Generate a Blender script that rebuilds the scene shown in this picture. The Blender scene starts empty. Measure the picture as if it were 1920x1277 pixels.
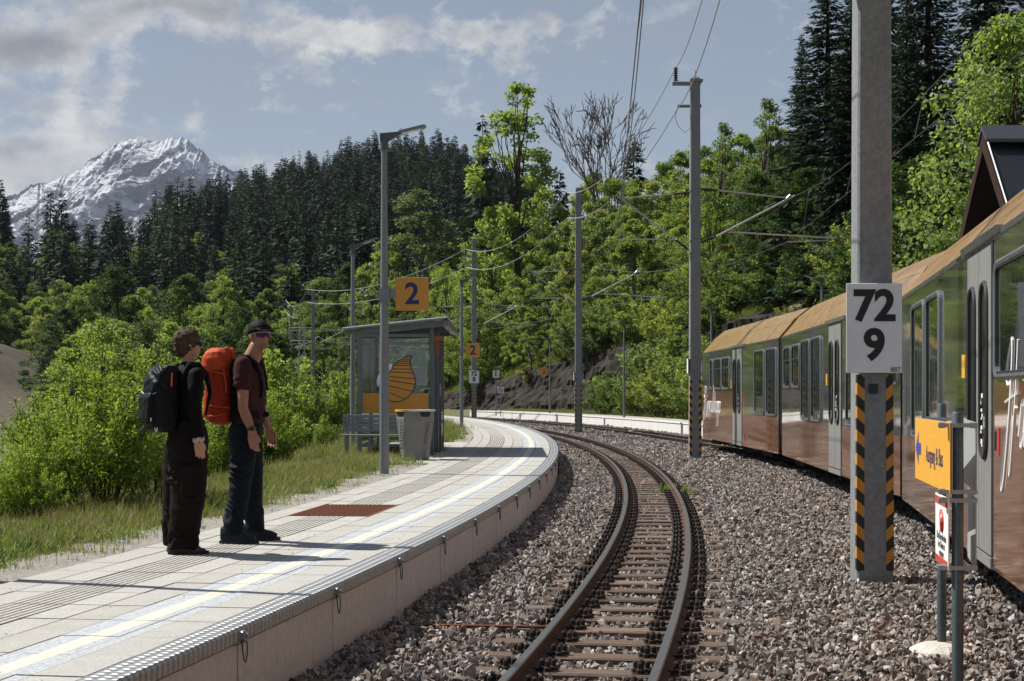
import bpy, bmesh, math, random
import numpy as np
from mathutils import Vector, Matrix, Quaternion, noise
random.seed(7); RNG = np.random.default_rng(7)
SC = bpy.context.scene
COL = SC.collection
# ------------------------------------------------------------------ camera, world, sun, exposure
FPX, HY, CZ = 3200.0, 737.0, 1.22        # focal length and horizon of the 1920 px photograph, camera height above the platform
cam = bpy.data.cameras.new('camera'); cam_o = bpy.data.objects.new('camera', cam); COL.objects.link(cam_o)
cam.sensor_width = 36; cam.lens = 60; cam.shift_y = (HY - 638.5) / 1920
cam.clip_start = .3; cam.clip_end = 20000
cam_o.location = (0, 0, CZ); cam_o.rotation_euler = (math.pi / 2, 0, 0)
SC.camera = cam_o
SUN_EL = math.radians(52); SH = (-.925, .38)
SUN = Vector((SH[0] * math.cos(SUN_EL), SH[1] * math.cos(SUN_EL), math.sin(SUN_EL))).normalized()
sun = bpy.data.lights.new('sun', 'SUN'); sun.energy = 5.0; sun.angle = math.radians(.53); sun.color = (1, .95, .87)
sun_o = bpy.data.objects.new('sun', sun); COL.objects.link(sun_o)
sun_o.rotation_euler = SUN.to_track_quat('Z', 'Y').to_euler()
SC.view_settings.view_transform = 'Standard'; SC.view_settings.look = 'None'
SC.view_settings.gamma = 1; SC.view_settings.use_curve_mapping = False
SC.view_settings.exposure = .60
SC.cycles.max_bounces = 8; SC.cycles.transparent_max_bounces = 8
SC.cycles.use_denoising = True

class NT:
    """small helper round a node tree"""
    def __init__(s, t): s.t = t; s.n = t.nodes; s.l = t.links
    def new(s, kind, **kw):
        n = s.n.new(kind)
        for k, v in kw.items(): setattr(n, k, v)
        return n
    def put(s, sock, v):
        if isinstance(v, bpy.types.NodeSocket): s.l.new(v, sock)
        elif v is not None:
            if hasattr(sock, 'default_value'):
                if hasattr(sock.default_value, '__len__') and not hasattr(v, '__len__'): v = (v,) * len(sock.default_value)
                if hasattr(sock.default_value, '__len__') and len(sock.default_value) == 4 and len(v) == 3: v = (*v, 1)
                sock.default_value = v
    def m(s, op, a, b=None, c=None, clamp=False):
        n = s.new('ShaderNodeMath', operation=op, use_clamp=clamp); s.put(n.inputs[0], a)
        if b is not None: s.put(n.inputs[1], b)
        if c is not None: s.put(n.inputs[2], c)
        return n.outputs[0]
    def mix(s, f, a, b, mode='MIX'):
        n = s.new('ShaderNodeMix', data_type='RGBA', blend_type=mode); s.put(n.inputs[0], f); s.put(n.inputs[6], a); s.put(n.inputs[7], b)
        return n.outputs[2]
    def ramp(s, v, stops):
        n = s.new('ShaderNodeValToRGB'); s.put(n.inputs[0], v); e = n.color_ramp.elements
        while len(e) < len(stops): e.new(.5)
        for i, (p, c) in enumerate(stops):
            e[i].position = p; e[i].color = (c, c, c, 1) if not hasattr(c, '__len__') else (*c, 1)
        return n.outputs[0]
    def noise(s, vec, scale, detail=4, rough=.55, dist=0):
        n = s.new('ShaderNodeTexNoise'); s.put(n.inputs['Vector'], vec); n.inputs['Scale'].default_value = scale
        n.inputs['Detail'].default_value = detail; n.inputs['Roughness'].default_value = rough; n.inputs['Distortion'].default_value = dist
        return n.outputs[0]
    def vmul(s, vec, k):
        n = s.new('ShaderNodeVectorMath', operation='MULTIPLY'); s.put(n.inputs[0], vec); n.inputs[1].default_value = k
        return n.outputs[0]
    def vadd(s, vec, k):
        n = s.new('ShaderNodeVectorMath', operation='ADD'); s.put(n.inputs[0], vec); s.put(n.inputs[1], k)
        return n.outputs[0]
    def sep(s, vec):
        n = s.new('ShaderNodeSeparateXYZ'); s.put(n.inputs[0], vec); return n.outputs

world = bpy.data.worlds.new('World'); SC.world = world; world.use_nodes = True
w = NT(world.node_tree); w.n.clear()
sky = w.new('ShaderNodeTexSky', sky_type='NISHITA', sun_disc=False)
sky.sun_elevation = SUN_EL; sky.sun_rotation = math.atan2(SUN.x, SUN.y); sky.air_density = 1.1; sky.dust_density = .5; sky.ozone_density = 1.5
tc = w.new('ShaderNodeTexCoord').outputs['Generated']
sx, sy, sz = w.sep(tc)
ysafe = w.m('MAXIMUM', sy, .05)
a_ = w.m('DIVIDE', sx, ysafe); b_ = w.m('DIVIDE', sz, ysafe)
warp = w.noise(w.vmul(tc, (1, 1, 1.5)), 13, 6, .62)
warp2 = w.noise(w.vadd(w.vmul(tc, (1, 1, 1.5)), (3.1, 1.7, .4)), 13, 6, .62)
aw = w.m('ADD', a_, w.m('MULTIPLY', w.m('SUBTRACT', warp, .5), .13))
bw = w.m('ADD', b_, w.m('MULTIPLY', w.m('SUBTRACT', warp2, .5), .06))
def lump(cx, cy, rx, ry, amp):
    a0, b0 = (cx - 960) / FPX, (HY - cy) / FPX
    da = w.m('DIVIDE', w.m('SUBTRACT', aw, a0), rx / FPX); db = w.m('DIVIDE', w.m('SUBTRACT', bw, b0), ry / FPX)
    q = w.m('ADD', w.m('MULTIPLY', da, da), w.m('MULTIPLY', db, db))
    return w.m('MULTIPLY', w.m('POWER', 2.718, w.m('MULTIPLY', q, -1.0)), amp)
def total(L):
    r = None
    for q in L: r = lump(*q) if r is None else w.m('ADD', r, lump(*q))
    return r
dens = total([(30, 90, 180, 85, 1.1), (330, 22, 210, 55, .78), (560, 88, 85, 40, .85), (735, 84, 80, 36, .95), (620, 104, 60, 20, .4),
              (905, 92, 66, 30, .85), (995, 75, 36, 26, .7), (90, 285, 150, 75, 1.35), (1150, 120, 160, 14, .2), (760, 200, 300, 22, .25), (1300, 190, 200, 20, .2), (470, 305, 120, 24, .45), (235, 205, 60, 18, .35),
              (1290, 14, 80, 30, .35), (520, 160, 50, 16, .3), (30, 340, 130, 60, .8), (600, 162, 20, 12, .3)])
dark = total([(55, 75, 120, 55, 1.0), (360, 22, 170, 30, .8), (60, 300, 130, 45, .45), (500, 0, 90, 20, .5)])
fb = w.noise(w.vmul(tc, (1, 1, 1.5)), 30, 9, .64, .2)
d0 = w.m('ADD', w.m('MULTIPLY', dens, .9), w.m('MULTIPLY', w.m('SUBTRACT', fb, .5), 2.3))
mask = w.m('SMOOTH_MAX', w.m('MULTIPLY', w.m('SUBTRACT', d0, .17), 2.1, clamp=True), 0, .1)
front = w.m('GREATER_THAN', sy, .05)
high = w.noise(w.vmul(tc, (1, 1, 5)), 3.2, 7, .6, .4)            # thin streaky veil over the whole sky
veil = w.ramp(high, [(.3, .38), (.7, .80)])
gen = w.ramp(w.noise(w.vmul(tc, (1, 1, 1.8)), 4.5, 8, .6), [(.58, 0), (.75, .6)])
mask = w.m('ADD', w.m('MULTIPLY', mask, front), w.m('MULTIPLY', w.m('MULTIPLY', gen, .8), w.m('LESS_THAN', sy, .05)), clamp=True)
up = w.m('MULTIPLY', sz, 3.0, clamp=True)
veilcol = w.mix(up, (4.6, 5.0, 5.7), (3.3, 3.7, 4.55))
skyc = w.mix(veil, w.mix(1.0, sky.outputs[0], (.85, .92, 1.0), 'MULTIPLY'), veilcol)
shade = w.ramp(w.noise(w.vadd(w.vmul(tc, (1, 1, 1.5)), (0, 0, .02)), 30, 8, .6), [(.36, 0), (.60, 1)])
cl = w.mix(shade, (5.0, 5.2, 5.6), (9.0, 8.9, 8.6))
cl = w.mix(w.m('MULTIPLY', w.m('MULTIPLY', dark, 1.0, clamp=True), w.m('MULTIPLY', mask, .85)), cl, (2.5, 2.55, 2.9))
fin = w.mix(w.m('MULTIPLY', mask, .88), skyc, cl)
bg = w.new('ShaderNodeBackground'); w.l.new(fin, bg.inputs[0]); bg.inputs[1].default_value = .052
w.l.new(bg.outputs[0], w.new('ShaderNodeOutputWorld').inputs[0])

# ------------------------------------------------------------------ the alignment of the railway
S0, S1, DS = -46.0, 190.0, .1
SS = np.arange(S0, S1 + DS / 2, DS); I0 = int(np.argmin(abs(SS)))
q_ = np.clip(SS, -40, 84) / 50
KK = (.9608 - .2269 * q_ + .3374 * q_ * q_) / 250
HH = np.concatenate([[0], np.cumsum((KK[1:] + KK[:-1]) / 2 * DS)]); HH += -.0057 - HH[I0]
hm = (HH[1:] + HH[:-1]) / 2
XX = np.concatenate([[0], np.cumsum(-np.sin(hm) * DS)]); XX += 2.7513 - XX[I0]
YY = np.concatenate([[0], np.cumsum(np.cos(hm) * DS)]); YY += 42 - YY[I0]
def pt(s, u):
    """world x, y of arc position s (s+42 is about the distance) and lateral offset u (positive to the right)"""
    h = np.interp(s, SS, HH)
    return np.interp(s, SS, XX) + u * np.cos(h), np.interp(s, SS, YY) + u * np.sin(h)
def heading(s): return float(np.interp(s, SS, HH))
def sofY(Y): return float(np.interp(Y, YY, SS))
def u1(s):                                       # centre of the second track
    t = np.clip((np.asarray(s) - (-8)) / 32, 0, 1); t = t * t * (3 - 2 * t)
    return 4.45 - .5 * t
ZR, ZB, UP = -.37, -.50, -1.685                  # rail top, ballast, platform edge
_sub = np.arange(0, len(SS), 12)
def lateral(X, Y):
    X = np.asarray(X, float).ravel(); Y = np.asarray(Y, float).ravel(); out = np.empty(len(X)); so = np.empty(len(X))
    for i in range(0, len(X), 4000):
        x, y = X[i:i + 4000, None], Y[i:i + 4000, None]
        d = (x - XX[_sub]) ** 2 + (y - YY[_sub]) ** 2; k = _sub[d.argmin(1)]
        h = HH[k]; out[i:i + 4000] = (X[i:i + 4000] - XX[k]) * np.cos(h) + (Y[i:i + 4000] - YY[k]) * np.sin(h); so[i:i + 4000] = SS[k]
    return out, so
def at(px, py, Y): return Vector(((px - 960) / FPX * Y, Y, CZ + (HY - py) / FPX * Y))

# ------------------------------------------------------------------ mesh helpers
def link(o, parent=None):
    COL.objects.link(o)
    if parent is not None: o.parent = parent
    return o
def tag(o, label=None, cat=None, group=None, kind=None):
    for k, v in (('label', label), ('category', cat), ('group', group), ('kind', kind)):
        if v: o[k] = v
    return o
def empty(name, loc=(0, 0, 0), rz=0, **kw):
    o = bpy.data.objects.new(name, None); o.location = loc; o.rotation_euler = (0, 0, rz); o.empty_display_size = .2
    link(o); return tag(o, **kw)
def mesh_np(name, V, Fq, mats, mi=None, smooth=False, attrs=None):
    """V (n,3), Fq (m,k) equal-sized faces"""
    V = np.asarray(V, np.float32); Fq = np.asarray(Fq, np.int32); k = Fq.shape[1]
    me = bpy.data.meshes.new(name); me.vertices.add(len(V)); me.vertices.foreach_set('co', V.ravel())
    me.loops.add(Fq.size); me.loops.foreach_set('vertex_index', Fq.ravel())
    me.polygons.add(len(Fq)); me.polygons.foreach_set('loop_start', np.arange(0, Fq.size, k, dtype=np.int32))
    me.polygons.foreach_set('loop_total', np.full(len(Fq), k, np.int32))
    for m_ in (mats if isinstance(mats, (list, tuple)) else [mats]): me.materials.append(m_)
    if mi is not None: me.polygons.foreach_set('material_index', np.asarray(mi, np.int32))
    me.polygons.foreach_set('use_smooth', np.full(len(Fq), bool(smooth)))
    me.update(calc_edges=True)
    for nm, dom, arr in (attrs or []):
        at_ = me.attributes.new(nm, 'FLOAT', dom); at_.data.foreach_set('value', np.asarray(arr, np.float32))
    return me
class MB:
    """collects shapes, builds ONE mesh object"""
    def __init__(s): s.v = []; s.f = []; s.mi = []; s.cur = 0
    def add(s, V, F):
        b = len(s.v); s.v += [tuple(p) for p in V]; s.f += [tuple(i + b for i in f) for f in F]; s.mi += [s.cur] * len(F)
        return s
    def box(s, c, d, M=None, bev=0):
        x, y, z = d[0] / 2, d[1] / 2, d[2] / 2; c = Vector(c)
        if bev:
            b = bev
            P = [(x - b, y, z - b), (x, y - b, z - b)]
            ring = lambda zz, ins: [(-x + ins, -y + ins, zz), (x - ins, -y + ins, zz), (x - ins, y - ins, zz), (-x + ins, y - ins, zz)]
            V = ring(-z, b) + ring(-z + b, 0) + ring(z - b, 0) + ring(z, b)
            F = [(3, 2, 1, 0), (12, 13, 14, 15)]
            for k in range(3):
                for i in range(4): j = (i + 1) % 4; F.append((k * 4 + i, k * 4 + j, k * 4 + 4 + j, k * 4 + 4 + i))
        else:
            V = [(i * x, j * y, k * z) for k in (-1, 1) for i, j in ((-1, -1), (1, -1), (1, 1), (-1, 1))]
            F = [(3, 2, 1, 0), (4, 5, 6, 7), (0, 1, 5, 4), (1, 2, 6, 5), (2, 3, 7, 6), (3, 0, 4, 7)]
        V = [(M @ Vector(p) if M else Vector(p)) + c for p in V]
        return s.add(V, F)
    def tube(s, pts, r, n=8, cap=True, closed=False):
        pts = [Vector(p) for p in pts]; N = len(pts); rs = r if hasattr(r, '__len__') else [r] * N
        V = []; up = None
        for i, p in enumerate(pts):
            a = pts[(i - 1) % N] if (i > 0 or closed) else p; b = pts[(i + 1) % N] if (i < N - 1 or closed) else p
            t = (b - a).normalized() if (b - a).length > 1e-9 else Vector((0, 0, 1))
            if up is None: up = Vector((0, 0, 1)) if abs(t.z) < .9 else Vector((1, 0, 0))
            u = up - t * up.dot(t)
            if u.length < 1e-6: u = t.orthogonal()
            u.normalize(); v = t.cross(u); up = u
            for k in range(n):
                an = 2 * math.pi * k / n; V.append(p + (u * math.cos(an) + v * math.sin(an)) * rs[i])
        F = []
        for i in range(N if closed else N - 1):
            for k in range(n):
                a = i * n + k; b = i * n + (k + 1) % n; c = ((i + 1) % N) * n
                F.append((a, b, c + (k + 1) % n, c + k))
        if cap and not closed: F += [tuple(range(n - 1, -1, -1)), tuple((N - 1) * n + k for k in range(n))]
        return s.add(V, F)
    def lathe(s, prof, n=16, c=(0, 0, 0), M=None):
        V = []; c = Vector(c)
        for r, z in prof:
            for k in range(n):
                p = Vector((r * math.cos(2 * math.pi * k / n), r * math.sin(2 * math.pi * k / n), z)); V.append((M @ p if M else p) + c)
        F = [(i * n + k, i * n + (k + 1) % n, (i + 1) * n + (k + 1) % n, (i + 1) * n + k) for i in range(len(prof) - 1) for k in range(n)]
        F += [tuple(range(n - 1, -1, -1)), tuple((len(prof) - 1) * n + k for k in range(n))]
        return s.add(V, F)
    def prism(s, poly, O, U, W, depth):
        """poly: 2d outline in plane O,U,W; extruded by depth along U x W"""
        O, U, W = Vector(O), Vector(U), Vector(W); Nn = U.cross(W).normalized() * depth; n = len(poly)
        V = [O + U * a + W * b for a, b in poly] + [O + U * a + W * b + Nn for a, b in poly]
        F = [tuple(range(n - 1, -1, -1)), tuple(range(n, 2 * n))] + [(i, (i + 1) % n, n + (i + 1) % n, n + i) for i in range(n)]
        return s.add(V, F)
    def build(s, name, mats, parent=None, smooth=False, loc=None):
        me = bpy.data.meshes.new(name); me.from_pydata(s.v, [], s.f)
        for m_ in (mats if isinstance(mats, (list, tuple)) else [mats]): me.materials.append(m_)
        me.polygons.foreach_set('material_index', s.mi)
        if smooth:
            me.polygons.foreach_set('use_smooth', [True] * len(s.f))
            try: me.set_sharp_from_angle(angle=math.radians(38))
            except Exception: pass
        me.update(); o = bpy.data.objects.new(name, me)
        if loc is not None: o.location = loc
        return link(o, parent)
def put(name, me, parent=None, loc=(0, 0, 0), rz=0, sc=None):
    o = bpy.data.objects.new(name, me); o.location = loc; o.rotation_euler = (0, 0, rz)
    if sc is not None: o.scale = sc if hasattr(sc, '__len__') else (sc,) * 3
    return link(o, parent)
def kids(o): return [c for c in COL.objects if c.parent is o]
def copy_tree(o, parent=None, label=None):
    c = o.copy(); COL.objects.link(c); c.parent = parent
    if label: c['label'] = label
    for ch in list(o.children): copy_tree(ch, c)
    return c
def text_bm(txt, size, ext, off=0, align='CENTER'):
    """built-in font to plain mesh data in the XY plane, facing +Z"""
    cu = bpy.data.curves.new('lettering', 'FONT'); cu.body = txt; cu.size = size; cu.extrude = ext; cu.offset = off
    cu.align_x = align; cu.align_y = 'CENTER'; cu.resolution_u = 6
    o = bpy.data.objects.new('lettering', cu); COL.objects.link(o); dg = bpy.context.evaluated_depsgraph_get()
    me = bpy.data.meshes.new_from_object(o.evaluated_get(dg)); COL.objects.unlink(o); bpy.data.objects.remove(o)
    return me
def text_on(txt, size, m, parent, O, U, W, ext=.001, off=0, name='lettering', sx=1.0):
    """lettering flat on the plane through O with right U and up W"""
    me = text_bm(txt, size, ext, off); me.materials.clear(); me.materials.append(m)
    U, W = Vector(U).normalized(), Vector(W).normalized(); N = U.cross(W)
    M = Matrix(((U.x * sx, W.x, N.x, O[0]), (U.y * sx, W.y, N.y, O[1]), (U.z * sx, W.z, N.z, O[2]), (0, 0, 0, 1)))
    me.transform(M); me.name = name
    return put(name, me, parent)

# ------------------------------------------------------------------ materials
MATS = {}
def mat(name, col=(.5, .5, .5), rough=.6, metal=0, var=.12, vscale=6, bump=0, bscale=40, coat=0, spec=.5, obj_var=0, tint=None, coord='Object', grime=0, stretch=(1, 1, 1)):
    if name in MATS: return MATS[name]
    m_ = bpy.data.materials.new(name); m_.use_nodes = True; t = NT(m_.node_tree); t.n.clear()
    p = t.new('ShaderNodeBsdfPrincipled'); co = t.new('ShaderNodeTexCoord').outputs[coord]
    co = t.vmul(co, stretch)
    c = col; n1 = t.noise(co, vscale, 6, .6)
    tgt = tint or tuple(x * .55 for x in col)
    f = t.ramp(n1, [(.32, 0), (.72, 1)])
    base = t.mix(t.m('MULTIPLY', f, min(1, var * 3)), col, tgt)
    n2 = t.noise(co, vscale * 9, 4, .65)
    base = t.mix(1.0, base, t.ramp(n2, [(.3, max(.2, 1 - var * 1.6)), (.7, min(1.6, 1 + var))]), 'MULTIPLY')
    if grime:
        g = t.noise(t.vmul(co, (1, 1, .12)), 9, 6, .7); base = t.mix(t.m('MULTIPLY', t.ramp(g, [(.5, 0), (.75, 1)]), grime), base, (.09, .075, .055))
    if obj_var:
        r = t.new('ShaderNodeObjectInfo').outputs['Random']
        base = t.mix(1.0, base, t.ramp(r, [(0, 1 - obj_var), (1, 1)]), 'MULTIPLY')
    t.put(p.inputs['Base Color'], base); p.inputs['Metallic'].default_value = metal
    t.put(p.inputs['Roughness'], t.m('ADD', t.m('MULTIPLY', t.m('SUBTRACT', n1, .5), .25), rough, clamp=True)); p.inputs['Specular IOR Level'].default_value = spec if rough < .75 or spec != .5 else .18
    if coat: p.inputs['Coat Weight'].default_value = coat; p.inputs['Coat Roughness'].default_value = .08
    if bump:
        b = t.new('ShaderNodeBump'); b.inputs['Strength'].default_value = min(1, bump); b.inputs['Distance'].default_value = .01 * max(1, bump)
        t.put(b.inputs['Height'], t.noise(co, bscale, 6, .65)); t.put(p.inputs['Normal'], b.outputs[0])
    t.l.new(p.outputs[0], t.new('ShaderNodeOutputMaterial').inputs[0]); MATS[name] = m_
    return m_
def leaf_mat(name, c1, c2, trans=.52, shift=.25, rough=.55):
    m_ = bpy.data.materials.new(name); m_.use_nodes = True; t = NT(m_.node_tree); t.n.clear()
    r = t.new('ShaderNodeObjectInfo').outputs['Random']; f = t.new('ShaderNodeAttribute', attribute_name='leaf_tone').outputs['Fac']
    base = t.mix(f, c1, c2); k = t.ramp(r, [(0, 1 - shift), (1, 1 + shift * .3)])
    base = t.mix(1.0, base, k, 'MULTIPLY')
    d = t.new('ShaderNodeBsdfPrincipled'); t.put(d.inputs['Base Color'], base); d.inputs['Roughness'].default_value = rough; d.inputs['Specular IOR Level'].default_value = .22
    tr = t.new('ShaderNodeBsdfTranslucent'); t.put(tr.inputs[0], t.mix(1.0, base, (1.45, 1.5, .62), 'MULTIPLY'))
    mx = t.new('ShaderNodeMixShader'); mx.inputs[0].default_value = trans; t.l.new(d.outputs[0], mx.inputs[1]); t.l.new(tr.outputs[0], mx.inputs[2])
    t.l.new(mx.outputs[0], t.new('ShaderNodeOutputMaterial').inputs[0]); return m_
# ------------------------------------------------------------------ terrain
def sm(a, b, x): t = np.clip((x - a) / (b - a), 0, 1); return t * t * (3 - 2 * t)
def vnoise(X, Y, sc, seed=0, octv=4):
    """cheap tileless value noise, vectorised, -1..1"""
    out = 0; amp = 1; tot = 0
    for o in range(octv):
        x = np.asarray(X) / sc * 2 ** o + 17.3 * o + seed * 7.7; y = np.asarray(Y) / sc * 2 ** o + 5.1 * o + seed * 3.3
        xi = np.floor(x).astype(np.int64); yi = np.floor(y).astype(np.int64); fx = x - xi; fy = y - yi
        fx = fx * fx * (3 - 2 * fx); fy = fy * fy * (3 - 2 * fy)
        def h(i, j):
            n = (i * 374761393 + j * 668265263 + seed * 974634777) & 0xffffffff; n = ((n ^ (n >> 13)) * 1274126177) & 0xffffffff
            return ((n ^ (n >> 16)) & 0xffff) / 32767.5 - 1
        v = (h(xi, yi) * (1 - fx) + h(xi + 1, yi) * fx) * (1 - fy) + (h(xi, yi + 1) * (1 - fx) + h(xi + 1, yi + 1) * fx) * fy
        out = out + v * amp; tot += amp; amp *= .5
    return out / tot
SKY_PX = [-1500, -400, 0, 60, 100, 170, 240, 300, 400, 460, 540, 600, 700, 750, 830, 890, 1000, 1300, 3500]
SKY_PY = [300, 330, 345, 420, 368, 392, 402, 375, 352, 332, 302, 290, 268, 256, 262, 288, 330, 400, 450]
RDG_PX = [-1500, -300, 200, 330, 460, 900, 3500]; RDG_Y = [360, 360, 400, 520, 650, 700, 700]
ROCK_S = [-30, 40, 60, 75, 88, 96, 106, 120]; ROCK_H = [5.2, 5.2, 4.6, 3.7, 2.5, 1.6, .5, .2]
def ground_z(X, Y, u=None, s=None):
    X = np.asarray(X, float); Y = np.asarray(Y, float)
    if u is None: u, s = lateral(X, Y); u = u.reshape(X.shape); s = s.reshape(X.shape)
    n1 = vnoise(X, Y, 9, 1); n2 = vnoise(X, Y, 1.6, 2)
    px = 960 + FPX * X / np.maximum(Y, 12)
    # left of the line: verge, then bank falling into the valley
    L = -u; wide = 7.2 + 6 * sm(10, 50, s)
    wide = np.where(s > 20, wide + 10 * sm(20, 70, s), wide)
    zl = -.05 - .25 * sm(5.7, 7.4, L) - (np.clip(L - wide, 0, None) * .27)
    zl = np.maximum(zl, -7 + n1 * .6) + n2 * .05 * sm(4.6, 6, L) + n1 * .15 * sm(6, 12, L)
    # right: verge, cut rock, wooded hill
    rh = np.interp(s, ROCK_S, ROCK_H)
    zr_ = -.12 + rh * sm(11.6, 13.0, u) + 11.5 * (1 - np.exp(-np.clip(u - 12.6, 0, 200) / 22)) + n1 * 1.2 * sm(14, 25, u)
    amt = .25 + .75 * sm(640, 980, px)
    zr_ = np.where(u > 12.6, (zr_ - .5) * amt + .5 * amt, zr_)
    z = np.where(u < -3.7, zl, np.where(u > 8.2, zr_, -.62))
    near = 1 - sm(185, 235, Y)
    # far valley side and ridge
    Yr = np.interp(px, RDG_PX, RDG_Y); sk = np.interp(px, SKY_PX, SKY_PY); th = np.interp(px, [300, 460], [21, 23])
    top = CZ + (HY - 2 - sk) / FPX * Yr - th
    t = np.clip((Y - 175) / (Yr - 175), 0, 1.25)
    zf = -6 + (top + 6) * np.where(t < 1, t ** 1.12, 1 - (t - 1) * .6) + n1 * 1.2 + vnoise(X, Y, 60, 4) * 5 * np.sin(np.clip(t, 0, 1) * math.pi)
    z = z * near + zf * (1 - near)
    # bare brown bank at the far left
    z = z + (6.3 + 1.2 * n1 + .5 * n2) * np.exp(-((X + 50) / 11) ** 2 - ((Y - 150) / 30) ** 2)
    return z
gy = np.concatenate([np.arange(-14, 60, .6), np.arange(60, 240, 1.1), 240 * 1.035 ** np.arange(0, 62)])
gx = np.arange(0, 26, .6); gx = np.concatenate([gx, 26 * 1.045 ** np.arange(0, 92)]); gx = np.concatenate([-gx[:0:-1], gx])
GX, GY = np.meshgrid(gx, gy); GZ = ground_z(GX, GY)
V = np.stack([GX, GY, GZ], -1).reshape(-1, 3); nx, ny = len(gx), len(gy)
idx = np.arange(nx * ny).reshape(ny, nx); Fq = np.stack([idx[:-1, :-1], idx[:-1, 1:], idx[1:, 1:], idx[1:, :-1]], -1).reshape(-1, 4)
gm = bpy.data.materials.new('meadow_ground'); gm.use_nodes = True; t = NT(gm.node_tree); t.n.clear()
geo = t.new('ShaderNodeNewGeometry'); P_ = geo.outputs['Position']
p = t.new('ShaderNodeBsdfPrincipled'); p.inputs['Roughness'].default_value = .95
c = t.mix(t.ramp(t.noise(P_, .6, 7, .6), [(.35, 0), (.65, 1)]), (.055, .085, .018), (.115, .10, .045))
c = t.mix(t.ramp(t.noise(P_, 14, 4, .7), [(.45, 0), (.7, 1)]), c, (.16, .135, .07))
ps = t.sep(P_); far = t.ramp(t.m('DIVIDE', ps[1], 400), [(.3, 0), (.55, 1)])
c = t.mix(far, c, t.mix(t.noise(P_, .05, 5), (.02, .035, .012), (.05, .07, .02)))
bare = t.m('MULTIPLY', t.m('LESS_THAN', ps[0], -24), t.m('MULTIPLY', t.m('LESS_THAN', ps[1], 185), t.m('GREATER_THAN', ps[2], -1.5)))
c = t.mix(t.m('MULTIPLY', bare, t.ramp(t.noise(P_, .5, 6, .7), [(.3, .88), (.55, 1)])), c, t.mix(t.ramp(t.noise(P_, 1.4, 6, .75), [(.42, 0), (.58, 1)]), (.070, .044, .028), (.035, .036, .016)))
t.put(p.inputs['Base Color'], c); b = t.new('ShaderNodeBump'); b.inputs['Strength'].default_value = .7; b.inputs['Distance'].default_value = .06
t.put(b.inputs['Height'], t.noise(P_, 11, 7, .7)); t.put(p.inputs['Normal'], b.outputs[0]); t.l.new(p.outputs[0], t.new('ShaderNodeOutputMaterial').inputs[0])
tag(put('ground', mesh_np('ground', V, Fq, gm, smooth=True)), kind='structure')

def strip(name, s0, s1, us, zs, m_, step=.5, parent=None, kind='structure', jit=0):
    """sheet that follows the line: us / zs give the cross-section (numbers or functions of s)"""
    ss = np.arange(s0, s1 + step / 2, step); V = []
    for s in ss:
        for u, z in zip(us, zs):
            uu = u(s) if callable(u) else u; zz = z(s) if callable(z) else z
            x, y = pt(s, uu + (random.uniform(-jit, jit) if jit else 0)); V.append((x, y, zz))
    k = len(us); V = np.array(V); idx = np.arange(len(ss) * k).reshape(len(ss), k)
    Fq = np.stack([idx[:-1, :-1], idx[:-1, 1:], idx[1:, 1:], idx[1:, :-1]], -1).reshape(-1, 4)
    return tag(put(name, mesh_np(name, V, Fq, m_), parent), kind=kind)

# ------------------------------------------------------------------ ballast
bm_ = mat('ballast_bed', (.16, .14, .125), .95, var=.3, vscale=30, bump=1.0, bscale=60, tint=(.05, .04, .035))
sa = np.arange(S0 + 6, S1, 1.0)
strip('ballast_bed', S0 + 6, S1 - 2, [-1.62, -1.2, 0, 1.6, 2.15, 2.7, lambda s: float(u1(s)), lambda s: float(u1(s)) + 1.66], [ZB - .03, ZB - .02, ZB - .02, ZB - .03, ZB - .05, ZB - .03, ZB - .02, ZB - .03], bm_, 1.0)
def stone_mesh(seed, n=9):
    r = random.Random(seed); b = bmesh.new()
    for _ in range(n):
        v = Vector((r.gauss(0, 1), r.gauss(0, 1), r.gauss(0, 1))).normalized() * r.uniform(.8, 1.1); b.verts.new((v.x * r.uniform(.8, 1), v.y * .78, v.z * .55))
    res = bmesh.ops.convex_hull(b, input=b.verts)
    for v in [v for v in b.verts if not v.link_faces]: b.verts.remove(v)
    me = bpy.data.meshes.new('stone'); b.to_mesh(me); b.free(); return me
def stone_mat(name, cols, lo=.6):
    m_ = bpy.data.materials.new(name); m_.use_nodes = True; t = NT(m_.node_tree); t.n.clear(); p = t.new('ShaderNodeBsdfPrincipled')
    r = t.new('ShaderNodeAttribute', attribute_name='tone', attribute_type='INSTANCER').outputs['Fac']
    n = len(cols); base = t.ramp(r, [(i / (n - 1), c) for i, c in enumerate(cols)])
    co = t.new('ShaderNodeTexCoord').outputs['Object']
    base = t.mix(t.m('MULTIPLY', t.ramp(t.noise(co, 1.6, 5, .7), [(.4, 0), (.7, 1)]), .45), base, (.06, .045, .035))
    t.put(p.inputs['Base Color'], base); p.inputs['Roughness'].default_value = .85; t.l.new(p.outputs[0], t.new('ShaderNodeOutputMaterial').inputs[0]); return m_
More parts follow.
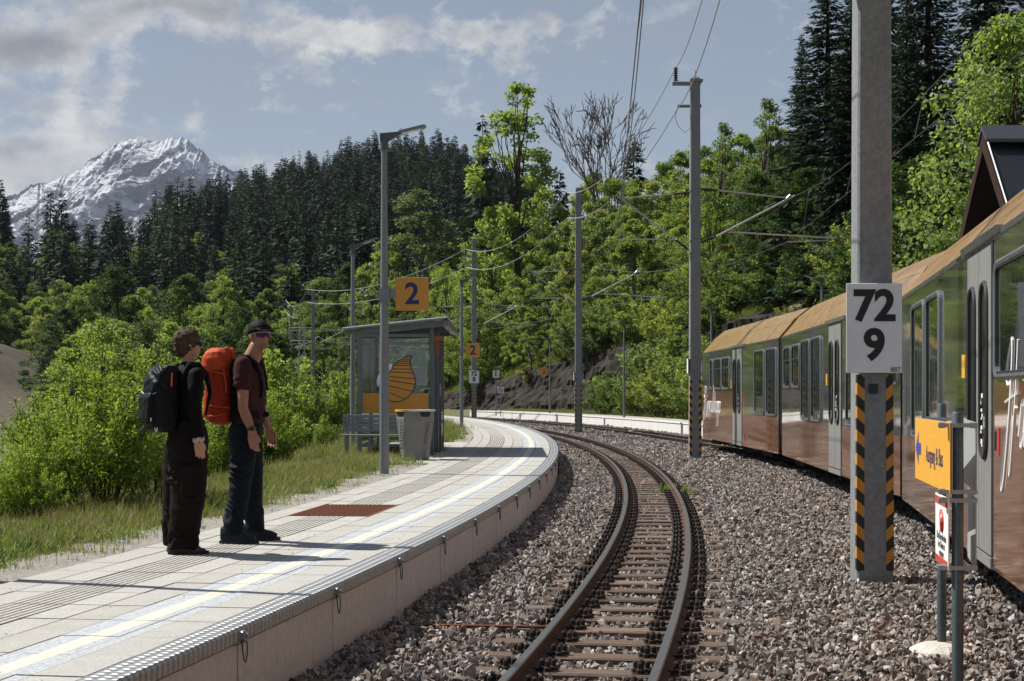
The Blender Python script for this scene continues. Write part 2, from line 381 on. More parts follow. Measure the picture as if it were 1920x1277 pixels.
def scatter(name, P, rot, scale, src, tone, kind='stuff', parent=None, **kw):
    """ONE object: real instances of small source meshes on given points"""
    me = bpy.data.meshes.new(name); P = np.asarray(P, np.float32); n = len(P); me.vertices.add(n); me.vertices.foreach_set('co', P.ravel())
    a = me.attributes.new('rot', 'FLOAT_VECTOR', 'POINT'); a.data.foreach_set('vector', np.asarray(rot, np.float32).ravel())
    a = me.attributes.new('scl', 'FLOAT', 'POINT'); a.data.foreach_set('value', np.asarray(scale, np.float32))
    a = me.attributes.new('tone', 'FLOAT', 'POINT'); a.data.foreach_set('value', np.asarray(tone, np.float32))
    a = me.attributes.new('pick', 'INT', 'POINT'); a.data.foreach_set('value', RNG.integers(0, len(src), n).astype(np.int32))
    o = bpy.data.objects.new(name, me); link(o, parent)
    g = bpy.data.node_groups.new(name, 'GeometryNodeTree'); g.interface.new_socket('Geometry', in_out='INPUT', socket_type='NodeSocketGeometry'); g.interface.new_socket('Geometry', in_out='OUTPUT', socket_type='NodeSocketGeometry')
    N, L = g.nodes, g.links; gi = N.new('NodeGroupInput'); go = N.new('NodeGroupOutput')
    gti = N.new('GeometryNodeGeometryToInstance'); 
    for so in src:
        oi = N.new('GeometryNodeObjectInfo'); oi.transform_space = 'ORIGINAL'; oi.inputs['Object'].default_value = so; oi.inputs['As Instance'].default_value = True
        L.new(oi.outputs['Geometry'], gti.inputs[0])
    mp = N.new('GeometryNodeMeshToPoints'); L.new(gi.outputs[0], mp.inputs[0])
    ip = N.new('GeometryNodeInstanceOnPoints'); L.new(mp.outputs[0], ip.inputs['Points'])
    j = N.new('GeometryNodeJoinGeometry')
    for oi in [x for x in N if x.bl_idname == 'GeometryNodeObjectInfo']: L.new(oi.outputs['Geometry'], j.inputs[0])
    N.remove(gti); L.new(j.outputs[0], ip.inputs['Instance']); ip.inputs['Pick Instance'].default_value = True
    def attr(nm, ty):
        q = N.new('GeometryNodeInputNamedAttribute'); q.data_type = ty; q.inputs['Name'].default_value = nm; return [x for x in q.outputs if x.enabled][0]
    L.new(attr('pick', 'INT'), ip.inputs['Instance Index'])
    e2r = N.new('FunctionNodeEulerToRotation'); L.new(attr('rot', 'FLOAT_VECTOR'), e2r.inputs[0]); L.new(e2r.outputs[0], ip.inputs['Rotation'])
    L.new(attr('scl', 'FLOAT'), ip.inputs['Scale']); L.new(ip.outputs[0], go.inputs[0])
    md = o.modifiers.new('scatter', 'NODES'); md.node_group = g
    return tag(o, kind=kind, **kw)
def source(name, me):
    """a source shape used by the scatters; it is never in the scene by itself"""
    o = bpy.data.objects.new(name, me); return o
SM_ = stone_mat('ballast_stone', [(.04, .036, .033), (.12, .10, .085), (.24, .225, .205), (.17, .105, .075), (.33, .315, .29), (.075, .068, .062), (.52, .50, .47), (.19, .135, .105), (.27, .26, .245)])
stones = []
for i in range(8):
    me = stone_mesh(i + 3, 9 + i % 3); me.materials.append(SM_); stones.append(source('stone', me))
def ballast_pts(s0, s1, dens, size):
    n = int((s1 - s0) * 7.9 * dens); s = RNG.uniform(s0, s1, n); f = RNG.uniform(-1.64, 6.2, n); ue = u1(s) + 1.62
    u = -1.64 + (f + 1.64) / 7.84 * (ue + 1.64); x, y = pt(s, 0); h = np.interp(s, SS, HH); X = x + u * np.cos(h); Y = y + u * np.sin(h)
    px = 960 + FPX * X / np.maximum(Y, 1)
    sc_ = size * RNG.lognormal(-.05, .3, n)
    crown = np.where(np.abs(u) < .50, -.034, np.where(np.abs(u) < .82, -.006, .01)) + np.where(np.abs(u - u1(s)) < .95, -.012, .01)
    # between and over the sleepers the stones lie lower
    z = ZB + crown + RNG.uniform(-.035, .016, n) + vnoise(X, Y, .5, 5, 2) * .015 + .05 * np.exp(-((u + 1.6) / .25) ** 2)
    insleeper = ((np.abs(u) < .8) & ((((s + 100) % .62) < .225) & (((s + 100) % .62) > .025)))
    z = np.where(insleeper, z - .02, z); keep = (px > -150) & (px < 2150) & ~(insleeper & (RNG.random(n) < np.where(np.abs(u) < .55, .90, .35)))
    return np.stack([X, Y, z], 1)[keep], sc_[keep]
Bp = [ballast_pts(-35.5, -20, 760, .032), ballast_pts(-20, -2, 480, .035), ballast_pts(-2, 30, 210, .046), ballast_pts(30, 80, 90, .065)]
Pb = np.concatenate([a for a, _ in Bp]); Sb = np.concatenate([a for _, a in Bp])
scatter('ballast', Pb, RNG.uniform(0, 6.28, (len(Pb), 3)) * (1, .35, 1), Sb, stones, RNG.random(len(Pb)))

# ------------------------------------------------------------------ track
rust = mat('rail_rust', (.10, .055, .035), .75, .3, var=.2, vscale=14, tint=(.05, .028, .02), coord='Object')
steel = mat('rail_head', (.30, .27, .25), .33, .9, var=.15, vscale=3, tint=(.17, .12, .09))
fasten = mat('fastening', (.035, .026, .022), .6, .4, var=.2, vscale=20)
woods = [mat('sleeper_wood_%d' % i, c, .9, var=.2, vscale=3, stretch=(1.2, 14, 14), bump=.9, bscale=9, tint=(.085, .06, .048), obj_var=.4) for i, c in enumerate([(.23, .165, .13), (.19, .145, .12)])]
def rail(s0, s1, uf, parent, step):
    prof = [(-.055, -.108), (.055, -.108), (.055, -.100), (.012, -.088), (.008, -.04), (.027, -.03), (.029, -.008), (.022, 0), (-.022, 0), (-.029, -.008), (-.027, -.03), (-.008, -.04), (-.012, -.088), (-.055, -.100)]
    ss = np.arange(s0, s1, step); V = []
    for s in ss:
        c = uf(s)
        for u, z in prof: x, y = pt(s, c + u); V.append((x, y, ZR + z))
    k = len(prof); idx = np.arange(len(ss) * k).reshape(len(ss), k); nxt = np.roll(idx, -1, 1)
    Fq = np.stack([idx[:-1], nxt[:-1], nxt[1:], idx[1:]], -1).reshape(-1, 4)
    mi = np.tile(np.array([0] * 6 + [1, 1, 1] + [0] * 5), len(ss) - 1)
    put('rail', mesh_np('rail', V, Fq, [rust, steel], mi), parent)
def sleeper_mesh(seed):
    r = random.Random(seed); b = MB(); n = 5; V = []
    w, hh, L = .105, .06, .8
    for i in range(n + 1):
        x = -L + 2 * L * i / n; j = r.uniform(-.006, .006)
        V += [(x, -w + j, -hh), (x, -w + j, hh - .012), (x, -w + .015 + j, hh + r.uniform(-.003, .003)), (x, 0, hh + r.uniform(-.006, .001)), (x, w - .015 + j, hh), (x, w + j, hh - .012), (x, w + j, -hh)]
    F = [(i * 7 + k, i * 7 + 7 + k, i * 7 + 8 + k, i * 7 + k + 1) for i in range(n) for k in range(6)] + [tuple(range(7)), tuple(range(n * 7 + 6, n * 7 - 1, -1))]
    b.add(V, F); me = bpy.data.meshes.new('sleeper'); me.from_pydata(b.v, [], b.f); me.materials.append(woods[seed % 2]); return me
SLP = [sleeper_mesh(i) for i in range(6)]
fb_ = MB()
fb_.box((0, 0, .006), (.36, .17, .016))
for sx_ in (-1, 1):
    fb_.box((sx_ * .062, 0, .022), (.045, .09, .022))
    for dy, dx in ((0, .088), (-.052, .130), (.052, .130), (0, .160)):
        fb_.lathe([(.027, .012), (.027, .036), (.017, .040), (.017, .072), (.011, .082)], 6, (sx_ * dx, dy, 0))
fme = fb_.build('rail_fastening', fasten); FM = fme.data; bpy.data.objects.remove(fme)
def track(s0, s1, uf, step, near, label, fast_end, parts_end):
    root = empty('railway_track', (*[float(v) for v in pt(s0, uf(s0))], ZR), label=label, cat='railway track', group='railway tracks on ballast'); inv = Vector(root.location)
    def child(name, me, loc, rz): return put(name, me, root, Vector(loc) - inv, rz)
    for sd in (-1, 1):
        n0 = len(COL.objects); rail(s0, s1, lambda s: uf(s) + sd * .411, root, step); COL.objects[-1].location = -inv
    n = 0; rest = MB(); s = s0 + (-(s0 + 100) % .62) + .125
    while s < s1:
        u = uf(s); x, y = pt(s, u); h = heading(s); jx = random.uniform(-.02, .02)
        if s < parts_end:
            o = child('sleeper', random.choice(SLP), (x + jx, y, ZB - .040 + random.uniform(-.004, .004)), h + random.uniform(-.012, .012))
        else: rest.box((x - inv.x, y - inv.y, ZB - .05 - inv.z), (1.6, .24, .11), Matrix.Rotation(h, 3, 'Z'))
        if s < fast_end:
            for sd in (-1, 1):
                a, b_2 = pt(s, u + sd * .411); child('rail_fastening', FM, (a, b_2, ZR - .122), h)
        s += .62
    if rest.v: tag(rest.build('far_sleepers', woods[0], root), kind='stuff')
    return root
track(-36, 108, lambda s: 0.0, .5, True, 'single curving track running beside the near platform edge with worn wooden sleepers', 52, 78)
track(-20, 120, lambda s: float(u1(s)), .6, False, 'track that the copper railcar stands on, curving past the far white platform', 70, 82)
# weed tufts and the flat iron bars beside the rail
for s in (-25.6, -29.9):
    b = MB(); (x0, y0), (x1, y1) = pt(s, -1.45), pt(s, -.5); b.tube([(x0, y0, ZB + .035), (x1, y1, ZB + .04)], .012, 6)
    tag(b.build('iron_rod', mat('rusty_iron', (.16, .06, .035), .8, .3)), 'thin rusty rod lying on the ballast between platform wall and rail, %s one' % ('farther' if s > -27 else 'nearer'), 'rod', 'rusty rods on the ballast')

# ------------------------------------------------------------------ platforms
paver = [mat('paver_%d' % i, c, .85, var=.14, vscale=5, bump=.5, bscale=90, tint=tuple(v * .72 for v in c), obj_var=.05, coord='Object', grime=.10) for i, c in enumerate([(.43, .425, .40), (.42, .41, .38), (.44, .435, .41)])]
blue = mat('paver_blue_paint', (.40, .44, .48), .8, var=.25, vscale=4, tint=(.43, .43, .42), bump=.3, bscale=90)
yellow = mat('line_paint', (.64, .62, .49), .75, var=.2, vscale=5, tint=(.57, .56, .48), bump=.2, bscale=90)
bedm = mat('joint_sand', (.13, .105, .08), .95, var=.3, vscale=20)
concrete = mat('wall_concrete', (.55, .51, .485), .85, var=.10, vscale=2, bump=.25, bscale=50, tint=(.46, .425, .40), grime=.14, obj_var=.07)
edge_m = mat('chequer_metal', (.50, .51, .51), .40, .75, var=.15, vscale=6, tint=(.22, .22, .21))
def ribbed(m_, scale):
    t = NT(m_.node_tree); p = [n for n in t.n if n.bl_idname == 'ShaderNodeBsdfPrincipled'][0]; uv = t.new('ShaderNodeTexCoord').outputs['Object']
    w1 = t.new('ShaderNodeTexWave', wave_type='BANDS', bands_direction='Y'); t.put(w1.inputs['Vector'], uv); w1.inputs['Scale'].default_value = scale; w1.inputs['Distortion'].default_value = 0
    w2 = t.new('ShaderNodeTexWave', wave_type='BANDS', bands_direction='X'); t.put(w2.inputs['Vector'], uv); w2.inputs['Scale'].default_value = scale * 1.1
    b = t.new('ShaderNodeBump'); b.inputs['Strength'].default_value = .9; b.inputs['Distance'].default_value = .010
    t.put(b.inputs['Height'], t.m('MULTIPLY', w1.outputs[0], t.m('ADD', w2.outputs[0], .9))); t.put(p.inputs['Normal'], b.outputs[0])
ribbed(edge_m, 4.6)
P2 = empty('station_platform', (0, 0, 0), label='long curved concrete platform with grey pavers, yellow safety line and metal edge', cat='platform')
def row_u(e): return UP - e
ROWS = [(.165, .485, 0), (.485, .79, 'line'), (.79, 1.04, 1), (1.04, 1.27, 2), (1.27, 1.63, 'groove'), (1.63, 1.86, 0), (1.86, 2.12, 1)]
PS0, PS1 = -37.5, 78.0
GR = (-25.5, -23.7)                                # iron grate
strip('platform_bed', PS0, PS1, [row_u(.02), row_u(.02), row_u(2.1), row_u(2.1)], [-.6, -.022, -.022, -.3], bedm, .5, P2, None)
def slab(b, sa_, sb_, e0, e1, z0, z1, nseg=1, mi=0, dz=0):
    b.cur = mi; ss = np.linspace(sa_, sb_, nseg + 1); V = []
    for s in ss:
        for e, z in ((e0, z0), (e0, z1), (e1, z1), (e1, z0)): x, y = pt(s, row_u(e)); V.append((x, y, z + dz))
    F = [(i * 4 + k, i * 4 + (k + 1) % 4, i * 4 + 4 + (k + 1) % 4, i * 4 + 4 + k) for i in range(nseg) for k in range(4)] + [(0, 3, 2, 1), (nseg * 4, nseg * 4 + 1, nseg * 4 + 2, nseg * 4 + 3)]
    b.add(V, F)
def paver_piece(b, s, L, e0, e1, kind, dz):
    g = .004 if L < .6 else .006
    if kind == 'line':                             # blue field, yellow line, blue field on the same stone
        slab(b, s + g, s + L - g, e0 + g, .545, -.07, 0, 1, 3, dz); slab(b, s + g, s + L - g, .5452, .655, -.07, .0005, 1, 4, dz); slab(b, s + g, s + L - g, .6552, e1 - .001, -.07, 0, 1, 3, dz)
    elif kind == 'groove':
        slab(b, s + g, s + L - g, e0 + g, e1 - g, -.07, -.009, 1, 5, dz); n = 7; wd = (e1 - e0 - 2 * g) / n
        for k in range(n): slab(b, s + g, s + L - g, e0 + g + wd * k + wd * .16, e0 + g + wd * (k + .84), -.009, 0, 1, 1, dz)
    else:
        slab(b, s + g, s + L - g, e0 + g, e1 - g, -.07, 0, 1, kind, dz)
        if kind == 0 and e0 < .2:                  # worn blue paint along the outer row
            slab(b, s + g, s + L - g, e1 - .075, e1 - .004, -.001, .0008, 1, 3, dz)
PM = paver + [blue, yellow, mat('groove_floor', (.20, .17, .145), .95, var=.2, vscale=12)]
L0 = .6; nind = 0; rest = MB(); pidx = 0
sl = PS0
while sl < PS1:
    L = L0 if sl < 4 else 1.2
    for ri, (e0, e1, kd) in enumerate(ROWS):
        sh_ = 0 if kd in ('line', 'groove') or ri in (3, 5) else (.5 * L if ri % 2 else 0); s = sl + sh_
        if GR[0] - .01 < s + L / 2 < GR[1] + .01 and .95 < (e0 + e1) / 2 < 1.75: continue
        dz = random.uniform(-.0025, .0015); x, y = pt(s + L / 2, row_u((e0 + e1) / 2)); px = 960 + FPX * x / max(y, 1)
        if y > 6.5 and nind < 292 and px > -150:
            b = MB(); paver_piece(b, s, L, e0, e1, kd, dz)
            b.build('paver', PM, P2); nind += 1
        else: paver_piece(rest, s, L, e0, e1, kd, dz)
    sl += L
tag(rest.build('remaining_pavers', PM, P2), kind='stuff')
# wall panels, metal edge sheets with brackets
nb = 0; s = PS0
edge_src = []
while s < PS1:
    b = MB(); V = []; ss = np.linspace(s + .008, s + 1.992, 5)
    prof = [(.0, -.75), (0, -.085), (.03, -.075), (.12, -.075), (.12, -.75)]
    for q in ss:
        for e, z in prof: x, y = pt(q, row_u(e)); V.append((x, y, z))
    k = len(prof); F = [(i * k + a, i * k + (a + 1) % k, (i + 1) * k + (a + 1) % k, (i + 1) * k + a) for i in range(4) for a in range(k)] + [tuple(range(k)), tuple(range(4 * k + k - 1, 4 * k - 1, -1))]
    b.add(V, F); b.build('wall_panel', concrete, P2)
    # metal sheet, in its own local frame so that the ribs run across it
    x, y = pt(s + 1, row_u(.08)); h = heading(s + 1); b = MB()
    prof = [(-.088, -.075), (-.096, -.07), (-.098, -.012), (-.086, .004), (.078, .004), (.080, -.01), (.076, -.01), (.074, -.002), (-.084, -.002), (-.09, -.016), (-.088, -.075)][::-1]
    V = []; ny_ = 5; kk = len(prof) - 1
    for i in range(ny_):
        yy = -.994 + 1.988 * i / (ny_ - 1); bow = -(1 - (yy / 1) ** 2) * .5 * float(np.interp(s + 1, SS, KK))
        for e, z in prof[:-1]: V.append((-e + 0 - bow, yy, z))
    F = [(i * kk + a, (i + 1) * kk + a, (i + 1) * kk + (a + 1) % kk, i * kk + (a + 1) % kk) for i in range(ny_ - 1) for a in range(kk)]
    b.add(V, F); o = b.build('edge_sheet', edge_m, P2); o.location = (x, y, 0); o.rotation_euler = (0, 0, h)
    # bracket and cable loop at the joint
    x, y = pt(s, UP + .022); b = MB(); b.box((0, 0, -.05), (.03, .05, .07), bev=.006); b.lathe([(.012, 0), (.012, .012), (.008, .016)], 6, (.016, .02, -.04), Matrix.Rotation(math.pi / 2, 3, 'Y')); b.lathe([(.012, 0), (.012, .012), (.008, .016)], 6, (.016, -.02, -.06), Matrix.Rotation(math.pi / 2, 3, 'Y'))
    o = b.build('edge_bracket', edge_m, P2); o.location = (x, y, 0); o.rotation_euler = (0, 0, heading(s))
    if s < 30:
        b = MB(); b.tube([(.012, -.035, -.06), (.018, -.04, -.11), (.02, -.025, -.165), (.02, .005, -.18), (.02, .03, -.15), (.018, .04, -.10), (.012, .035, -.05)], .0035, 6); o = b.build('cable_loop', mat('black_cable', (.012, .012, .012), .5), P2); o.location = (x, y, 0); o.rotation_euler = (0, 0, heading(s))
    s += 2.0
# iron grate let into the paving
b = MB(); x0, y0 = pt((GR[0] + GR[1]) / 2, row_u(1.45)); hg = heading((GR[0] + GR[1]) / 2)
for k in range(19): b.box((-.378 + k * .042, 0, -.008), (.014, GR[1] - GR[0] - .03, .02))
for k in range(30): b.box((0, -.85 + k * .0585, -.0075), (.78, .01, .017))
b.box((-.40, 0, -.008), (.02, GR[1] - GR[0], .024)); b.box((.40, 0, -.008), (.02, GR[1] - GR[0], .024))
o = tag(b.build('drain_grate', mat('rust_grate', (.20, .075, .045), .8, .2, var=.2, vscale=8)), 'square rust-red metal grate let into the paving behind the two hikers', 'grate'); o.location = (x0, y0, 0); o.rotation_euler = (0, 0, hg)

# wider paved area under shelter, bench and bin
apr = mat('apron_concrete', (.40, .385, .355), .85, var=.15, vscale=2, bump=.3, bscale=60, tint=(.33, .31, .28))
strip('shelter_pad', -12.5, 0.5, [row_u(2.135), row_u(4.05), row_u(4.05)], [-.008, -.008, -.3], apr, .5)
strip('gravel_verge', PS0, -12.5, [lambda s: row_u(2.13), lambda s: row_u(2.5), lambda s: row_u(2.9 + .22 * math.sin(s * 1.3) + .15 * math.sin(s * 3.1)), lambda s: row_u(3.3)], [-.02, -.012, -.03, -.12], mat('white_gravel', (.40, .385, .36), .95, var=.35, vscale=25, bump=1, bscale=120, tint=(.20, .18, .155)), .4, jit=.05)
strip('gravel_verge', .5, 76, [lambda s: row_u(2.13), lambda s: row_u(2.45), lambda s: row_u(2.8)], [-.02, -.012, -.10], MATS['white_gravel'], .6, jit=.05)

n = 420; s_g = RNG.uniform(PS0, -5, n); e_g = RNG.uniform(.2, 2.1, n) ** 1.0; xg, yg = pt(s_g, 0); hg_ = np.interp(s_g, SS, HH); ug = UP - e_g
scatter('grit', np.stack([xg + ug * np.cos(hg_), yg + ug * np.sin(hg_), np.full(n, .002)], 1), RNG.uniform(0, 6.28, (n, 3)) * (.1, .1, 1), RNG.uniform(.002, .0085, n), stones, RNG.random(n) * .5)
# platform on the far side
P1 = empty('far_platform', (0, 0, 0), label='low white concrete platform beyond the second track, curving away behind the masts', cat='platform')
whitec = mat('white_wall_concrete', (.68, .67, .65), .8, var=.1, vscale=3, tint=(.56, .55, .52), grime=.12)
s = -25.0
while s < 76:
    uA = lambda q: float(u1(q)) + 1.68; b = MB(); V = []; ss = np.linspace(s + .01, s + 1.99, 3)
    for q in ss:
        for e, z in ((0, -.75), (0, -.07), (-.03, -.05), (-.03, 0), (.3, 0), (.3, -.75)): x, y = pt(q, uA(q) + e); V.append((x, y, z))
    F = [(i * 6 + (a + 1) % 6, i * 6 + a, (i + 1) * 6 + a, (i + 1) * 6 + (a + 1) % 6) for i in range(2) for a in range(6)] + [tuple(range(5, -1, -1)), tuple(range(12, 18))]
    b.add(V, F); b.build('wall_panel', whitec, P1)
    if int(s + 25) % 20 == 10:
        x, y = pt(s, uA(s) - .04); b = MB(); b.box((x, y, -.3), (.05, .16, .5), Matrix.Rotation(heading(s), 3, 'Z')); b.build('wall_post', concrete, P1)
    s += 2
strip('platform_top', -25, 76, [lambda s: float(u1(s)) + 1.98, lambda s: float(u1(s)) + 3.6, lambda s: float(u1(s)) + 3.62], [-.003, -.003, -.4], mat('pale_asphalt', (.42, .41, .38), .9, var=.15, vscale=4), 1.0, P1, None)

# ------------------------------------------------------------------ cut rock face beyond the far platform
ss = np.arange(-10, 112, .33); K = 15; V = []
for i, s in enumerate(ss):
    h = float(np.interp(s, ROCK_S, ROCK_H)) * (1 + .1 * noise.noise((s * .2, 3, 1)))
    for k in range(K):
        f = k / (K - 1); z = -.5 + f * (h + .6); n = noise.fractal((s * .5, z * .9, 7), .9, 2.1, 5)
        u = 10.9 + f * 1.3 + n * .45 + (.9 if k == K - 1 else 0) + .25 * abs(noise.noise((s * 1.9, z * 2.5, 2))); x, y = pt(s, u); V.append((x, y, z))
idx = np.arange(len(ss) * K).reshape(len(ss), K); Fq = np.stack([idx[:-1, :-1], idx[:-1, 1:], idx[1:, 1:], idx[1:, :-1]], -1).reshape(-1, 4)[:, ::-1]
tag(put('rock_face', mesh_np('rock_face', V, Fq, mat('dark_rock', (.050, .043, .037), .95, var=.35, vscale=1.2, bump=3, bscale=6, tint=(.018, .016, .013)))), kind='structure')

# ------------------------------------------------------------------ snow mountain far away
D = 6200.0; ox = [-900, -350, -60, 30, 75, 120, 165, 215, 250, 275, 300, 325, 345, 370, 400, 430, 452, 480, 560, 700, 1100]
oy = [520, 470, 400, 362, 341, 332, 302, 268, 254, 257, 262, 256, 257, 276, 300, 313, 320, 338, 372, 430, 560]
mxs = np.linspace(-900, 1000, 620); T = np.linspace(0, 1, 230); V = np.zeros((len(T), len(mxs), 3))
MXS, TT = np.meshgrid(mxs, T)
ridge_z = np.interp(MXS, ox, oy)
wx = (MXS - 960) / FPX * D; zt = (HY - 2 - ridge_z) / FPX * D + CZ
depth = (1 - TT) * 1500
n = vnoise(wx + depth * .45, depth * .6 + TT * 50, 260, 9, 6); n2 = vnoise(wx - depth * .2, depth, 70, 3, 5)
ridg = 1 - np.abs(vnoise(wx + depth * .7, depth * .25, 190, 12, 5)) * 2
amp = np.sin(np.clip(TT, 0, 1) * math.pi) ** .6
V[..., 0] = wx + n * 60 * (1 - TT); V[..., 1] = D - depth * 1.0 + n * 200 * amp + ridg * 150 * amp + vnoise(wx - depth * .5, depth * .9, 90, 22, 6) * 60 * amp
V[..., 2] = zt * TT ** .9 - 60 * (1 - TT) + n * 30 * amp + n2 * 30 * amp + np.abs(vnoise(wx + depth * .5, depth * .8, 120, 15, 5)) * -55 * amp + vnoise(mxs[None, :] * 9, 0 * TT, 70, 5, 6) * 22
back = V[-1:].copy(); back[..., 1] += 900; back[..., 2] *= .2; V = np.concatenate([V, back])
ny_, nx_ = V.shape[:2]; idx = np.arange(nx_ * ny_).reshape(ny_, nx_); Fq = np.stack([idx[:-1, :-1], idx[:-1, 1:], idx[1:, 1:], idx[1:, :-1]], -1).reshape(-1, 4)
mm = bpy.data.materials.new('snowy_rock'); mm.use_nodes = True; t = NT(mm.node_tree); t.n.clear(); geo = t.new('ShaderNodeNewGeometry'); P_ = geo.outputs['Position']; ps = t.sep(P_)
p = t.new('ShaderNodeBsdfPrincipled'); p.inputs['Roughness'].default_value = .8
nn = t.noise(P_, .0035, 8, .62)
def streak(fx, fy, fz, k, sc=1, dist=.8):
    cb = t.new('ShaderNodeCombineXYZ'); t.put(cb.inputs[0], t.m('MULTIPLY', ps[0], fx)); t.put(cb.inputs[1], t.m('MULTIPLY', ps[1], fy)); t.put(cb.inputs[2], t.m('MULTIPLY', t.m('ADD', ps[2], t.m('MULTIPLY', ps[0], k)), fz))
    return t.noise(cb.outputs[0], sc, 9, .7, dist)
wv1 = streak(.006, .004, .034, .32, dist=1.2); wv2 = streak(.016, .004, .010, -.7, dist=1.0)
wv3 = streak(.022, .012, .10, .30, dist=.7)
wvo = t.m('ADD', t.m('MULTIPLY', wv3, .55), t.m('ADD', t.m('MULTIPLY', wv1, .20), t.m('MULTIPLY', wv2, .25)))
f = t.m('ADD', t.m('MULTIPLY', wvo, .8), t.m('MULTIPLY', nn, .42))
f = t.m('ADD', f, t.m('MULTIPLY', t.m('SUBTRACT', t.sep(geo.outputs['Normal'])[2], .62), .05)); snow = t.ramp(f, [(.585, 0), (.612, 1)])
rockc = t.mix(t.noise(P_, .02, 6, .7), (.13, .15, .21), (.25, .25, .29))
t.put(p.inputs['Base Color'], t.mix(snow, rockc, (.78, .81, .88))); b = t.new('ShaderNodeBump'); b.inputs['Strength'].default_value = 1; b.inputs['Distance'].default_value = 55
t.put(b.inputs['Height'], t.m('ADD', wvo, t.m('MULTIPLY', t.noise(P_, .03, 6, .7), .4))); t.put(p.inputs['Normal'], b.outputs[0])
t.l.new(p.outputs[0], t.new('ShaderNodeOutputMaterial').inputs[0])
tag(put('mountain', mesh_np('mountain', V.reshape(-1, 3), Fq, mm, smooth=False)), kind='structure')
# ------------------------------------------------------------------ railcar
silver = mat('brushed_silver', (.58, .59, .57), .05, .93, var=.03, vscale=.8, tint=(.50, .51, .50), bump=.10, bscale=.8)
copper = mat('copper_paint', (.62, .29, .15), .06, .72, var=.04, vscale=.9, tint=(.42, .185, .09), coat=.8, bump=.05, bscale=1.2)
gold = mat('gold_roof', (.84, .50, .17), .22, .70, var=.22, vscale=.3, tint=(.38, .21, .09), stretch=(2.2, 1, 1))
doorm = mat('door_silver', (.43, .43, .42), .36, .55, var=.08, vscale=2, tint=(.36, .36, .36))
tglass = mat('train_glass', (.012, .016, .015), .04, 0, var=.0, spec=1.0)
gasket = mat('black_rubber', (.012, .012, .013), .55, 0, var=.1)
framem = mat('window_frame_metal', (.30, .31, .31), .28, .85, var=.05)
under = mat('underframe', (.02, .018, .017), .8, .2, var=.2, vscale=6)
white = mat('white_lacquer', (.80, .80, .80), .45, 0, var=.04)
def rrect(x0, x1, z0, z1, r, n=4):
    P = []
    for cx, cz, a0 in ((x1 - r, z1 - r, 0), (x0 + r, z1 - r, 90), (x0 + r, z0 + r, 180), (x1 - r, z0 + r, 270)):
        for k in range(n + 1): a = math.radians(a0 + 90 * k / n); P.append((cx + r * math.cos(a), cz + r * math.sin(a)))
    return P
GLY = {'H': ([[(.15, 1.25), (.0, 1.5), (.15, 1.95), (.42, 2.25), (.5, 1.8), (.42, .9), (.2, -.2), (0, -.9), (-.18, -1.05), (-.12, -.5), (.3, .55)], [(1.0, 2.2), (.98, 1.5), (.8, .2), (.65, -.6), (.55, -.55), (.7, .3), (.95, .8)], [(-.05, .9), (.5, 1.0), (1.15, 1.1)]], 1.35),
 'i': ([[(0, .2), (.22, .95), (.18, .1), (.3, .0), (.5, .3)], [(.28, 1.35), (.3, 1.45)]], .42), 'm': ([[(0, .3), (.18, .95), (.12, 0), (.3, .75), (.45, .9), (.42, 0), (.6, .75), (.76, .9), (.72, .1), (.85, 0), (1.0, .3)]], .95),
 'e': ([[(0, .3), (.35, .6), (.32, .92), (.12, .8), (.06, .3), (.22, 0), (.48, .3)]], .44), 'l': ([[(0, .3), (.35, 1.7), (.38, 2.2), (.25, 2.0), (.14, .5), (.2, .02), (.42, .3)]], .38),
 's': ([[(0, .3), (.28, .98), (.34, .4), (.22, .02), (.06, .1), (.3, .1), (.45, .3)]], .42), 't': ([[(.02, .3), (.25, 1.75), (.14, .4), (.2, .02), (.4, .3)], [(0, 1.15), (.42, 1.2)]], .36),
 'r': ([[(0, .3), (.16, 1.0), (.22, .82), (.4, .85), (.32, .2), (.42, .02), (.55, .3)]], .5), 'p': ([[(0, .4), (.22, .98), (.1, -.4), (.0, -1.1)], [(.14, .5), (.34, .95), (.46, .55), (.3, .05), (.16, .2)], [(.3, .05), (.55, .3)]], .52)}
def script(b, txt, T, l0, z0, sz, r, slant=.22, wx=1.0):
    x = 0
    for ch in txt:
        st, adv = GLY[ch]
        for line in st:
            pts = [(x + a + c_ * slant, c_) for a, c_ in line]; sp = []
            for i in range(len(pts) - 1):                                # Catmull-Rom through the pen points
                p0, p1, p2, p3 = pts[max(0, i - 1)], pts[i], pts[i + 1], pts[min(len(pts) - 1, i + 2)]
                for k in range(4):
                    t_ = k / 4; sp.append(tuple(.5 * (2 * p1[j] + (p2[j] - p0[j]) * t_ + (2 * p0[j] - 5 * p1[j] + 4 * p2[j] - p3[j]) * t_ ** 2 + (3 * p1[j] - p0[j] - 3 * p2[j] + p3[j]) * t_ ** 3) for j in (0, 1)))
            sp.append(pts[-1]); b.tube([T(l0 + a * sz * wx, -.004, z0 + c_ * sz) for a, c_ in sp], r, 5)
        x += adv
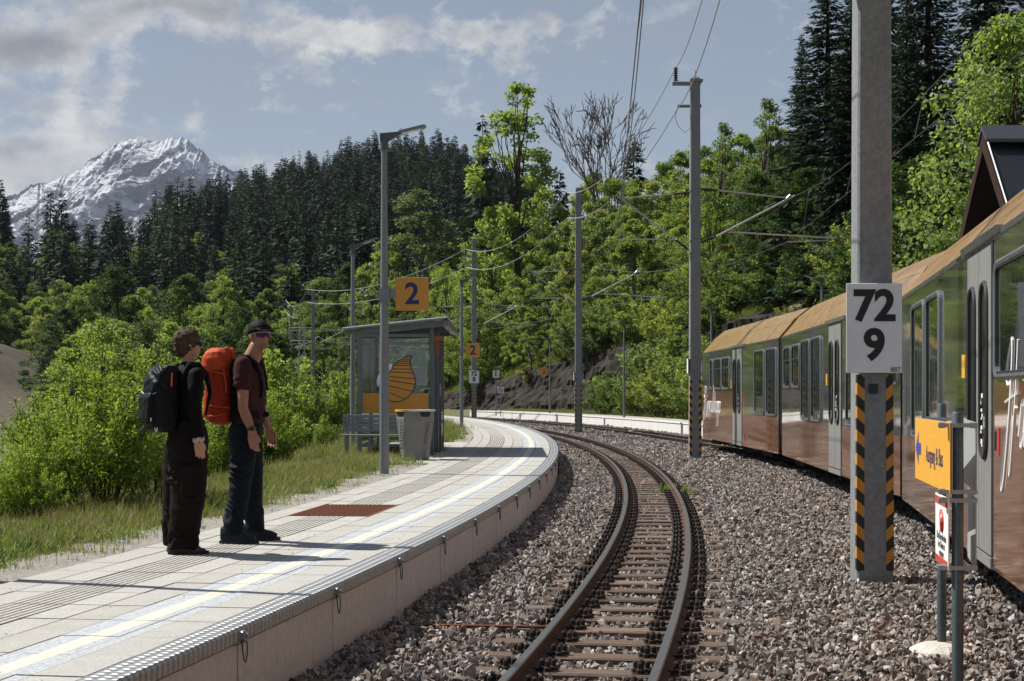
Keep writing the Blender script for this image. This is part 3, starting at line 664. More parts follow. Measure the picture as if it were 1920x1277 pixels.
def car(name, A, B, zc, wins, doors, lab, seams, script_at=None, plate=None):
    """A, B: x, y of the far and near end of the side wall that faces the platform"""
    A3 = Vector((A[0], A[1], 0)); ex = (Vector((B[0], B[1], 0)) - A3); L = ex.length; ex.normalize(); ey = Vector((-ex.y, ex.x, 0)); W = 2.5
    root = RAIL
    def T(l, d, z): return A3 + ex * l + ey * d + Vector((0, 0, z))
    def lp(px):                                      # distance along the wall of a picture column
        k = (px - 960) / FPX; return (k * A3.y - A3.x) / (ex.x - k * ex.y)
    def ext(prof, l0, l1, b, closed=True):
        n = len(prof); V = [T(l0, *p) for p in prof] + [T(l1, *p) for p in prof]
        F = [(i, n + i, n + (i + 1) % n, (i + 1) % n) for i in range(n)] + [tuple(range(n)), tuple(range(2 * n - 1, n - 1, -1))]; b.add(V, F)
    zs, zg = -.12, 2.42
    body = MB(); cuts = sorted(zc, key=lambda c_: lp(c_[0])); ls = [0] + [lp(c_[0]) for c_ in cuts[1:]] + [L]
    # lower copper band and upper silver band, each section of wall between the doors
    body.cur = 0; ext([(.0, zg), (.0, .3), (.03, .3), (W - .03, .3), (W, .3), (W, zg)], .0, L, body)
    o = body.build('car_body', silver, root)
    cb = MB()
    for i, c_ in enumerate(cuts): ext([(-.004, zs + .03), (.0, zs), (.04, zs), (.04, c_[1]), (-.004, c_[1])], ls[i] + .004, ls[i + 1] - .004, cb)
    ext([(W + .004, zs), (W + .004, .7), (W - .04, .7), (W - .04, zs)], 0, L, cb); cb.build('copper_panel', copper, o)
    fl = MB(); ext([(.05, -.08), (.05, .29), (W - .05, .29), (W - .05, -.08)], .05, L - .05, fl); fl.build('floor_pan', under, o)
    # roof
    rp = [(0, zg + .003), (.02, zg + .04), (.36, 2.86), (.66, 3.10), (1.25, 3.17), (W - .66, 3.10), (W - .36, 2.86), (W - .02, zg + .04), (W, zg + .003)]
    cut = [0] + [lp(s_) for s_ in seams] + [L]
    for i in range(len(cut) - 1):
        rb = MB(); ext(rp, cut[i] + .02, cut[i + 1] - .02, rb); r_ = rb.build('roof_panel', gold, root)
    rb = MB(); ext([(.30, 2.80), (.36, 2.875), (.365, 2.868), (.31, 2.79)], .05, L - .05, rb)
    for q in np.arange(.8, L, 1.15):
        ext([(.66, 3.10), (.66, 3.118), (1.25, 3.188), (1.25, 3.17)], q, q + .02, rb)
    rb.build('roof_seam', gold, root)
    rb = MB()
    for q in np.arange(1.0, L - 1.4, 3.1): ext([(1.0, 3.13), (1.02, 3.21), (1.6, 3.21), (1.62, 3.14)], q, q + 1.3, rb)
    rb.build('roof_unit', mat('roof_unit_grey', (.25, .24, .22), .5, .5, var=.25), root)
    for i in range(len(cut) - 2):
        rb = MB(); ext([(p_[0] + (.006 if p_[0] < 1 else -.006), p_[1] - .008) for p_ in rp], cut[i + 1] - .02, cut[i + 1] + .02, rb); rb.build('roof_joint', gasket, root)
    # gutter strip
    rb = MB(); ext([(-.012, zg - .03), (-.012, zg + .012), (.01, zg + .012), (.01, zg - .03)], 0, L, rb); rb.build('gutter', framem, root)
    # windows
    wz = {'big': (.72, 2.22), 'small': (1.34, 2.18)}
    for x0, x1, kd in wins:
        l0, l1 = sorted((lp(x0), lp(x1))) if not isinstance(kd, tuple) else (x0, x1); z0, z1 = wz[kd if not isinstance(kd, tuple) else kd[0]]
        if kd == 'small' and False: pass
        b = MB(); P = rrect(l0, l1, z0, z1, min(.10, (l1 - l0) * .3), 4)
        b.tube([T(a, -.008, c_) for a, c_ in P], .026, 6, closed=True); f = b.build('window', framem, root, smooth=True)
        b = MB(); Q = rrect(l0 + .012, l1 - .012, z0 + .012, z1 - .012, min(.09, (l1 - l0) * .3), 4); b.add([T(a, -.006, c_) for a, c_ in Q], [tuple(range(len(Q)))[::-1]]); b.build('pane', tglass, f)
        b = MB(); b.tube([T(a, -.010, c_) for a, c_ in rrect(l0 + .03, l1 - .03, z0 + .03, z1 - .03, .07, 4)], .012, 5, closed=True)
        if kd == 'small' and (l1 - l0) > .5: b.tube([T(l0 + .03, -.012, z0 + .56), T(l1 - .03, -.012, z0 + .56)], .012, 5)
        b.build('gasket', gasket, f)
    for x0, x1 in doors:
        l0, l1 = sorted((lp(x0), lp(x1))); mid = (l0 + l1) / 2
        b = MB(); ext([(-.006, -.10), (-.006, 2.38), (.02, 2.38), (.02, -.10)], l0 - .025, l1 + .025, b); b.build('door_gap', gasket, root)
        for q0, q1 in ((l0, mid - .007), (mid + .007, l1)):
            b = MB(); ext([(-.016, -.02), (-.016, 2.35), (.0, 2.35), (.0, -.02)], q0, q1, b); dr = b.build('door', doorm, root)
            c0 = (q0 + q1) / 2; hw = (q1 - q0) * .27; b = MB(); Q = rrect(c0 - hw, c0 + hw, .72, 2.08, hw * .8, 4); b.add([T(a, -.022, c_) for a, c_ in Q], [tuple(range(len(Q)))[::-1]]); b.build('pane', tglass, dr)
            b = MB(); b.tube([T(a, -.020, c_) for a, c_ in Q], .022, 6, closed=True); b.build('gasket', gasket, dr, smooth=True)
        b = MB(); ext([(-.03, 2.40), (-.045, 2.455), (.01, 2.455), (.01, 2.40)], l0 - .3, l1 + .5, b); b.build('door_rail', framem, root)
        b = MB(); ext([(-.02, -.12), (-.02, -.04), (.01, -.04), (.01, -.12)], l0, l1, b); b.build('door_sill', doorm, root)
        b = MB(); b.box(T(l0 - .22, -.012, 1.45), (.03, .10, .20), Matrix.Rotation(0, 3, 'Z')); b.build('door_button', mat('amber_plastic', (.75, .42, .06), .4), root)
        b = MB()                                      # white dotted decal low on the door pane
        rr = random.Random(int(x0))
        for k in range(26): b.box(T(mid + rr.uniform(.08, .30), -.0235, rr.uniform(.78, 1.2)), (.002, rr.uniform(.02, .05), rr.uniform(.015, .04)))
        b.build('decal', white, root)
    # ends
    for q in (-.02, L + .02):
        b = MB(); ext([(.06, .0), (.06, zg - .02), (.5, 2.9), (W - .5, 2.9), (W - .06, zg - .02), (W - .06, .0)], q - .14, q + .14, b); b.build('gangway_bellows', gasket, root)
    # bogies and equipment boxes below the floor
    for q in (L * .16, L * .84):
        b = MB(); b.box(T(q, W / 2, -.16), (1.6, 2.3, .16), Matrix.Rotation(math.atan2(ex.y, ex.x), 3, 'Z'))
        for dx in (-.9, .9):
            for dd in (.82, 1.68): b.lathe([(.39, -.06), (.39, -.045), (.36, -.04), (.36, .04)], 20, T(q + dx, dd, -.01), Matrix.Rotation(math.atan2(ex.y, ex.x), 3, 'Z') @ Matrix.Rotation(math.pi / 2, 3, 'X'))
        b.build('bogie', under, root)
    b = MB(); b.box(T(L / 2, W / 2, -.14), (L * .35, 2.0, .2), Matrix.Rotation(math.atan2(ex.y, ex.x), 3, 'Z')); b.build('equipment_box', under, root)
    if script_at:
        b = MB(); script(b, 'Himmelstreppe', T, *script_at); b.build('lettering', white, root)
    if plate:
        l_, z_ = plate; b = MB(); b.box(T(l_, -.006, z_), (.006, .10, .21), Matrix.Rotation(math.atan2(ex.y, ex.x) - math.pi / 2, 3, 'Z')); b.build('socket_plate', mat('red_plate', (.5, .04, .03), .4), root)
        b = MB(); b.box(T(l_ - .19, -.006, z_), (.006, .07, .14), Matrix.Rotation(math.atan2(ex.y, ex.x) - math.pi / 2, 3, 'Z')); b.build('socket_flap', gasket, root)
    return T, L, lp
RAIL = empty('railcar', (0, 0, 0), label='long articulated railcar with copper lower sides, silver upper sides and golden roof', cat='train')
car('far', (5.78, 51.7), (5.86, 37.5), [(1318, 1.24), (1397, .68)], [(1332, 1337.5, 'small'), (1340, 1352.5, 'small'), (1355, 1368, 'small'), (1415.5, 1433, 'big'), (1437.5, 1456, 'big')], [(1374.5, 1391.5)], '', [1386, 1436], (.30, .66, .34, .013, .15, 1.5), (9.2, .1))
car('mid', (5.85, 36.95), (5.03, 22.1), [(1466, .66)], [(1470.5, 1483, 'small'), (1486, 1500, 'small'), (1503.5, 1519, 'big'), (1522.5, 1540, 'big'), (1588, 1608, 'big'), (1613, 1634, 'big'), (1660, 1686, 'small')], [(1555.5, 1578)], '', [1519, 1600])
car('near', (4.93, 21.55), (2.55, 5.5), [(1704, .70), (1862, 1.32)], [(1712, 1734.5, 'big'), (1739.5, 1764, 'big'), (8.9, 10.9, ('small',)), (11.2, 13.2, ('small',)), (13.5, 15.0, ('small',))], [(1817.5, 1862)], '', [1800], (9.35, .86, .33, .014, .15, 1.55), (9.02, .86))

# ------------------------------------------------------------------ masts, cantilevers, wires
galv = mat('mast_grey', (.225, .24, .25), .7, .1, var=.16, vscale=2.5, tint=(.165, .18, .19), bump=.35, bscale=60, grime=.2)
tubem = mat('galvanised_tube', (.42, .43, .43), .42, .7, var=.1, vscale=5, tint=(.3, .3, .3))
porc = mat('brown_insulator', (.035, .022, .02), .3, 0, var=.1)
blackp = mat('black_print', (.010, .010, .012), .5)
hz = bpy.data.materials.new('hazard_stripe'); hz.use_nodes = True; t = NT(hz.node_tree); t.n.clear(); p = t.new('ShaderNodeBsdfPrincipled'); s_ = t.sep(t.new('ShaderNodeTexCoord').outputs['Object'])
q = t.m('FRACT', t.m('MULTIPLY', t.m('ADD', s_[2], t.m('MULTIPLY', t.m('ABSOLUTE', s_[0]), -.9)), 1 / .21)); q2 = t.m('GREATER_THAN', q, .5)
t.put(p.inputs['Base Color'], t.mix(q2, t.mix(t.noise(t.new('ShaderNodeTexCoord').outputs['Object'], 12, 5), (.62, .27, .02), (.42, .19, .03)), (.012, .012, .012))); p.inputs['Roughness'].default_value = .5; t.l.new(p.outputs[0], t.new('ShaderNodeOutputMaterial').inputs[0])
MP = 44.7 / FPX
def cl(px, py): return ((px - 1303) * MP, 0, CZ + (HY - py) * MP)
def insul(b, p0, p1, r=.055, n=7):
    p0, p1 = Vector(p0), Vector(p1); pts = []; rs = []
    for k in range(n * 3 + 1): f = k / (n * 3); pts.append(p0.lerp(p1, f)); rs.append(r if k % 3 == 1 else r * .45)
    b.tube(pts, rs, 8)
def mast(Y, px, top, label, arms=True, wide=.31, wtop=.25, sign=None, lean=0, left=True, small_plates=False, base=-.62, stripes=True):
    X = (px - 960) / FPX * Y; root = empty('catenary_mast', (X, Y, base), 0, label=label, cat='mast', group='overhead line masts'); zb = -base; b = MB()
    H_ = top - base; c_ = .018; V = []
    for z, w_ in ((0, wide), (H_ - .05, wtop), (H_, wtop - .08)):
        k = w_ / 2; V += [(-k + c_, -k, z), (k - c_, -k, z), (k, -k + c_, z), (k, k - c_, z), (k - c_, k, z), (-k + c_, k, z), (-k, k - c_, z), (-k, -k + c_, z)]
    F = [(r * 8 + i, r * 8 + (i + 1) % 8, r * 8 + 8 + (i + 1) % 8, r * 8 + 8 + i) for r in range(2) for i in range(8)] + [tuple(range(16, 24))]
    b.add(V, F); b.build('shaft', galv, root)
    hw = lambda z: (wide + (wtop - wide) * (z - base) / H_) / 2
    if stripes:
        for sd in (-1, 1):
            z0, z1 = -.37 if Y < 20 else -.42, 1.385 if Y < 20 else 1.55; k0, k1 = hw(z0), hw(z1); s2 = .065
            b = MB(); b.add([(sd * (k0 - s2), -k0 - .003, z0 + zb), (sd * k0 + sd * .003, -k0 - .003, z0 + zb), (sd * k1 + sd * .003, -k1 - .003, z1 + zb), (sd * (k1 - s2), -k1 - .003, z1 + zb), (sd * k0 + sd * .003, -k0 + s2, z0 + zb), (sd * k1 + sd * .003, -k1 + s2, z1 + zb)], [(0, 1, 2, 3) if sd > 0 else (3, 2, 1, 0), (1, 4, 5, 2) if sd > 0 else (2, 5, 4, 1)])
            b.build('hazard_strip', hz, root)
    def LZ(p): return (p[0], p[1], p[2] + zb)
    if arms:
        for z in (CZ + (HY - 358) * MP, CZ + (HY - 452) * MP, CZ + (HY - 474) * MP):
            b = MB(); k = hw(z) + .012; b.box((0, 0, z + zb), (2 * k, 2 * k, .05), bev=.008); b.build('mast_band', galv, root)
        r_ = .022
        if left:
            b = MB(); b.tube([LZ(cl(1262, 364)), LZ(cl(1168, 372))], r_ * .8); b.tube([LZ(cl(1156, 366)), LZ(cl(1270, 452))], r_); b.tube([LZ(cl(1246, 449)), LZ(cl(1154, 449.5))], r_ * .8); b.tube([LZ(cl(1168, 372)), LZ(cl(1168, 449))], .006, 5); b.tube([LZ(cl(1163, 365)), LZ(cl(1175, 382))], .035, 6)
            cr = b.build('cantilever', tubem, root, smooth=True)
            b = MB(); insul(b, LZ(cl(1262, 364)), LZ(cl(1294, 361))); insul(b, LZ(cl(1266, 449)), LZ(cl(1290, 468))); b.build('insulator', porc, cr)
        b = MB(); b.tube([LZ(cl(1346, 357)), LZ(cl(1474, 371))], r_ * .8); b.tube([LZ(cl(1490, 367)), LZ(cl(1342, 444))], r_ * 1.15); b.tube([LZ(cl(1366, 435)), LZ(cl(1568, 447))], r_ * .9); b.tube([LZ(cl(1474, 454)), LZ(cl(1552, 451))], r_ * .55); b.tube([LZ(cl(1552, 444)), LZ(cl(1552, 458))], r_); b.tube([LZ(cl(1470, 378)), LZ(cl(1482, 366))], .035, 6)
        cr = b.build('cantilever', tubem, root, smooth=True)
        b = MB(); insul(b, LZ(cl(1315, 355)), LZ(cl(1346, 357))); insul(b, LZ(cl(1316, 455)), LZ(cl(1344, 443))); b.build('insulator', porc, cr)
        b = MB(); b.box(LZ(cl(1287, 157)), (.74, .08, .10), bev=.01); b.box(LZ(cl(1293, 199)), (.62, .07, .08), bev=.01); b.box(LZ(cl(1305, 152)), (.34, .32, .05)); b.tube([LZ(cl(1304, 145)), LZ(cl(1304, 133))], .015)
        br = b.build('crossarm', galv, root)
        b = MB(); insul(b, LZ(cl(1267, 152)), LZ(cl(1267, 126)), .075, 6); b.build('insulator', porc, br)
        b = MB(); b.tube([LZ(cl(1271, 200)), LZ(cl(1266, 220)), LZ(cl(1272, 238)), LZ(cl(1284, 248)), LZ(cl(1296, 240)), LZ(cl(1299, 228))], .007, 5); b.build('jumper_cable', porc, br)
    if sign:
        (w_, h_, z0, l1_, l2_, l3_) = sign; k = hw(z0) + .02
        pl = MB(); pl.box((-.02 if Y < 20 else 0, -k - .03, z0 + h_ / 2 + zb), (w_, .012, h_), bev=.003); sg = pl.build('number_plate', mat('plate_white', (.78, .78, .80), .45, 0, var=.04), root)
        cx = -.02 if Y < 20 else 0; O = lambda dx, dz: (cx + dx, -k - .0385, z0 + zb + dz)
        text_on(l1_, h_ * .475, blackp, sg, O(0, h_ * .735), (1, 0, 0), (0, 0, 1), .0012, h_ * .017, sx=1.0); text_on(l2_, h_ * .475, blackp, sg, O(0, h_ * .30), (1, 0, 0), (0, 0, 1), .0012, h_ * .017)
        if l3_: text_on(l3_, h_ * .075, blackp, sg, O(w_ * .38, h_ * .035), (1, 0, 0), (0, 0, 1), .0012, -h_ * .0004)
        b = MB(); 
        for dz in (.06, h_ - .06): b.box((0, -.01, z0 + dz + zb), (hw(z0) * 2 + .03, hw(z0) * 2 + .05, .03))
        b.build('plate_bracket', galv, sg)
    if small_plates:
        b = MB()
        for sd in (-1, 1): b.box((sd * (hw(1.9) + .045), 0, 1.93 + zb), (.012, .30, .38), bev=.002)
        sg = b.build('number_plate', MATS['plate_white'], root); b = MB(); k = hw(1.9) * 2; b.box((0, 0, 2.10 + zb), (k + .1, k + .02, .02)); b.box((0, 0, 1.75 + zb), (k + .1, k + .02, .02)); b.build('plate_bracket', galv, sg)
    return X, Y
mat('plate_white', (.78, .78, .80), .45, 0, var=.04)
MA = [mast(15.45, 1634, 9.5, 'thick grey concrete mast nearest the camera, white 72 9 kilometre plate and hazard stripes', wide=.33, wtop=.27, sign=(.497, .80, 1.40, '72', '9', '887')),
      mast(44.7, 1303, 9.5, 'tall grey mast with two cantilevers between the tracks, second nearest, beside the railcar nose', small_plates=True),
      mast(72.4, 1084.5, 9.95, 'grey mast with hazard stripes in front of the white far platform wall, third nearest', small_plates=True),
      mast(101, 889, 10.4, 'slim grey mast behind the shelter carrying the small white 72 8 plate', sign=(.60, .75, 1.80, '72', '8', None)),
      mast(140, 587, 10.2, 'pale thin mast far along the curve, the right one above the bushes', stripes=False),
      mast(156, 546, 9.3, 'pale thin mast far along the curve, the left one above the bushes', stripes=False)]
b = MB(); b.box((-.02, -.175, 1.26 + .62), (.085, .012, .085), bev=.003); bt = b.build('barcode_tag', mat('dark_tag', (.02, .02, .022), .4), [o for o in COL.objects if o.name == 'catenary_mast'][0])
wirem = mat('overhead_wire', (.10, .10, .10), .5, .6, var=.05); wirel = mat('pale_wire', (.42, .42, .42), .45, .7, var=.05)
W0 = pt(sofY(-2) if False else -43.5, 2.1); MX = [(0.2, -16.0)] + MA
def wire(offs, sag, label, m_, r, droppers=None):
    P = [Vector((x + offs[0], y, offs[1])) for x, y in MX]; b = MB(); pts = []
    if droppers is not None: pass
    for i in range(len(P) - 1):
        n = 14; pts += [P[i].lerp(P[i + 1], k / n) - Vector((0, 0, 4 * sag * (k / n) * (1 - k / n))) for k in range(n)]
    pts.append(P[-1]); b.tube(pts, [r if p_.y < 60 else r * 1.7 for p_ in pts], 5)
    tag(b.build('overhead_wire', m_), label, 'wire'); return P
feed = wire((-.50, CZ + (HY - 128) * MP), .95, 'uppermost overhead wire, hung on the brown insulators at the mast heads', wirel, .011)
wire((-.46, CZ + (HY - 205) * MP), .85, 'second overhead wire, tied to the lower crossarms of the masts', wirel, .012)
def catenary(offm, offc, lab):
    m1 = []; c1 = []; bm1, bc1, bd = MB(), MB(), MB(); root = empty('catenary_line', (0, 0, 0), label=lab, cat='contact wire', group='contact lines above the tracks')
    for i in range(len(MX) - 1):
        (xa, ya), (xb, yb) = MX[i], MX[i + 1]; n = 16
        for k in range(n + (1 if i == len(MX) - 2 else 0)):
            f = k / n; x = xa + (xb - xa) * f; y = ya + (yb - ya) * f; zm = CZ + (HY - 369) * MP - 4 * .55 * f * (1 - f); m1.append((x + offm, y, zm)); c1.append((x + offc, y, CZ + (HY - 455) * MP))
            if k % 4 == 2: bd.tube([m1[-1], c1[-1]], .005, 4)
    bm1.tube(m1, [.008 if p_[1] < 60 else .013 for p_ in m1], 5); bc1.tube(c1, [.008 if p_[1] < 60 else .012 for p_ in c1], 5)
    bm1.build('messenger_wire', wirem, root); bc1.build('contact_wire', wirem, root); bd.build('droppers', wirem, root)
catenary(-1.93, -2.05, 'contact line above the near track, running to the left-hand cantilever tips')
catenary(2.55, 2.40, 'contact line above the railcar, running to the right-hand cantilever tips')

# far lattice pylons
def pylon(px, Y, z0, z1, w_, label):
    X = (px - 960) / FPX * Y; b = MB(); n = 9
    for sx_ in (-1, 1):
        for sy_ in (-1, 1): b.tube([(sx_ * w_ / 2, sy_ * w_ / 2, 0), (sx_ * w_ * .22, sy_ * w_ * .22, z1 - z0)], w_ * .035, 4)
    for k in range(n):
        f0, f1 = k / n, (k + 1) / n; a = w_ / 2 * (1 - f0 * .56); c_ = w_ / 2 * (1 - f1 * .56); za, zb_ = f0 * (z1 - z0), f1 * (z1 - z0)
        for s1_ in (-1, 1):
            b.tube([(-a * s1_, -a, za), (c_ * s1_, -c_, zb_)], w_ * .02, 4); b.tube([(-a, -a * s1_, za), (-c_, c_ * s1_, zb_)], w_ * .02, 4)
    for f in (.78, .92): b.tube([(-w_ * 1.3, 0, f * (z1 - z0)), (w_ * 1.3, 0, f * (z1 - z0))], w_ * .03, 4)
    o = tag(b.build('lattice_pylon', tubem), label, 'pylon'); o.location = (X, Y, z0)
pylon(566, 150, -.5, 7.6, .8, 'slender lattice post between the two thin masts far along the curve')
pylon(77, 430, 36, 54, 2.4, 'grey lattice power pylon standing in front of the snowy mountain')

# ------------------------------------------------------------------ lamps
lampm = mat('lamp_grey', (.215, .235, .25), .45, .45, var=.1, vscale=3, tint=(.16, .18, .19))
orange = mat('sign_orange', (.60, .275, .035), .5, 0, var=.06, vscale=3); navy = mat('navy_print', (.018, .022, .13), .5)
def lamp(Y, px, top, label, flip=1, base=-.12, r=.068, gr='platform lamps', reach=.62, rz=0):
    X = (px - 960) / FPX * Y; root = empty('platform_lamp', (X, Y, base), rz, label=label, cat='street lamp', group=gr); H_ = top - base; b = MB()
    b.lathe([(r, 0), (r, H_ * .36), (r * .92, H_ * .4), (r * .62, H_ - .1), (r * .62, H_)], 14); b.lathe([(r * 1.5, 0), (r * 1.5, .02), (r, .03)], 14); b.build('pole', lampm, root, smooth=True)
    b = MB(); b.lathe([(r * .85, H_ - .13), (r * .85, H_ + .02)], 12); f = flip
    b.prism([(-.065 * f, H_ + 0.0), (.06 * f, H_), (.26 * f, H_ + .115), (.27 * f, H_ + .15), (-.065 * f, H_ + .12)][::f], (0, -.045 * 1, 0), (1, 0, 0), (0, 0, 1), -.09)
    b.build('arm', mat('lamp_dark', (.10, .115, .12), .5, .3), root)
    b = MB(); b.prism([(.20 * f, H_ + .115), (reach * f, H_ + .205), ((reach + .02) * f, H_ + .235), ((reach - .02) * f, H_ + .25), (.22 * f, H_ + .155)][::f], (0, -.085, 0), (1, 0, 0), (0, 0, 1), -.17)
    hd = b.build('lamp_head', lampm, root); b = MB(); b.prism([(.27 * f, H_ + .118), ((reach - .06) * f, H_ + .186), ((reach - .06) * f, H_ + .195), (.27 * f, H_ + .127)][::f], (0, -.07, 0), (1, 0, 0), (0, 0, 1), -.14); b.build('lens', mat('lamp_lens', (.7, .62, .52), .3), hd)
    return root, X
def number_sign(X, Y, zc_, txt, label, pole_x, size=.505):
    root = empty('track_sign', (X, Y, zc_), label=label, cat='sign'); b = MB(); b.box((0, 0, 0), (size, .022, size), bev=.003); b.build('board', orange, root)
    text_on(txt, size * .90, navy, root, (0, -.0125, -.01), (1, 0, 0), (0, 0, 1), .001, size * .02)
    b = MB(); d = pole_x - X; sgn = -1 if d < 0 else 1
    b.box((d / 2 + sgn * size / 4, 0, 0), (abs(d) - size / 2 + .02, .03, .13)); b.box((d, 0, 0), (.16, .16, .19)); b.build('bracket', lampm, root); return root
_, X = lamp(26.05, 720.5, 5.06, 'tall grey lamp post nearest the camera, orange number 2 board fixed to it', r=.072)
number_sign((771.5 - 960) / FPX * 25.9, 26.05, CZ + (HY - 551) / FPX * 26, '2', 'large orange square board with blue 2 on the near lamp post', X)
lamp(40.6, 661.5, CZ + (HY - 467) / FPX * 40.6, 'plain grey lamp post rising behind the bench at the left of the shelter', reach=.5)
_, X = lamp(61, 865.5, CZ + (HY - 531) / FPX * 61, 'grey lamp post just right of the shelter with the small orange 2 board', reach=.5)
number_sign((886.5 - 960) / FPX * 60.9, 60.9, CZ + (HY - 657) / FPX * 61, '2', 'small orange board with blue 2 right of the shelter', X)
lamp(11.6, -260, 4.9, 'grey lamp post by the verge outside the view, throwing a thin shadow over the pavers')
for Y, px, top, lab in ((103, 1031, CZ + (HY - 640) / FPX * 103, 'thin grey lamp post on the far platform with the orange 1 board'), (85, 1170, CZ + (HY - 610) / FPX * 85, 'thin grey lamp post on the far platform before the pale bushes'),
                        (68, 1334, CZ + (HY - 580) / FPX * 68, 'thin grey lamp post rising just behind the far nose of the railcar'), (53, 1541, CZ + (HY - 530) / FPX * 53, 'lamp post whose head alone shows above the golden roof of the middle car')):
    _, X = lamp(Y, px, top, lab, flip=-1, base=-.02, r=.06, gr='lamps on the far platform', reach=.55)
    if px == 1031: number_sign((1020 - 960) / FPX * 102.8, 102.8, CZ + (HY - 697) / FPX * 103, '1', 'small orange board with blue 1 above the far platform', X, .46)
# shunting signs beyond the curve
for px, Y, z0, z1, kind in ((930, 112, -.3, CZ + 40 / FPX * 112, 'E'), (939, 110, -.3, CZ + 10 / FPX * 110, 'o')):
    X = (px - 960) / FPX * Y; root = empty('signal_post', (X, Y, z0), label='white square board with red E on a thin post by the rock cut' if kind == 'E' else 'small white board with black ring and arrow on a thin post by the rock cut', cat='sign')
    b = MB(); b.tube([(0, 0, 0), (0, 0, z1 - z0)], .03, 6); b.build('post', lampm, root); b = MB(); S_ = .42
    b.box((0, -.04, z1 - z0 - .15), (S_, .02, S_ * 1.15 if kind == 'E' else S_)); bd = b.build('board', MATS['plate_white'], root)
    if kind == 'E': text_on('E', .46, mat('red_print', (.22, .02, .03), .5), bd, (0, -.052, z1 - z0 - .15), (1, 0, 0), (0, 0, 1), .001, .01)
    else:
        b = MB(); b.tube([(.14 * math.cos(a), -.053, z1 - z0 - .15 + .14 * math.sin(a)) for a in np.linspace(0, 2 * math.pi, 16, endpoint=False)], .018, 5, closed=True); b.tube([(.08, -.053, z1 - z0 - .23), (-.07, -.053, z1 - z0 - .08)], .03, 5); b.build('ring', blackp, bd)

# ------------------------------------------------------------------ shelter
steelg = mat('shelter_steel', (.17, .195, .21), .45, .4, var=.1, vscale=3, tint=(.12, .14, .15))
glass = bpy.data.materials.new('shelter_glass'); glass.use_nodes = True; t = NT(glass.node_tree); t.n.clear()
tb = t.new('ShaderNodeBsdfTransparent'); tb.inputs[0].default_value = (.80, .86, .86, 1); gb = t.new('ShaderNodeBsdfGlossy'); gb.inputs['Roughness'].default_value = .02
fr = t.new('ShaderNodeFresnel'); fr.inputs[0].default_value = 1.5; mx = t.new('ShaderNodeMixShader'); t.put(mx.inputs[0], t.m('ADD', t.m('MULTIPLY', fr.outputs[0], 1.2), .06, clamp=True)); t.l.new(tb.outputs[0], mx.inputs[1]); t.l.new(gb.outputs[0], mx.inputs[2]); t.l.new(mx.outputs[0], t.new('ShaderNodeOutputMaterial').inputs[0])
SX0, SY0 = -2.99, 33.5; sh = empty('bus_shelter', (SX0, SY0, -.01), label='glazed waiting shelter with sloping metal roof and orange printed glass', cat='shelter'); sh.name = 'waiting_shelter'
Wd, Ld, an = 1.40, 5.3, math.radians(1.0)
sh.rotation_euler = (0, 0, .0)
def zroof(x): return 2.43 + .15 * x / Wd
for x in (0, Wd):
    for y in (0, Ld / 2, Ld):
        if x > 0 and y == Ld / 2: continue
        b = MB(); b.box((x, y + (.35 if x > 0 and y == 0 else 0), zroof(x) / 2), (.085, .085, zroof(x)), bev=.006); b.build('post', steelg, sh)
b = MB(); b.box((Wd + .02, 1.9, 1.27), (.10, .16, 2.5), bev=.005); b.build('post', steelg, sh)
b = MB(); b.box((Wd + .03, 3.4, 1.24), (.085, .1, 2.48), bev=.005); b.build('post', steelg, sh)
for y in (0.0, Ld):
    for z in (.20, 2.36): b = MB(); b.box((Wd / 2, y, z), (Wd - .09, .05, .06)); b.build('rail', steelg, sh)
for z in (.20, 2.33): b = MB(); b.box((0, Ld / 2, z), (.05, Ld - .09, .06)); b.build('rail', steelg, sh)
for nm, c_, d_ in (('glass_pane', (Wd / 2, 0, 1.28), (Wd - .10, .008, 2.05)), ('glass_pane', (Wd / 2, Ld, 1.28), (Wd - .10, .008, 2.05)), ('glass_pane', (0, Ld / 4, 1.28), (.008, Ld / 2 - .1, 2.05)), ('glass_pane', (0, Ld * .75, 1.28), (.008, Ld / 2 - .1, 2.05)), ('glass_pane', (Wd + .02, 4.3, 1.28), (.008, 1.7, 2.05))):
    b = MB(); b.box(c_, d_); b.build(nm, glass, sh)
# corrugated roof
prof = []; nn_ = 26
for i in range(nn_ + 1):
    yy = -.30 + (Ld + .6) * i / nn_; prof.append((yy, .022 if i % 2 else -.010))
b = MB(); V = []
for x in (-.32, Wd + .32):
    for dz in (0, .03):
        for yy, zz in prof: V.append((x, yy, zroof(x) + .07 + zz + dz))
k = nn_ + 1; F = [(i, i + 1, 2 * k + i + 1, 2 * k + i) for i in range(nn_)] + [(k + i, 3 * k + i, 3 * k + i + 1, k + i + 1) for i in range(nn_)] + [(i, k + i, k + i + 1, i + 1) for i in range(nn_)] + [(2 * k + i, 2 * k + i + 1, 3 * k + i + 1, 3 * k + i) for i in range(nn_)] + [(0, 2 * k, 3 * k, k), (k - 1, 2 * k - 1, 4 * k - 1, 3 * k - 1)]
b.add(V, F); rf = b.build('roof', mat('roof_sheet', (.24, .26, .27), .4, .6, var=.1, vscale=3), sh)
for y in (0, Ld / 2, Ld):
    b = MB(); x0, x1 = -.28, Wd + .28; b.add([(x0, y - .03, zroof(x0) - .03), (x1, y - .03, zroof(x1) - .07), (x1, y - .03, zroof(x1) + .05), (x0, y - .03, zroof(x0) + .05)] + [(x0, y + .03, zroof(x0) - .03), (x1, y + .03, zroof(x1) - .07), (x1, y + .03, zroof(x1) + .05), (x0, y + .03, zroof(x0) + .05)], [(0, 1, 2, 3), (7, 6, 5, 4), (0, 4, 5, 1), (2, 6, 7, 3), (1, 5, 6, 2), (0, 3, 7, 4)]); b.build('rafter', steelg, rf)
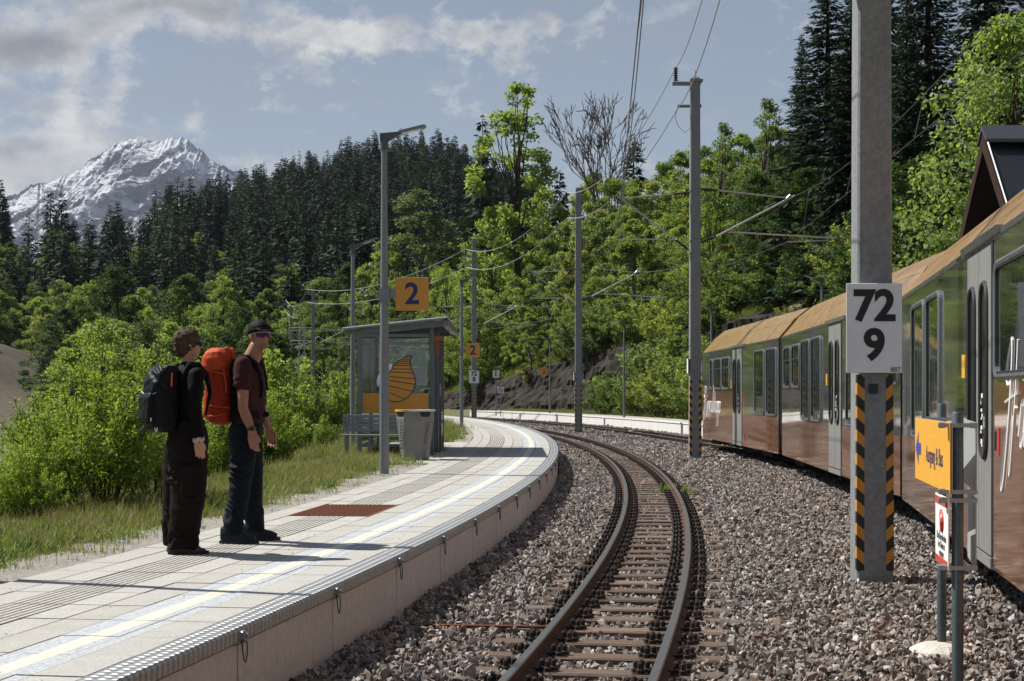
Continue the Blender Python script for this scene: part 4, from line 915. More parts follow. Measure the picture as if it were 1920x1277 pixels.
b = MB(); b.box((Wd + .28, Ld / 2, zroof(Wd + .28) - .01), (.12, Ld + .4, .10)); b.build('gutter', steelg, rf)
b = MB(); b.box((Wd + .12, .5, 2.32), (.18, .16, .10), bev=.01); b.box((Wd + .10, .6, 2.12), (.06, .06, .26)); b.build('speaker_unit', mat('orange_plastic', (.45, .14, .05), .5), sh)
# printed glass: orange band, white disc with the onion shaped emblem
b = MB(); b.box((Wd / 2, -.010, 1.03), (Wd - .11, .004, .39)); b.build('orange_band', orange, sh)
def gz(px, py): return ((px - 672.5) * (33.5 / FPX), (HY - py) * (33.5 / FPX) + CZ + .01)
cx, cz = gz(741, 716); R_ = .385; b = MB(); b.prism([(cx + R_ * math.cos(a), cz + R_ * math.sin(a)) for a in np.linspace(math.radians(100), math.radians(235), 20)], (0, -.013, 0), (1, 0, 0), (0, 0, 1), -.002); b.build('white_disc', white, sh)
S3 = 190 / 1618
def e2(a, c_): return gz(670 + a * S3, 640 + c_ * S3)
out = [(862, 234), (795, 228), (715, 258), (712, 280), (630, 318), (625, 350), (552, 380), (552, 440), (515, 463), (420, 620), (320, 728), (300, 740), (330, 820), (420, 915), (520, 958), (600, 968), (700, 948), (800, 888), (880, 780), (912, 680), (912, 600), (880, 510), (845, 430), (830, 350), (832, 300)]
b = MB(); b.prism([e2(*q) for q in out][::-1], (0, -.0155, 0), (1, 0, 0), (0, 0, 1), -.003); em = b.build('emblem', orange, sh)
b = MB(); b.tube([(e2(*q)[0], -.018, e2(*q)[1]) for q in out], .009, 5, closed=True)
arc = [(300, 740), (285, 640), (300, 560), (340, 480), (400, 400), (470, 355), (560, 340), (630, 330)]; b.tube([(e2(*q)[0], -.018, e2(*q)[1]) for q in arc], .009, 5)
for p0, p1 in (((735, 255), (850, 250)), ((712, 282), (835, 285)), ((650, 318), (830, 315)), ((628, 350), (830, 350)), ((552, 384), (832, 384)), ((552, 442), (846, 445)), ((500, 488), (870, 505)), ((450, 562), (905, 598)), ((400, 610), (910, 690)), ((330, 680), (878, 800)), ((310, 750), (745, 918)), ((315, 765), (480, 935)), ((320, 728), (400, 690))):
    b.tube([(e2(*p0)[0], -.018, e2(*p0)[1]), (e2(*p1)[0], -.018, e2(*p1)[1])], .0075, 5)
b.build('emblem_lines', navy, em)
b = MB(); x0, z0 = e2(830, 410); x1, z1 = e2(1100, 700); b.box(((x0 + x1) / 2, -.012, (z0 + z1) / 2), (x1 - x0, .003, abs(z1 - z0))); ps_ = b.build('timetable', mat('grey_print', (.33, .33, .34), .5, var=.1), sh)
b = MB()
for k in range(9): b.box(((x0 + x1) / 2, -.0145, max(z0, z1) - .04 - k * .034), (abs(x1 - x0) - .05, .001, .006 if k % 3 else .011))
b.build('text_lines', mat('faint_print', (.18, .18, .2), .6), ps_)
b = MB(); x0, z0 = gz(703, 690); b.box((Wd + .09, 1.9, 1.30), (.04, .28, .24), bev=.006); b.build('ticket_box', mat('box_grey', (.30, .30, .31), .5), sh)
b = MB(); b.box((.28, 2.2, .45), (.34, 2.6, .035)); [b.box((.28, y, .21), (.05, .05, .43)) for y in (1.1, 3.3)]; b.build('inner_seat', steelg, sh)
b = MB(); b.box((.03, 2.6, 1.55), (.01, .9, .8)); b.build('map_poster', mat('poster_brown', (.33, .2, .12), .6, var=.3, vscale=3), sh)
# ------------------------------------------------------------------ bench
bt_ = empty('bench', (-3.28, 32.6, -.008), label='grey slatted metal bench between lamp post and shelter', cat='bench'); BL = 1.25
for k in range(5): b = MB(); b.box((BL / 2, .02 + k * .082, .42), (BL, .07, .028), bev=.004); b.build('seat_slat', lampm, bt_)
for k in range(4): b = MB(); b.box((BL / 2, .43 + k * .015, .52 + k * .085), (BL, .022, .068), bev=.004); b.build('back_slat', lampm, bt_)
for x in (.10, BL - .10, .52):
    b = MB(); b.box((x, .40, .24), (.045, .05, .46)); b.tube([(x, .42, .40), (x, .47, .82)], .02, 6)
    if x != .52: b.box((x, .05, .2), (.045, .045, .41)); b.box((x, .22, .385), (.04, .38, .04))
    b.build('leg', lampm, bt_)
# ------------------------------------------------------------------ bin
bn = empty('recycling_bin', (-1.78, 31.4, -.008), math.radians(-8), label='tall tapered grey recycling bin marked KUNSTSTOFF with coloured lid', cat='bin')
def octo(w_, c_, z): h_ = w_ / 2; return [(-h_ + c_, -h_, z), (h_ - c_, -h_, z), (h_, -h_ + c_, z), (h_, h_ - c_, z), (h_ - c_, h_, z), (-h_ + c_, h_, z), (-h_, h_ - c_, z), (-h_, -h_ + c_, z)]
b = MB(); b.add(octo(.44, .06, 0) + octo(.46, .06, .05) + octo(.455, .06, .055) + octo(.645, .17, .76) + octo(.645, .19, .885), [(r * 8 + i, r * 8 + (i + 1) % 8, r * 8 + 8 + (i + 1) % 8, r * 8 + 8 + i) for r in range(4) for i in range(8)] + [tuple(range(32, 40))]); b.build('bin_body', mat('bin_grey', (.225, .225, .22), .5, .25, var=.08, vscale=4), bn)
for k, (a0, a1, m_) in enumerate(((-100, -5, 'w'), (-5, 85, 'w'), (85, 170, 'b'), (170, 260, 'y'))):
    cm = {'w': mat('lid_white', (.62, .62, .62), .5), 'b': mat('lid_blue', (.12, .26, .48), .5), 'y': mat('lid_yellow', (.72, .38, .05), .5)}[m_]; b = MB(); R_ = .375
    P = [(0, 0)] + [(R_ * math.cos(math.radians(a)), R_ * math.sin(math.radians(a))) for a in np.linspace(a0, a1, 9)]; b.prism(P, (0, 0, .89), (1, 0, 0), (0, 1, 0), .03 + .006 * (m_ == 'y')); b.build('lid', cm, bn)
for sx_ in (-1, 1):                                  # dark mouths at the corners
    n_ = Vector((sx_, -1, 0)).normalized(); U = Vector((1, sx_ * 1.0, 0)).normalized() * (1 if sx_ > 0 else 1); U = Vector((-n_.y, n_.x, 0)); O = Vector((sx_ * .3225, -.3225, 0)) - n_ * .128
    b = MB(); P = [(.115 * math.cos(a), .878 + .115 * math.sin(a)) for a in np.linspace(math.pi, 2 * math.pi, 12)]; b.prism(P, O, U, (0, 0, 1), .004); b.build('opening', blackp, bn)
n_ = Vector((-1, -1, 0)).normalized()
text_on('KUNSTSTOFF', .105, blackp, bn, (-.175, -.292, .52), (0, .13, 1), (-1, 0, 0), .001, .0); text_on('RESTMÜLL', .085, blackp, bn, (.265, -.24, .50), (.12, .12, 1), (-1, -.7, 0), .001, .0)
# ------------------------------------------------------------------ station house behind the railcar
hs = empty('station_house', (8.3, 30, -.1), label='dark gabled station roof showing above the near railcar at the right edge', cat='house')
slate = mat('dark_sheet_roof', (.035, .038, .045), .38, .5, var=.12, vscale=2, tint=(.022, .024, .03)); wood = mat('dark_boards', (.035, .018, .012), .85, var=.2, vscale=3)
rz_, ez, hd_ = 5.85, 2.6, 3.1; LH = 9.0
b = MB(); b.box((LH / 2 + .55, 0, 1.4), (LH - 1, 5.0, 2.8)); wl = b.build('wall', mat('render_cream', (.5, .46, .38), .9, var=.1), hs)
n = 22
for k in range(n):                                   # vertical boards of the gable
    y0 = -2.5 + 5 * k / n; y1 = y0 + 5 / n - .015; zt_ = lambda y: 2.8 + (rz_ - 3.05) * (1 - abs(y) / 2.62); b = MB(); b.prism([(y0, 2.8), (y1, 2.8), (y1, zt_(y1)), (0, zt_(0)) if y0 < 0 < y1 else (y1, zt_(y1)), (y0, zt_(y0))], (.55, 0, 0), (0, 1, 0), (0, 0, 1), .03); b.build('plank', wood, hs)
for sd in (-1, 1):
    b = MB(); P0 = Vector((0, 0, rz_)); P1 = Vector((0, sd * hd_, ez)); nrm = Vector((0, sd * (rz_ - ez), hd_)).normalized() * .12
    V = [P0, P1, P1 + Vector((LH, 0, 0)), P0 + Vector((LH, 0, 0))]; V = V + [v - nrm for v in V]; b.add(V, [(0, 1, 2, 3), (7, 6, 5, 4), (0, 4, 5, 1), (1, 5, 6, 2), (2, 6, 7, 3)]); rf = b.build('roof', slate, hs)
    b = MB()
    for k in range(15):
        x = .02 + k * .6; b.tube([P0 + Vector((x, 0, .02)) + nrm * .1, P1 + Vector((x, 0, .02)) + nrm * .1], .018, 4)
    b.build('standing_seams', slate, rf)
    for zf in (.33, .62):
        b = MB(); q = P0.lerp(P1, zf) + nrm * .9; b.tube([q + Vector((.5, 0, 0)), q + Vector((LH - .4, 0, 0))], .018, 5); b.tube([q + Vector((.5, 0, .04)), q + Vector((LH - .4, 0, .04))], .018, 5); b.build('snow_guard', mat('black_iron', (.01, .01, .012), .4, .5), rf)
    b = MB(); b.add([P0 + Vector((-.03, 0, .03)), P1 + Vector((-.03, 0, .03)), P1 + Vector((-.03, 0, -.22)), P0 + Vector((-.03, 0, -.28)), P0 + Vector((-.004, 0, .03)), P1 + Vector((-.004, 0, .03)), P1 + Vector((-.004, 0, -.22)), P0 + Vector((-.004, 0, -.28))], [(0, 3, 2, 1), (4, 5, 6, 7), (0, 1, 5, 4), (2, 3, 7, 6)]); b.build('verge_board', wood, rf)
b = MB(); b.prism([(-.3, -.14), (0, .14), (.3, -.14), (.3, -.2), (0, .05), (-.3, -.2)], (-.05, 0, rz_ + .04), (0, 1, 0), (0, 0, 1), LH + .1); b.build('ridge_cap', mat('ridge_sheet', (.09, .095, .11), .4, .5), hs)

# ------------------------------------------------------------------ direction sign between the tracks
ds = empty('direction_sign', (2.35, 9.0, -.58), label='two-post sign beside the railcar, yellow arrow board over white and red warning board', cat='sign'); zb = .58
q0, q1 = Vector((0, 0, 0)), Vector((.47, 2.2, 0)); dv = (q1 - q0).normalized(); nv = Vector((-dv.y, dv.x, 0))
for q, tp in ((q0, 1.11), (q1, 1.14)): b = MB(); b.lathe([(.031, 0), (.031, tp + zb), (.026, tp + zb + .01)], 14, q); b.build('pole', mat('post_green_grey', (.10, .135, .145), .5, .45, var=.15, vscale=5, tint=(.07, .095, .10)), ds, smooth=True)
yb = mat('board_yellow', (.74, .36, .03), .45, var=.10, vscale=4, tint=(.66, .42, .08)); bk = mat('board_back', (.50, .52, .53), .4, .3, var=.1)
RM = Matrix.Rotation(math.atan2(dv.y, dv.x), 3, 'Z')
def board(c_along, off, z0, z1, L_, m_, name='board'):
    b = MB(); c_ = dv * c_along + nv * off; b.box((c_.x, c_.y, (z0 + z1) / 2 + zb), (L_, .006, z1 - z0), RM); return b.build(name, m_, ds)
LF0, LF1 = Vector((-.05, -.05, 0)), Vector((.18, 1.70, 0)); ld = (LF1 - LF0).normalized(); ln_ = Vector((-ld.y, ld.x, 0)); LM_ = Matrix.Rotation(math.atan2(ld.y, ld.x), 3, 'Z')
def lboard(c_along, off, z0, z1, L_, m_, name='board'):
    b = MB(); c_ = LF0 + ld * c_along + ln_ * off; b.box((c_.x, c_.y, (z0 + z1) / 2 + zb), (L_, .006, z1 - z0), LM_); return b.build(name, m_, ds)
bl = lboard(.88, 0, .69, 1.065, 1.76, yb); lboard(.88, -.009, .69, 1.065, 1.75, bk, 'board_backing'); board(1.04, -.095, .69, 1.065, 2.1, bk, 'rear_board')
O = LF0 + ld * .72 + ln_ * .0042; text_on('Ausgang & Bus', .14, navy, ds, (O.x, O.y, .86 + zb), -ld, (0, 0, 1), .0005, 0); O = LF0 + ld * 1.55 + ln_ * .0042
b = MB(); U = -ld; b.prism([(-.16, 0), (0, .10), (0, .035), (.13, .035), (.13, -.035), (0, -.035), (0, -.10)], Vector((O.x, O.y, .88 + zb)), U, (0, 0, 1), .001); b.build('arrow', mat('blue_print', (.05, .06, .30), .5), ds)
wb = lboard(.30, .008, .285, .665, .58, white); board(.42, -.095, .285, .665, .80, bk, 'rear_board')
redp = mat('red_band', (.52, .06, .04), .5)
for z in (.635, .31): o = lboard(.30, .0122, z - .02, z + .02, .52, redp, 'red_band'); o.parent = wb
O = LF0 + ld * .30 + ln_ * .0125; b = MB(); b.tube([O + dv * .09 * math.cos(a) + Vector((0, 0, .53 + zb + .055 * math.sin(a))) for a in np.linspace(0, 2 * math.pi, 18, endpoint=False)], .008, 5, closed=True); b.tube([O + dv * -.06 + Vector((0, 0, .57 + zb)), O + dv * .06 + Vector((0, 0, .49 + zb))], .007, 5); b.build('pictogram', redp, wb)
for k, tx in enumerate(('Das Überschreiten', 'der Gleise ist', 'verboten')): text_on(tx, .055, blackp, wb, (O.x, O.y, .44 - k * .045 + zb), -ld, (0, 0, 1), .0005, 0)
for z in (1.05, .70, .655, .30):
    for q in (q0, q1):
        if q is q1 and z < .68: continue
        b = MB(); b.box((q.x, q.y, z + zb), (.075, .20, .022), RM); b.box((q.x + nv.x * .08, q.y + nv.y * .08, z + zb), (.03, .03, .03), RM); b.box((q.x - nv.x * .08, q.y - nv.y * .08, z + zb), (.03, .03, .03), RM); b.build('clamp', tubem, ds)
b = MB(); b.lathe([(.24, .0), (.21, .045), (.13, .085), (.035, .10)], 12, (2.82, 11.2, -.51)); V = [Vector(v) for v in b.v]; b.v = [tuple(v + Vector((noise.noise(v * 9) * .03, noise.noise(v * 9 + Vector((5, 0, 0))) * .03, 0))) for v in V]; tag(b.build('concrete_footing', mat('pale_mortar', (.55, .53, .49), .9, var=.2, vscale=8, bump=1, bscale=40)), 'pale lump of concrete round the foot of the rear sign post', 'footing')
# ------------------------------------------------------------------ vegetation
def cards(P, D, W, ln, wd, leaf_tone, fold=0):
    """rhombic leaves: base points P, axis D, side W (unit), lengths, widths"""
    n = len(P); ln = np.asarray(ln)[:, None]; wd = np.asarray(wd)[:, None]
    V = np.empty((n, 4, 3)); V[:, 0] = P; V[:, 1] = P + D * ln * .45 + W * wd / 2; V[:, 2] = P + D * ln; V[:, 3] = P + D * ln * .45 - W * wd / 2
    return V.reshape(-1, 3), np.arange(n * 4).reshape(n, 4), leaf_tone
def unit(a): return a / np.maximum(1e-9, np.linalg.norm(a, axis=-1, keepdims=True))
bark = mat('bark', (.085, .065, .05), .9, var=.3, vscale=5, stretch=(4, 4, .6)); barkp = mat('pale_bark', (.17, .15, .13), .9, var=.3, vscale=5); barkd = mat('dark_bark', (.035, .026, .02), .95, var=.2, vscale=5)
LM = {'fresh': leaf_mat('leaf_fresh', (.30, .38, .115), (.13, .19, .06)), 'yellow': leaf_mat('leaf_yellowish', (.34, .375, .135), (.17, .215, .075)),
      'mid': leaf_mat('leaf_mid', (.22, .29, .10), (.085, .135, .052)), 'deep': leaf_mat('leaf_deep', (.058, .10, .036), (.030, .06, .022)), 'brownish': leaf_mat('leaf_brownish', (.21, .19, .070), (.12, .13, .045)),
      'maple': leaf_mat('leaf_maple', (.26, .34, .12), (.10, .155, .055), .5, .1), 'bush': leaf_mat('leaf_bush', (.30, .38, .08), (.115, .18, .035), .5, .18),
      'spruce': leaf_mat('spruce_needles', (.032, .060, .032), (.012, .028, .017), .12, .40, .7), 'larch': leaf_mat('larch_needles', (.055, .095, .04), (.03, .06, .028), .25, .3, .7),
      'grey': leaf_mat('leaf_greyish', (.15, .185, .09), (.075, .11, .055), .35)}
def branchy(b, p0, p1, r0, r1, n=5, wob=.06, sides=5):
    p0, p1 = Vector(p0), Vector(p1); L = (p1 - p0).length; pts = []; rs = []
    for k in range(n):
        f = k / (n - 1); w_ = math.sin(f * math.pi) * L * wob
        pts.append(p0.lerp(p1, f) + Vector((random.uniform(-w_, w_), random.uniform(-w_, w_), w_ * .8 * (1 - abs(2 * f - 1))))); rs.append(r0 + (r1 - r0) * f)
    b.tube(pts, rs, sides)
def broadleaf(seed, H, R, n, leaf, m_, base=.18, bk=bark, clumps=70, shape=1.0, gap=.25):
    """unit-less tree: returns (trunk mesh, crown mesh)"""
    random.seed(seed); r = np.random.default_rng(seed); b = MB(); th = H * base
    lean = Vector((random.uniform(-.04, .04) * H, random.uniform(-.04, .04) * H, 0)); top = Vector((0, 0, H * .9)) + lean
    branchy(b, (0, 0, -.3), (lean.x * .5, lean.y * .5, th + H * .25), H * .018, H * .011, 5, .02, 7); branchy(b, (lean.x * .5, lean.y * .5, th + H * .25), top, H * .011, H * .002, 6, .04, 5)
    C = []; Rc = []
    for i in range(clumps * 3):
        z = random.random(); a = random.uniform(0, 6.283); prof = math.sin(math.pi * min(1, max(.02, z)) ** (.75 * shape)) ** (.45 if shape < .85 else .62)
        wob = 1 + .28 * noise.noise((math.cos(a) * 1.3 + seed, math.sin(a) * 1.3, z * 2.6)); rr = R * prof * wob * (random.random() ** .35)
        c = Vector((math.cos(a) * rr, math.sin(a) * rr, th + (H - th) * z * (.97 + .05 * wob))) + lean * z
        if noise.noise((c.x / R * 1.7 + seed * 3, c.y / R * 1.7, c.z / R * 1.7)) < -gap: continue
        C.append(c); Rc.append(R * random.uniform(.13, .26) * (1.1 - .35 * z))
        if len(C) >= clumps: break
    for i, c in enumerate(C):
        if i % 3 == 0: branchy(b, (lean.x * .5, lean.y * .5, max(th * .8, c.z * .62)), c, H * .004, H * .0012, 4, .05, 4)
    C = np.array(C); Rc = np.array(Rc); k = len(C); pr = Rc ** 2; pr /= pr.sum(); ci = r.choice(k, n, p=pr)
    d = unit(r.normal(size=(n, 3))); rad = Rc[ci] * r.random(n) ** .45
    P = C[ci] + d * rad[:, None] * (1, 1, .72); P[:, 2] = np.maximum(P[:, 2], .15)
    out = unit(P - (0, 0, H * .5)); N = unit(r.normal(size=(n, 3)) * .75 + out * .45 + (0, 0, .55)); D = unit(np.cross(N, unit(r.normal(size=(n, 3))))); Wv = np.cross(N, D)
    sz = leaf * r.uniform(.65, 1.3, n); leaf_tone = np.clip(r.random(n) * .6 + r.random(k)[ci] * .5, 0, 1)
    V, F, q = cards(P, D, Wv, sz, sz * .72, leaf_tone); cr = mesh_np('crown', V, F, m_, attrs=[('leaf_tone', 'FACE', q)])
    t_ = b.build('trunk', bk, smooth=True); me = t_.data; bpy.data.objects.remove(t_); return me, cr
def spruce(seed, H, R, whorls, per, sprays, m_, ln=.55, wd=.22, droop=.25, low=.06):
    random.seed(seed); r = np.random.default_rng(seed); b = MB(); b.tube([(0, 0, -.5), (0, 0, H * .5), (0, 0, H)], [H * .016, H * .010, H * .001], 6)
    Z = []; 
    P, D, W_, L_, Wd_, Q = [], [], [], [], [], []
    for i in range(whorls):
        f = (i + r.random() * .6) / whorls; z = H * (low + (1 - low) * f); lw = R * (1 - f) ** .82 * (1 + .22 * math.sin(i * 1.7 + seed)) + .02 * R
        for j in range(per):
            if r.random() < .10: continue
            z = H * (low + (1 - low) * min(.995, f + (r.random() - .5) * 1.6 / whorls)); a = 2 * math.pi * (j + r.random() * .8) / per + i * .7; l = lw * r.uniform(.62, 1.12); dirv = np.array([math.cos(a), math.sin(a), 0]); side = np.array([-math.sin(a), math.cos(a), 0]); el = .25 * f - droop * (1 - f) * r.uniform(.5, 1.4); tone = r.random()
            m = max(2, int(sprays * (l / R) ** .6 + 1)); tt = (np.arange(m) + r.random(m) * .9) / m * .88 + .12
            base = dirv * (tt * l)[:, None] + np.array([0, 0, 1]) * (z + el * tt * l + .10 * l * tt ** 3)[:, None]
            sgn = r.choice([-1., 1.], m); sp = r.uniform(.3, 1.0, m); dd = unit(dirv * .8 + side * (sgn * sp)[:, None] + np.array([0, 0, 1]) * r.uniform(-.75, .1, m)[:, None]); nn = unit(r.normal(size=(m, 3)) * .5 + (0, 0, 1)); ww = unit(np.cross(dd, nn))
            P.append(base); D.append(dd); W_.append(ww); s_ = (.35 + .65 * l / R) * r.uniform(.7, 1.3, m); L_.append(ln * s_); Wd_.append(wd * s_); Q.append(np.clip(tone * .6 + r.random(m) * .5, 0, 1))
    V, F, q = cards(np.concatenate(P), np.concatenate(D), np.concatenate(W_), np.concatenate(L_), np.concatenate(Wd_), np.concatenate(Q))
    cr = mesh_np('crown', V, F, m_, attrs=[('leaf_tone', 'FACE', q)]); t_ = b.build('trunk', barkd); me = t_.data; bpy.data.objects.remove(t_); return me, cr
def bush(seed, H, R, n, leaf, m_, stems=26):
    random.seed(seed); r = np.random.default_rng(seed); b = MB(); P, D = [], []
    for i in range(stems):
        a = random.uniform(0, 6.283); rr = R * random.random() ** .6; tip = Vector((math.cos(a) * rr, math.sin(a) * rr, H * (1 - .5 * (rr / R) ** 2) * random.uniform(.72, 1.08))); p0 = Vector((tip.x * .25, tip.y * .25, -.05))
        branchy(b, p0, tip, .011, .003, 6, .05, 4); subs = [(p0, tip)]
        for k in range(6):
            f = random.uniform(.25, .9); s_ = p0.lerp(tip, f); e = s_ + Vector((random.uniform(-1, 1), random.uniform(-1, 1), random.uniform(.1, 1.0))).normalized() * R * random.uniform(.25, .5) * (1.1 - f * .5); b.tube([s_, e], [.005, .002], 3); subs.append((s_, e))
        m = n // stems; w_ = np.array([(q1 - q0).length for q0, q1 in subs]); w_[0] *= .8; w_ /= w_.sum(); ci = r.choice(len(subs), m, p=w_); A = np.array([q0[:] for q0, _ in subs]); B = np.array([q1[:] for _, q1 in subs]); t_ = r.random(m) ** .42
        P.append(A[ci] + (B[ci] - A[ci]) * t_[:, None] + r.normal(size=(m, 3)) * .035); D.append(unit(B[ci] - A[ci]))
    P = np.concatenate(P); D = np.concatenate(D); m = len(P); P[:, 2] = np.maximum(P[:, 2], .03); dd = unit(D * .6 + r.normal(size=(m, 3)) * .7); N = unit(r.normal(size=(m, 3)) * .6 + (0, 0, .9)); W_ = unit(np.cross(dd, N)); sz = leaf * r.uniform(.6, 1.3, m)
    V, F, q = cards(P, dd, W_, sz, sz * .55, np.clip(r.random(m) * .75 + .35 * (1 - P[:, 2] / H), 0, 1)); cr = mesh_np('foliage', V, F, m_, attrs=[('leaf_tone', 'FACE', q)]); t_ = b.build('stems', bark); me = t_.data; bpy.data.objects.remove(t_); return me, cr  # random leaf tone plus painted shade: lower leaves darker, as inside the bush
def plant(name, parts, loc, sc, label, cat, group, rz=None, trunk='trunk', crown='crown'):
    o = empty(name, loc, random.uniform(0, 6.28) if rz is None else rz, label=label, cat=cat, group=group); o.scale = sc if hasattr(sc, '__len__') else (sc,) * 3
    put(trunk, parts[0], o); put(crown, parts[1], o); return o
def gzp(X, Y): return float(ground_z(np.array([float(X)]), np.array([float(Y)]))[0])

SECT = [(70, 'at the left border'), (200, 'below the mountain flank'), (330, 'above the braided hiker'), (430, 'above the orange rucksack'), (530, 'above the black cap'), (650, 'above the two thin far masts'), (715, 'behind the plain lamp post'), (820, 'behind the large orange sign'), (885, 'just above the shelter'), (960, 'right of the slim far mast'), (1070, 'left of the third mast'), (1150, 'just right of the third mast'), (1230, 'between third and second mast'), (1300, 'just left of the second mast'), (1390, 'just right of the second mast'), (1480, 'above the far car'), (1600, 'above the middle car'), (1700, 'behind the nearest mast'), (9999, 'behind the station roof')]
TIER = [(300, 'against the sky'), (390, 'high up'), (460, 'in the upper half'), (520, 'halfway up'), (580, 'rather low'), (9999, 'at the very bottom')]
def where(X, Y, ztop):
    px = 960 + FPX * X / Y; py = HY - (ztop - CZ) / Y * FPX
    return next(t_ for l_, t_ in TIER if py < l_) + ' ' + next(t_ for l_, t_ in SECT if px < l_)
LEAFN = 16000
BL = {k: [broadleaf(s, 12, R_, n_, lf, LM[k2], base=bs, clumps=cl_, shape=sh_, bk=bk_, gap=gp) for s, R_, n_, lf, bs, cl_, sh_, bk_, gp in L_] for k, k2, L_ in (
    ('fresh', 'fresh', [(11, 3.6, LEAFN, .19, .12, 85, 1, bark, .2), (12, 3.1, LEAFN, .185, .15, 75, .9, barkp, .15), (13, 4.0, LEAFN, .195, .08, 90, 1.1, bark, .2)]),
    ('yellow', 'yellow', [(21, 3.2, LEAFN, .185, .1, 70, 1, bark, .15), (22, 2.6, 13000, .18, .1, 60, .9, barkp, .2)]),
    ('mid', 'mid', [(31, 3.7, LEAFN, .19, .1, 80, 1, bark, .2), (32, 3.0, LEAFN, .19, .12, 70, .9, bark, .15)]),
    ('deep', 'deep', [(41, 3.6, 14000, .20, .08, 75, 1, barkd, .2)]), ('grey', 'grey', [(51, 2.7, 14000, .16, .1, 90, .85, barkp, .2)]), ('brownish', 'brownish', [(61, 2.9, 11000, .18, .1, 70, .9, bark, .15)]))}
SPM = [spruce(101 + i, 20, R_, 30, 9, 9, LM['spruce'], 1.5, .62, .42, .04) for i, R_ in enumerate((3.3, 2.9, 3.8, 2.6))] + [spruce(109, 20, 3.1, 24, 8, 8, LM['spruce'], 1.3, .55, .7, .04)] + [spruce(120, 19, 2.8, 28, 7, 7, LM['larch'], 1.0, .4, .1, .08)]
SPH = [spruce(131 + i, 28, R_, 80, 14, 26, LM['spruce'], .85, .26, .55, .03) for i, R_ in enumerate((4.6, 4.0))]

# --- wooded ridge and valley side ------------------------------------------------
random.seed(5); r = np.random.default_rng(55); n = 3900
px_ = r.uniform(-130, 1010, n); Yf = np.sqrt(r.uniform(195 ** 2, 720 ** 2, n)); Yr = np.interp(px_, RDG_PX, RDG_Y); ok = Yf < Yr + 8; px_, Yf = px_[ok], Yf[ok]
Xf = (px_ - 960) / FPX * Yf; Zf = ground_z(Xf, Yf); pyg = HY - (Zf - CZ) / Yf * FPX
sprucey = vnoise(Xf, Yf, 42, 21, 3) * 1.5 + (640 - pyg) / 260 + np.where((px_ > 430) & (px_ < 760), .35, 0) + np.where(px_ > 760, .2, 0) + r.normal(size=len(Xf)) * .12
isS = sprucey > -.02
hS = np.where(isS, np.clip(r.normal(1.04, .2, len(Xf)), .55, 1.45), r.uniform(.75, 1.15, len(Xf)))
# thin out crowded broadleaf places a little
keep = isS | (r.random(len(Xf)) < .75)
Xf, Yf, Zf, isS, hS, px_ = Xf[keep], Yf[keep], Zf[keep], isS[keep], hS[keep], px_[keep]
def joined(parts, name):
    """trunk and crown of a far tree in one mesh"""
    b = bmesh.new(); b.from_mesh(parts[1]); nm = len(b.faces); b.from_mesh(parts[0]); b.faces.ensure_lookup_table()
    for f in b.faces[nm:]: f.material_index = 1
    me = bpy.data.meshes.new(name); b.to_mesh(me); b.free(); me.materials.append(parts[1].materials[0]); me.materials.append(parts[0].materials[0]); return me
FS = [joined(p, 'spruce_tree') for p in SPM]; FB = [joined(BL[k][0], 'broadleaf_tree') for k in ('fresh', 'mid', 'deep', 'grey', 'yellow')] + [joined(BL['mid'][1], 'broadleaf_tree')]
order = np.argsort(Yf)
nS = nB = 0; restS = []; restB = []
SP_W = [0, 1, 2, 3, 4, 1, 2, 3, 5]; B_W = [0, 1, 1, 2, 2, 3, 5, 5, 4]
for i in order:
    if isS[i]:
        k = random.choice(SP_W); sc = hS[i] * (1.0 if Yf[i] > 420 else .85)
        if nS < 285:
            o = put('spruce_tree', FS[k], None, (Xf[i], Yf[i], Zf[i]), random.uniform(0, 6.28), (sc * 1.05, sc * 1.05, sc)); nS += 1
            tag(o, (('tall ' if sc > 1.12 else 'short ' if sc < .85 else '') + 'dark spruce, ' if k < 5 else 'pale larch, ') + where(Xf[i], Yf[i], Zf[i] + 20 * sc), 'tree', 'conifers on the wooded valley side' if k < 5 else 'larches on the wooded valley side')
        else: restS.append((Xf[i], Yf[i], Zf[i], sc, random.random()))
    else:
        k = random.choice(B_W); sc = hS[i] * random.uniform(.85, 1.25)
        if nB < 96:
            o = put('broadleaf_tree', FB[k], None, (Xf[i], Yf[i], Zf[i]), random.uniform(0, 6.28), (sc, sc, sc)); nB += 1
            tag(o, ('small ' if sc < .95 else 'large ' if sc > 1.15 else '') + ('bright green', 'mid green', 'dark green', 'grey-green', 'yellow-green', 'mid green')[k] + ' far tree, ' + where(Xf[i], Yf[i], Zf[i] + 12 * sc), 'tree', 'broadleaf trees below the spruce slope, kind %s' % ('bright', 'mid', 'dark', 'grey', 'yellow', 'mid')[k])
        else: restB.append((Xf[i], Yf[i], Zf[i], sc, random.random()))
for rest_, src, nm, lab in ((restS, FS, 'forest', None), (restB, FB, 'far_broadleaf_wood', None)):
    if not rest_: continue
    A = np.array(rest_); so = [source('far_tree', m__) for m__ in src]
    scatter(nm, A[:, :3], np.stack([0 * A[:, 0], 0 * A[:, 0], r.uniform(0, 6.28, len(A))], 1), A[:, 3], so, A[:, 4])

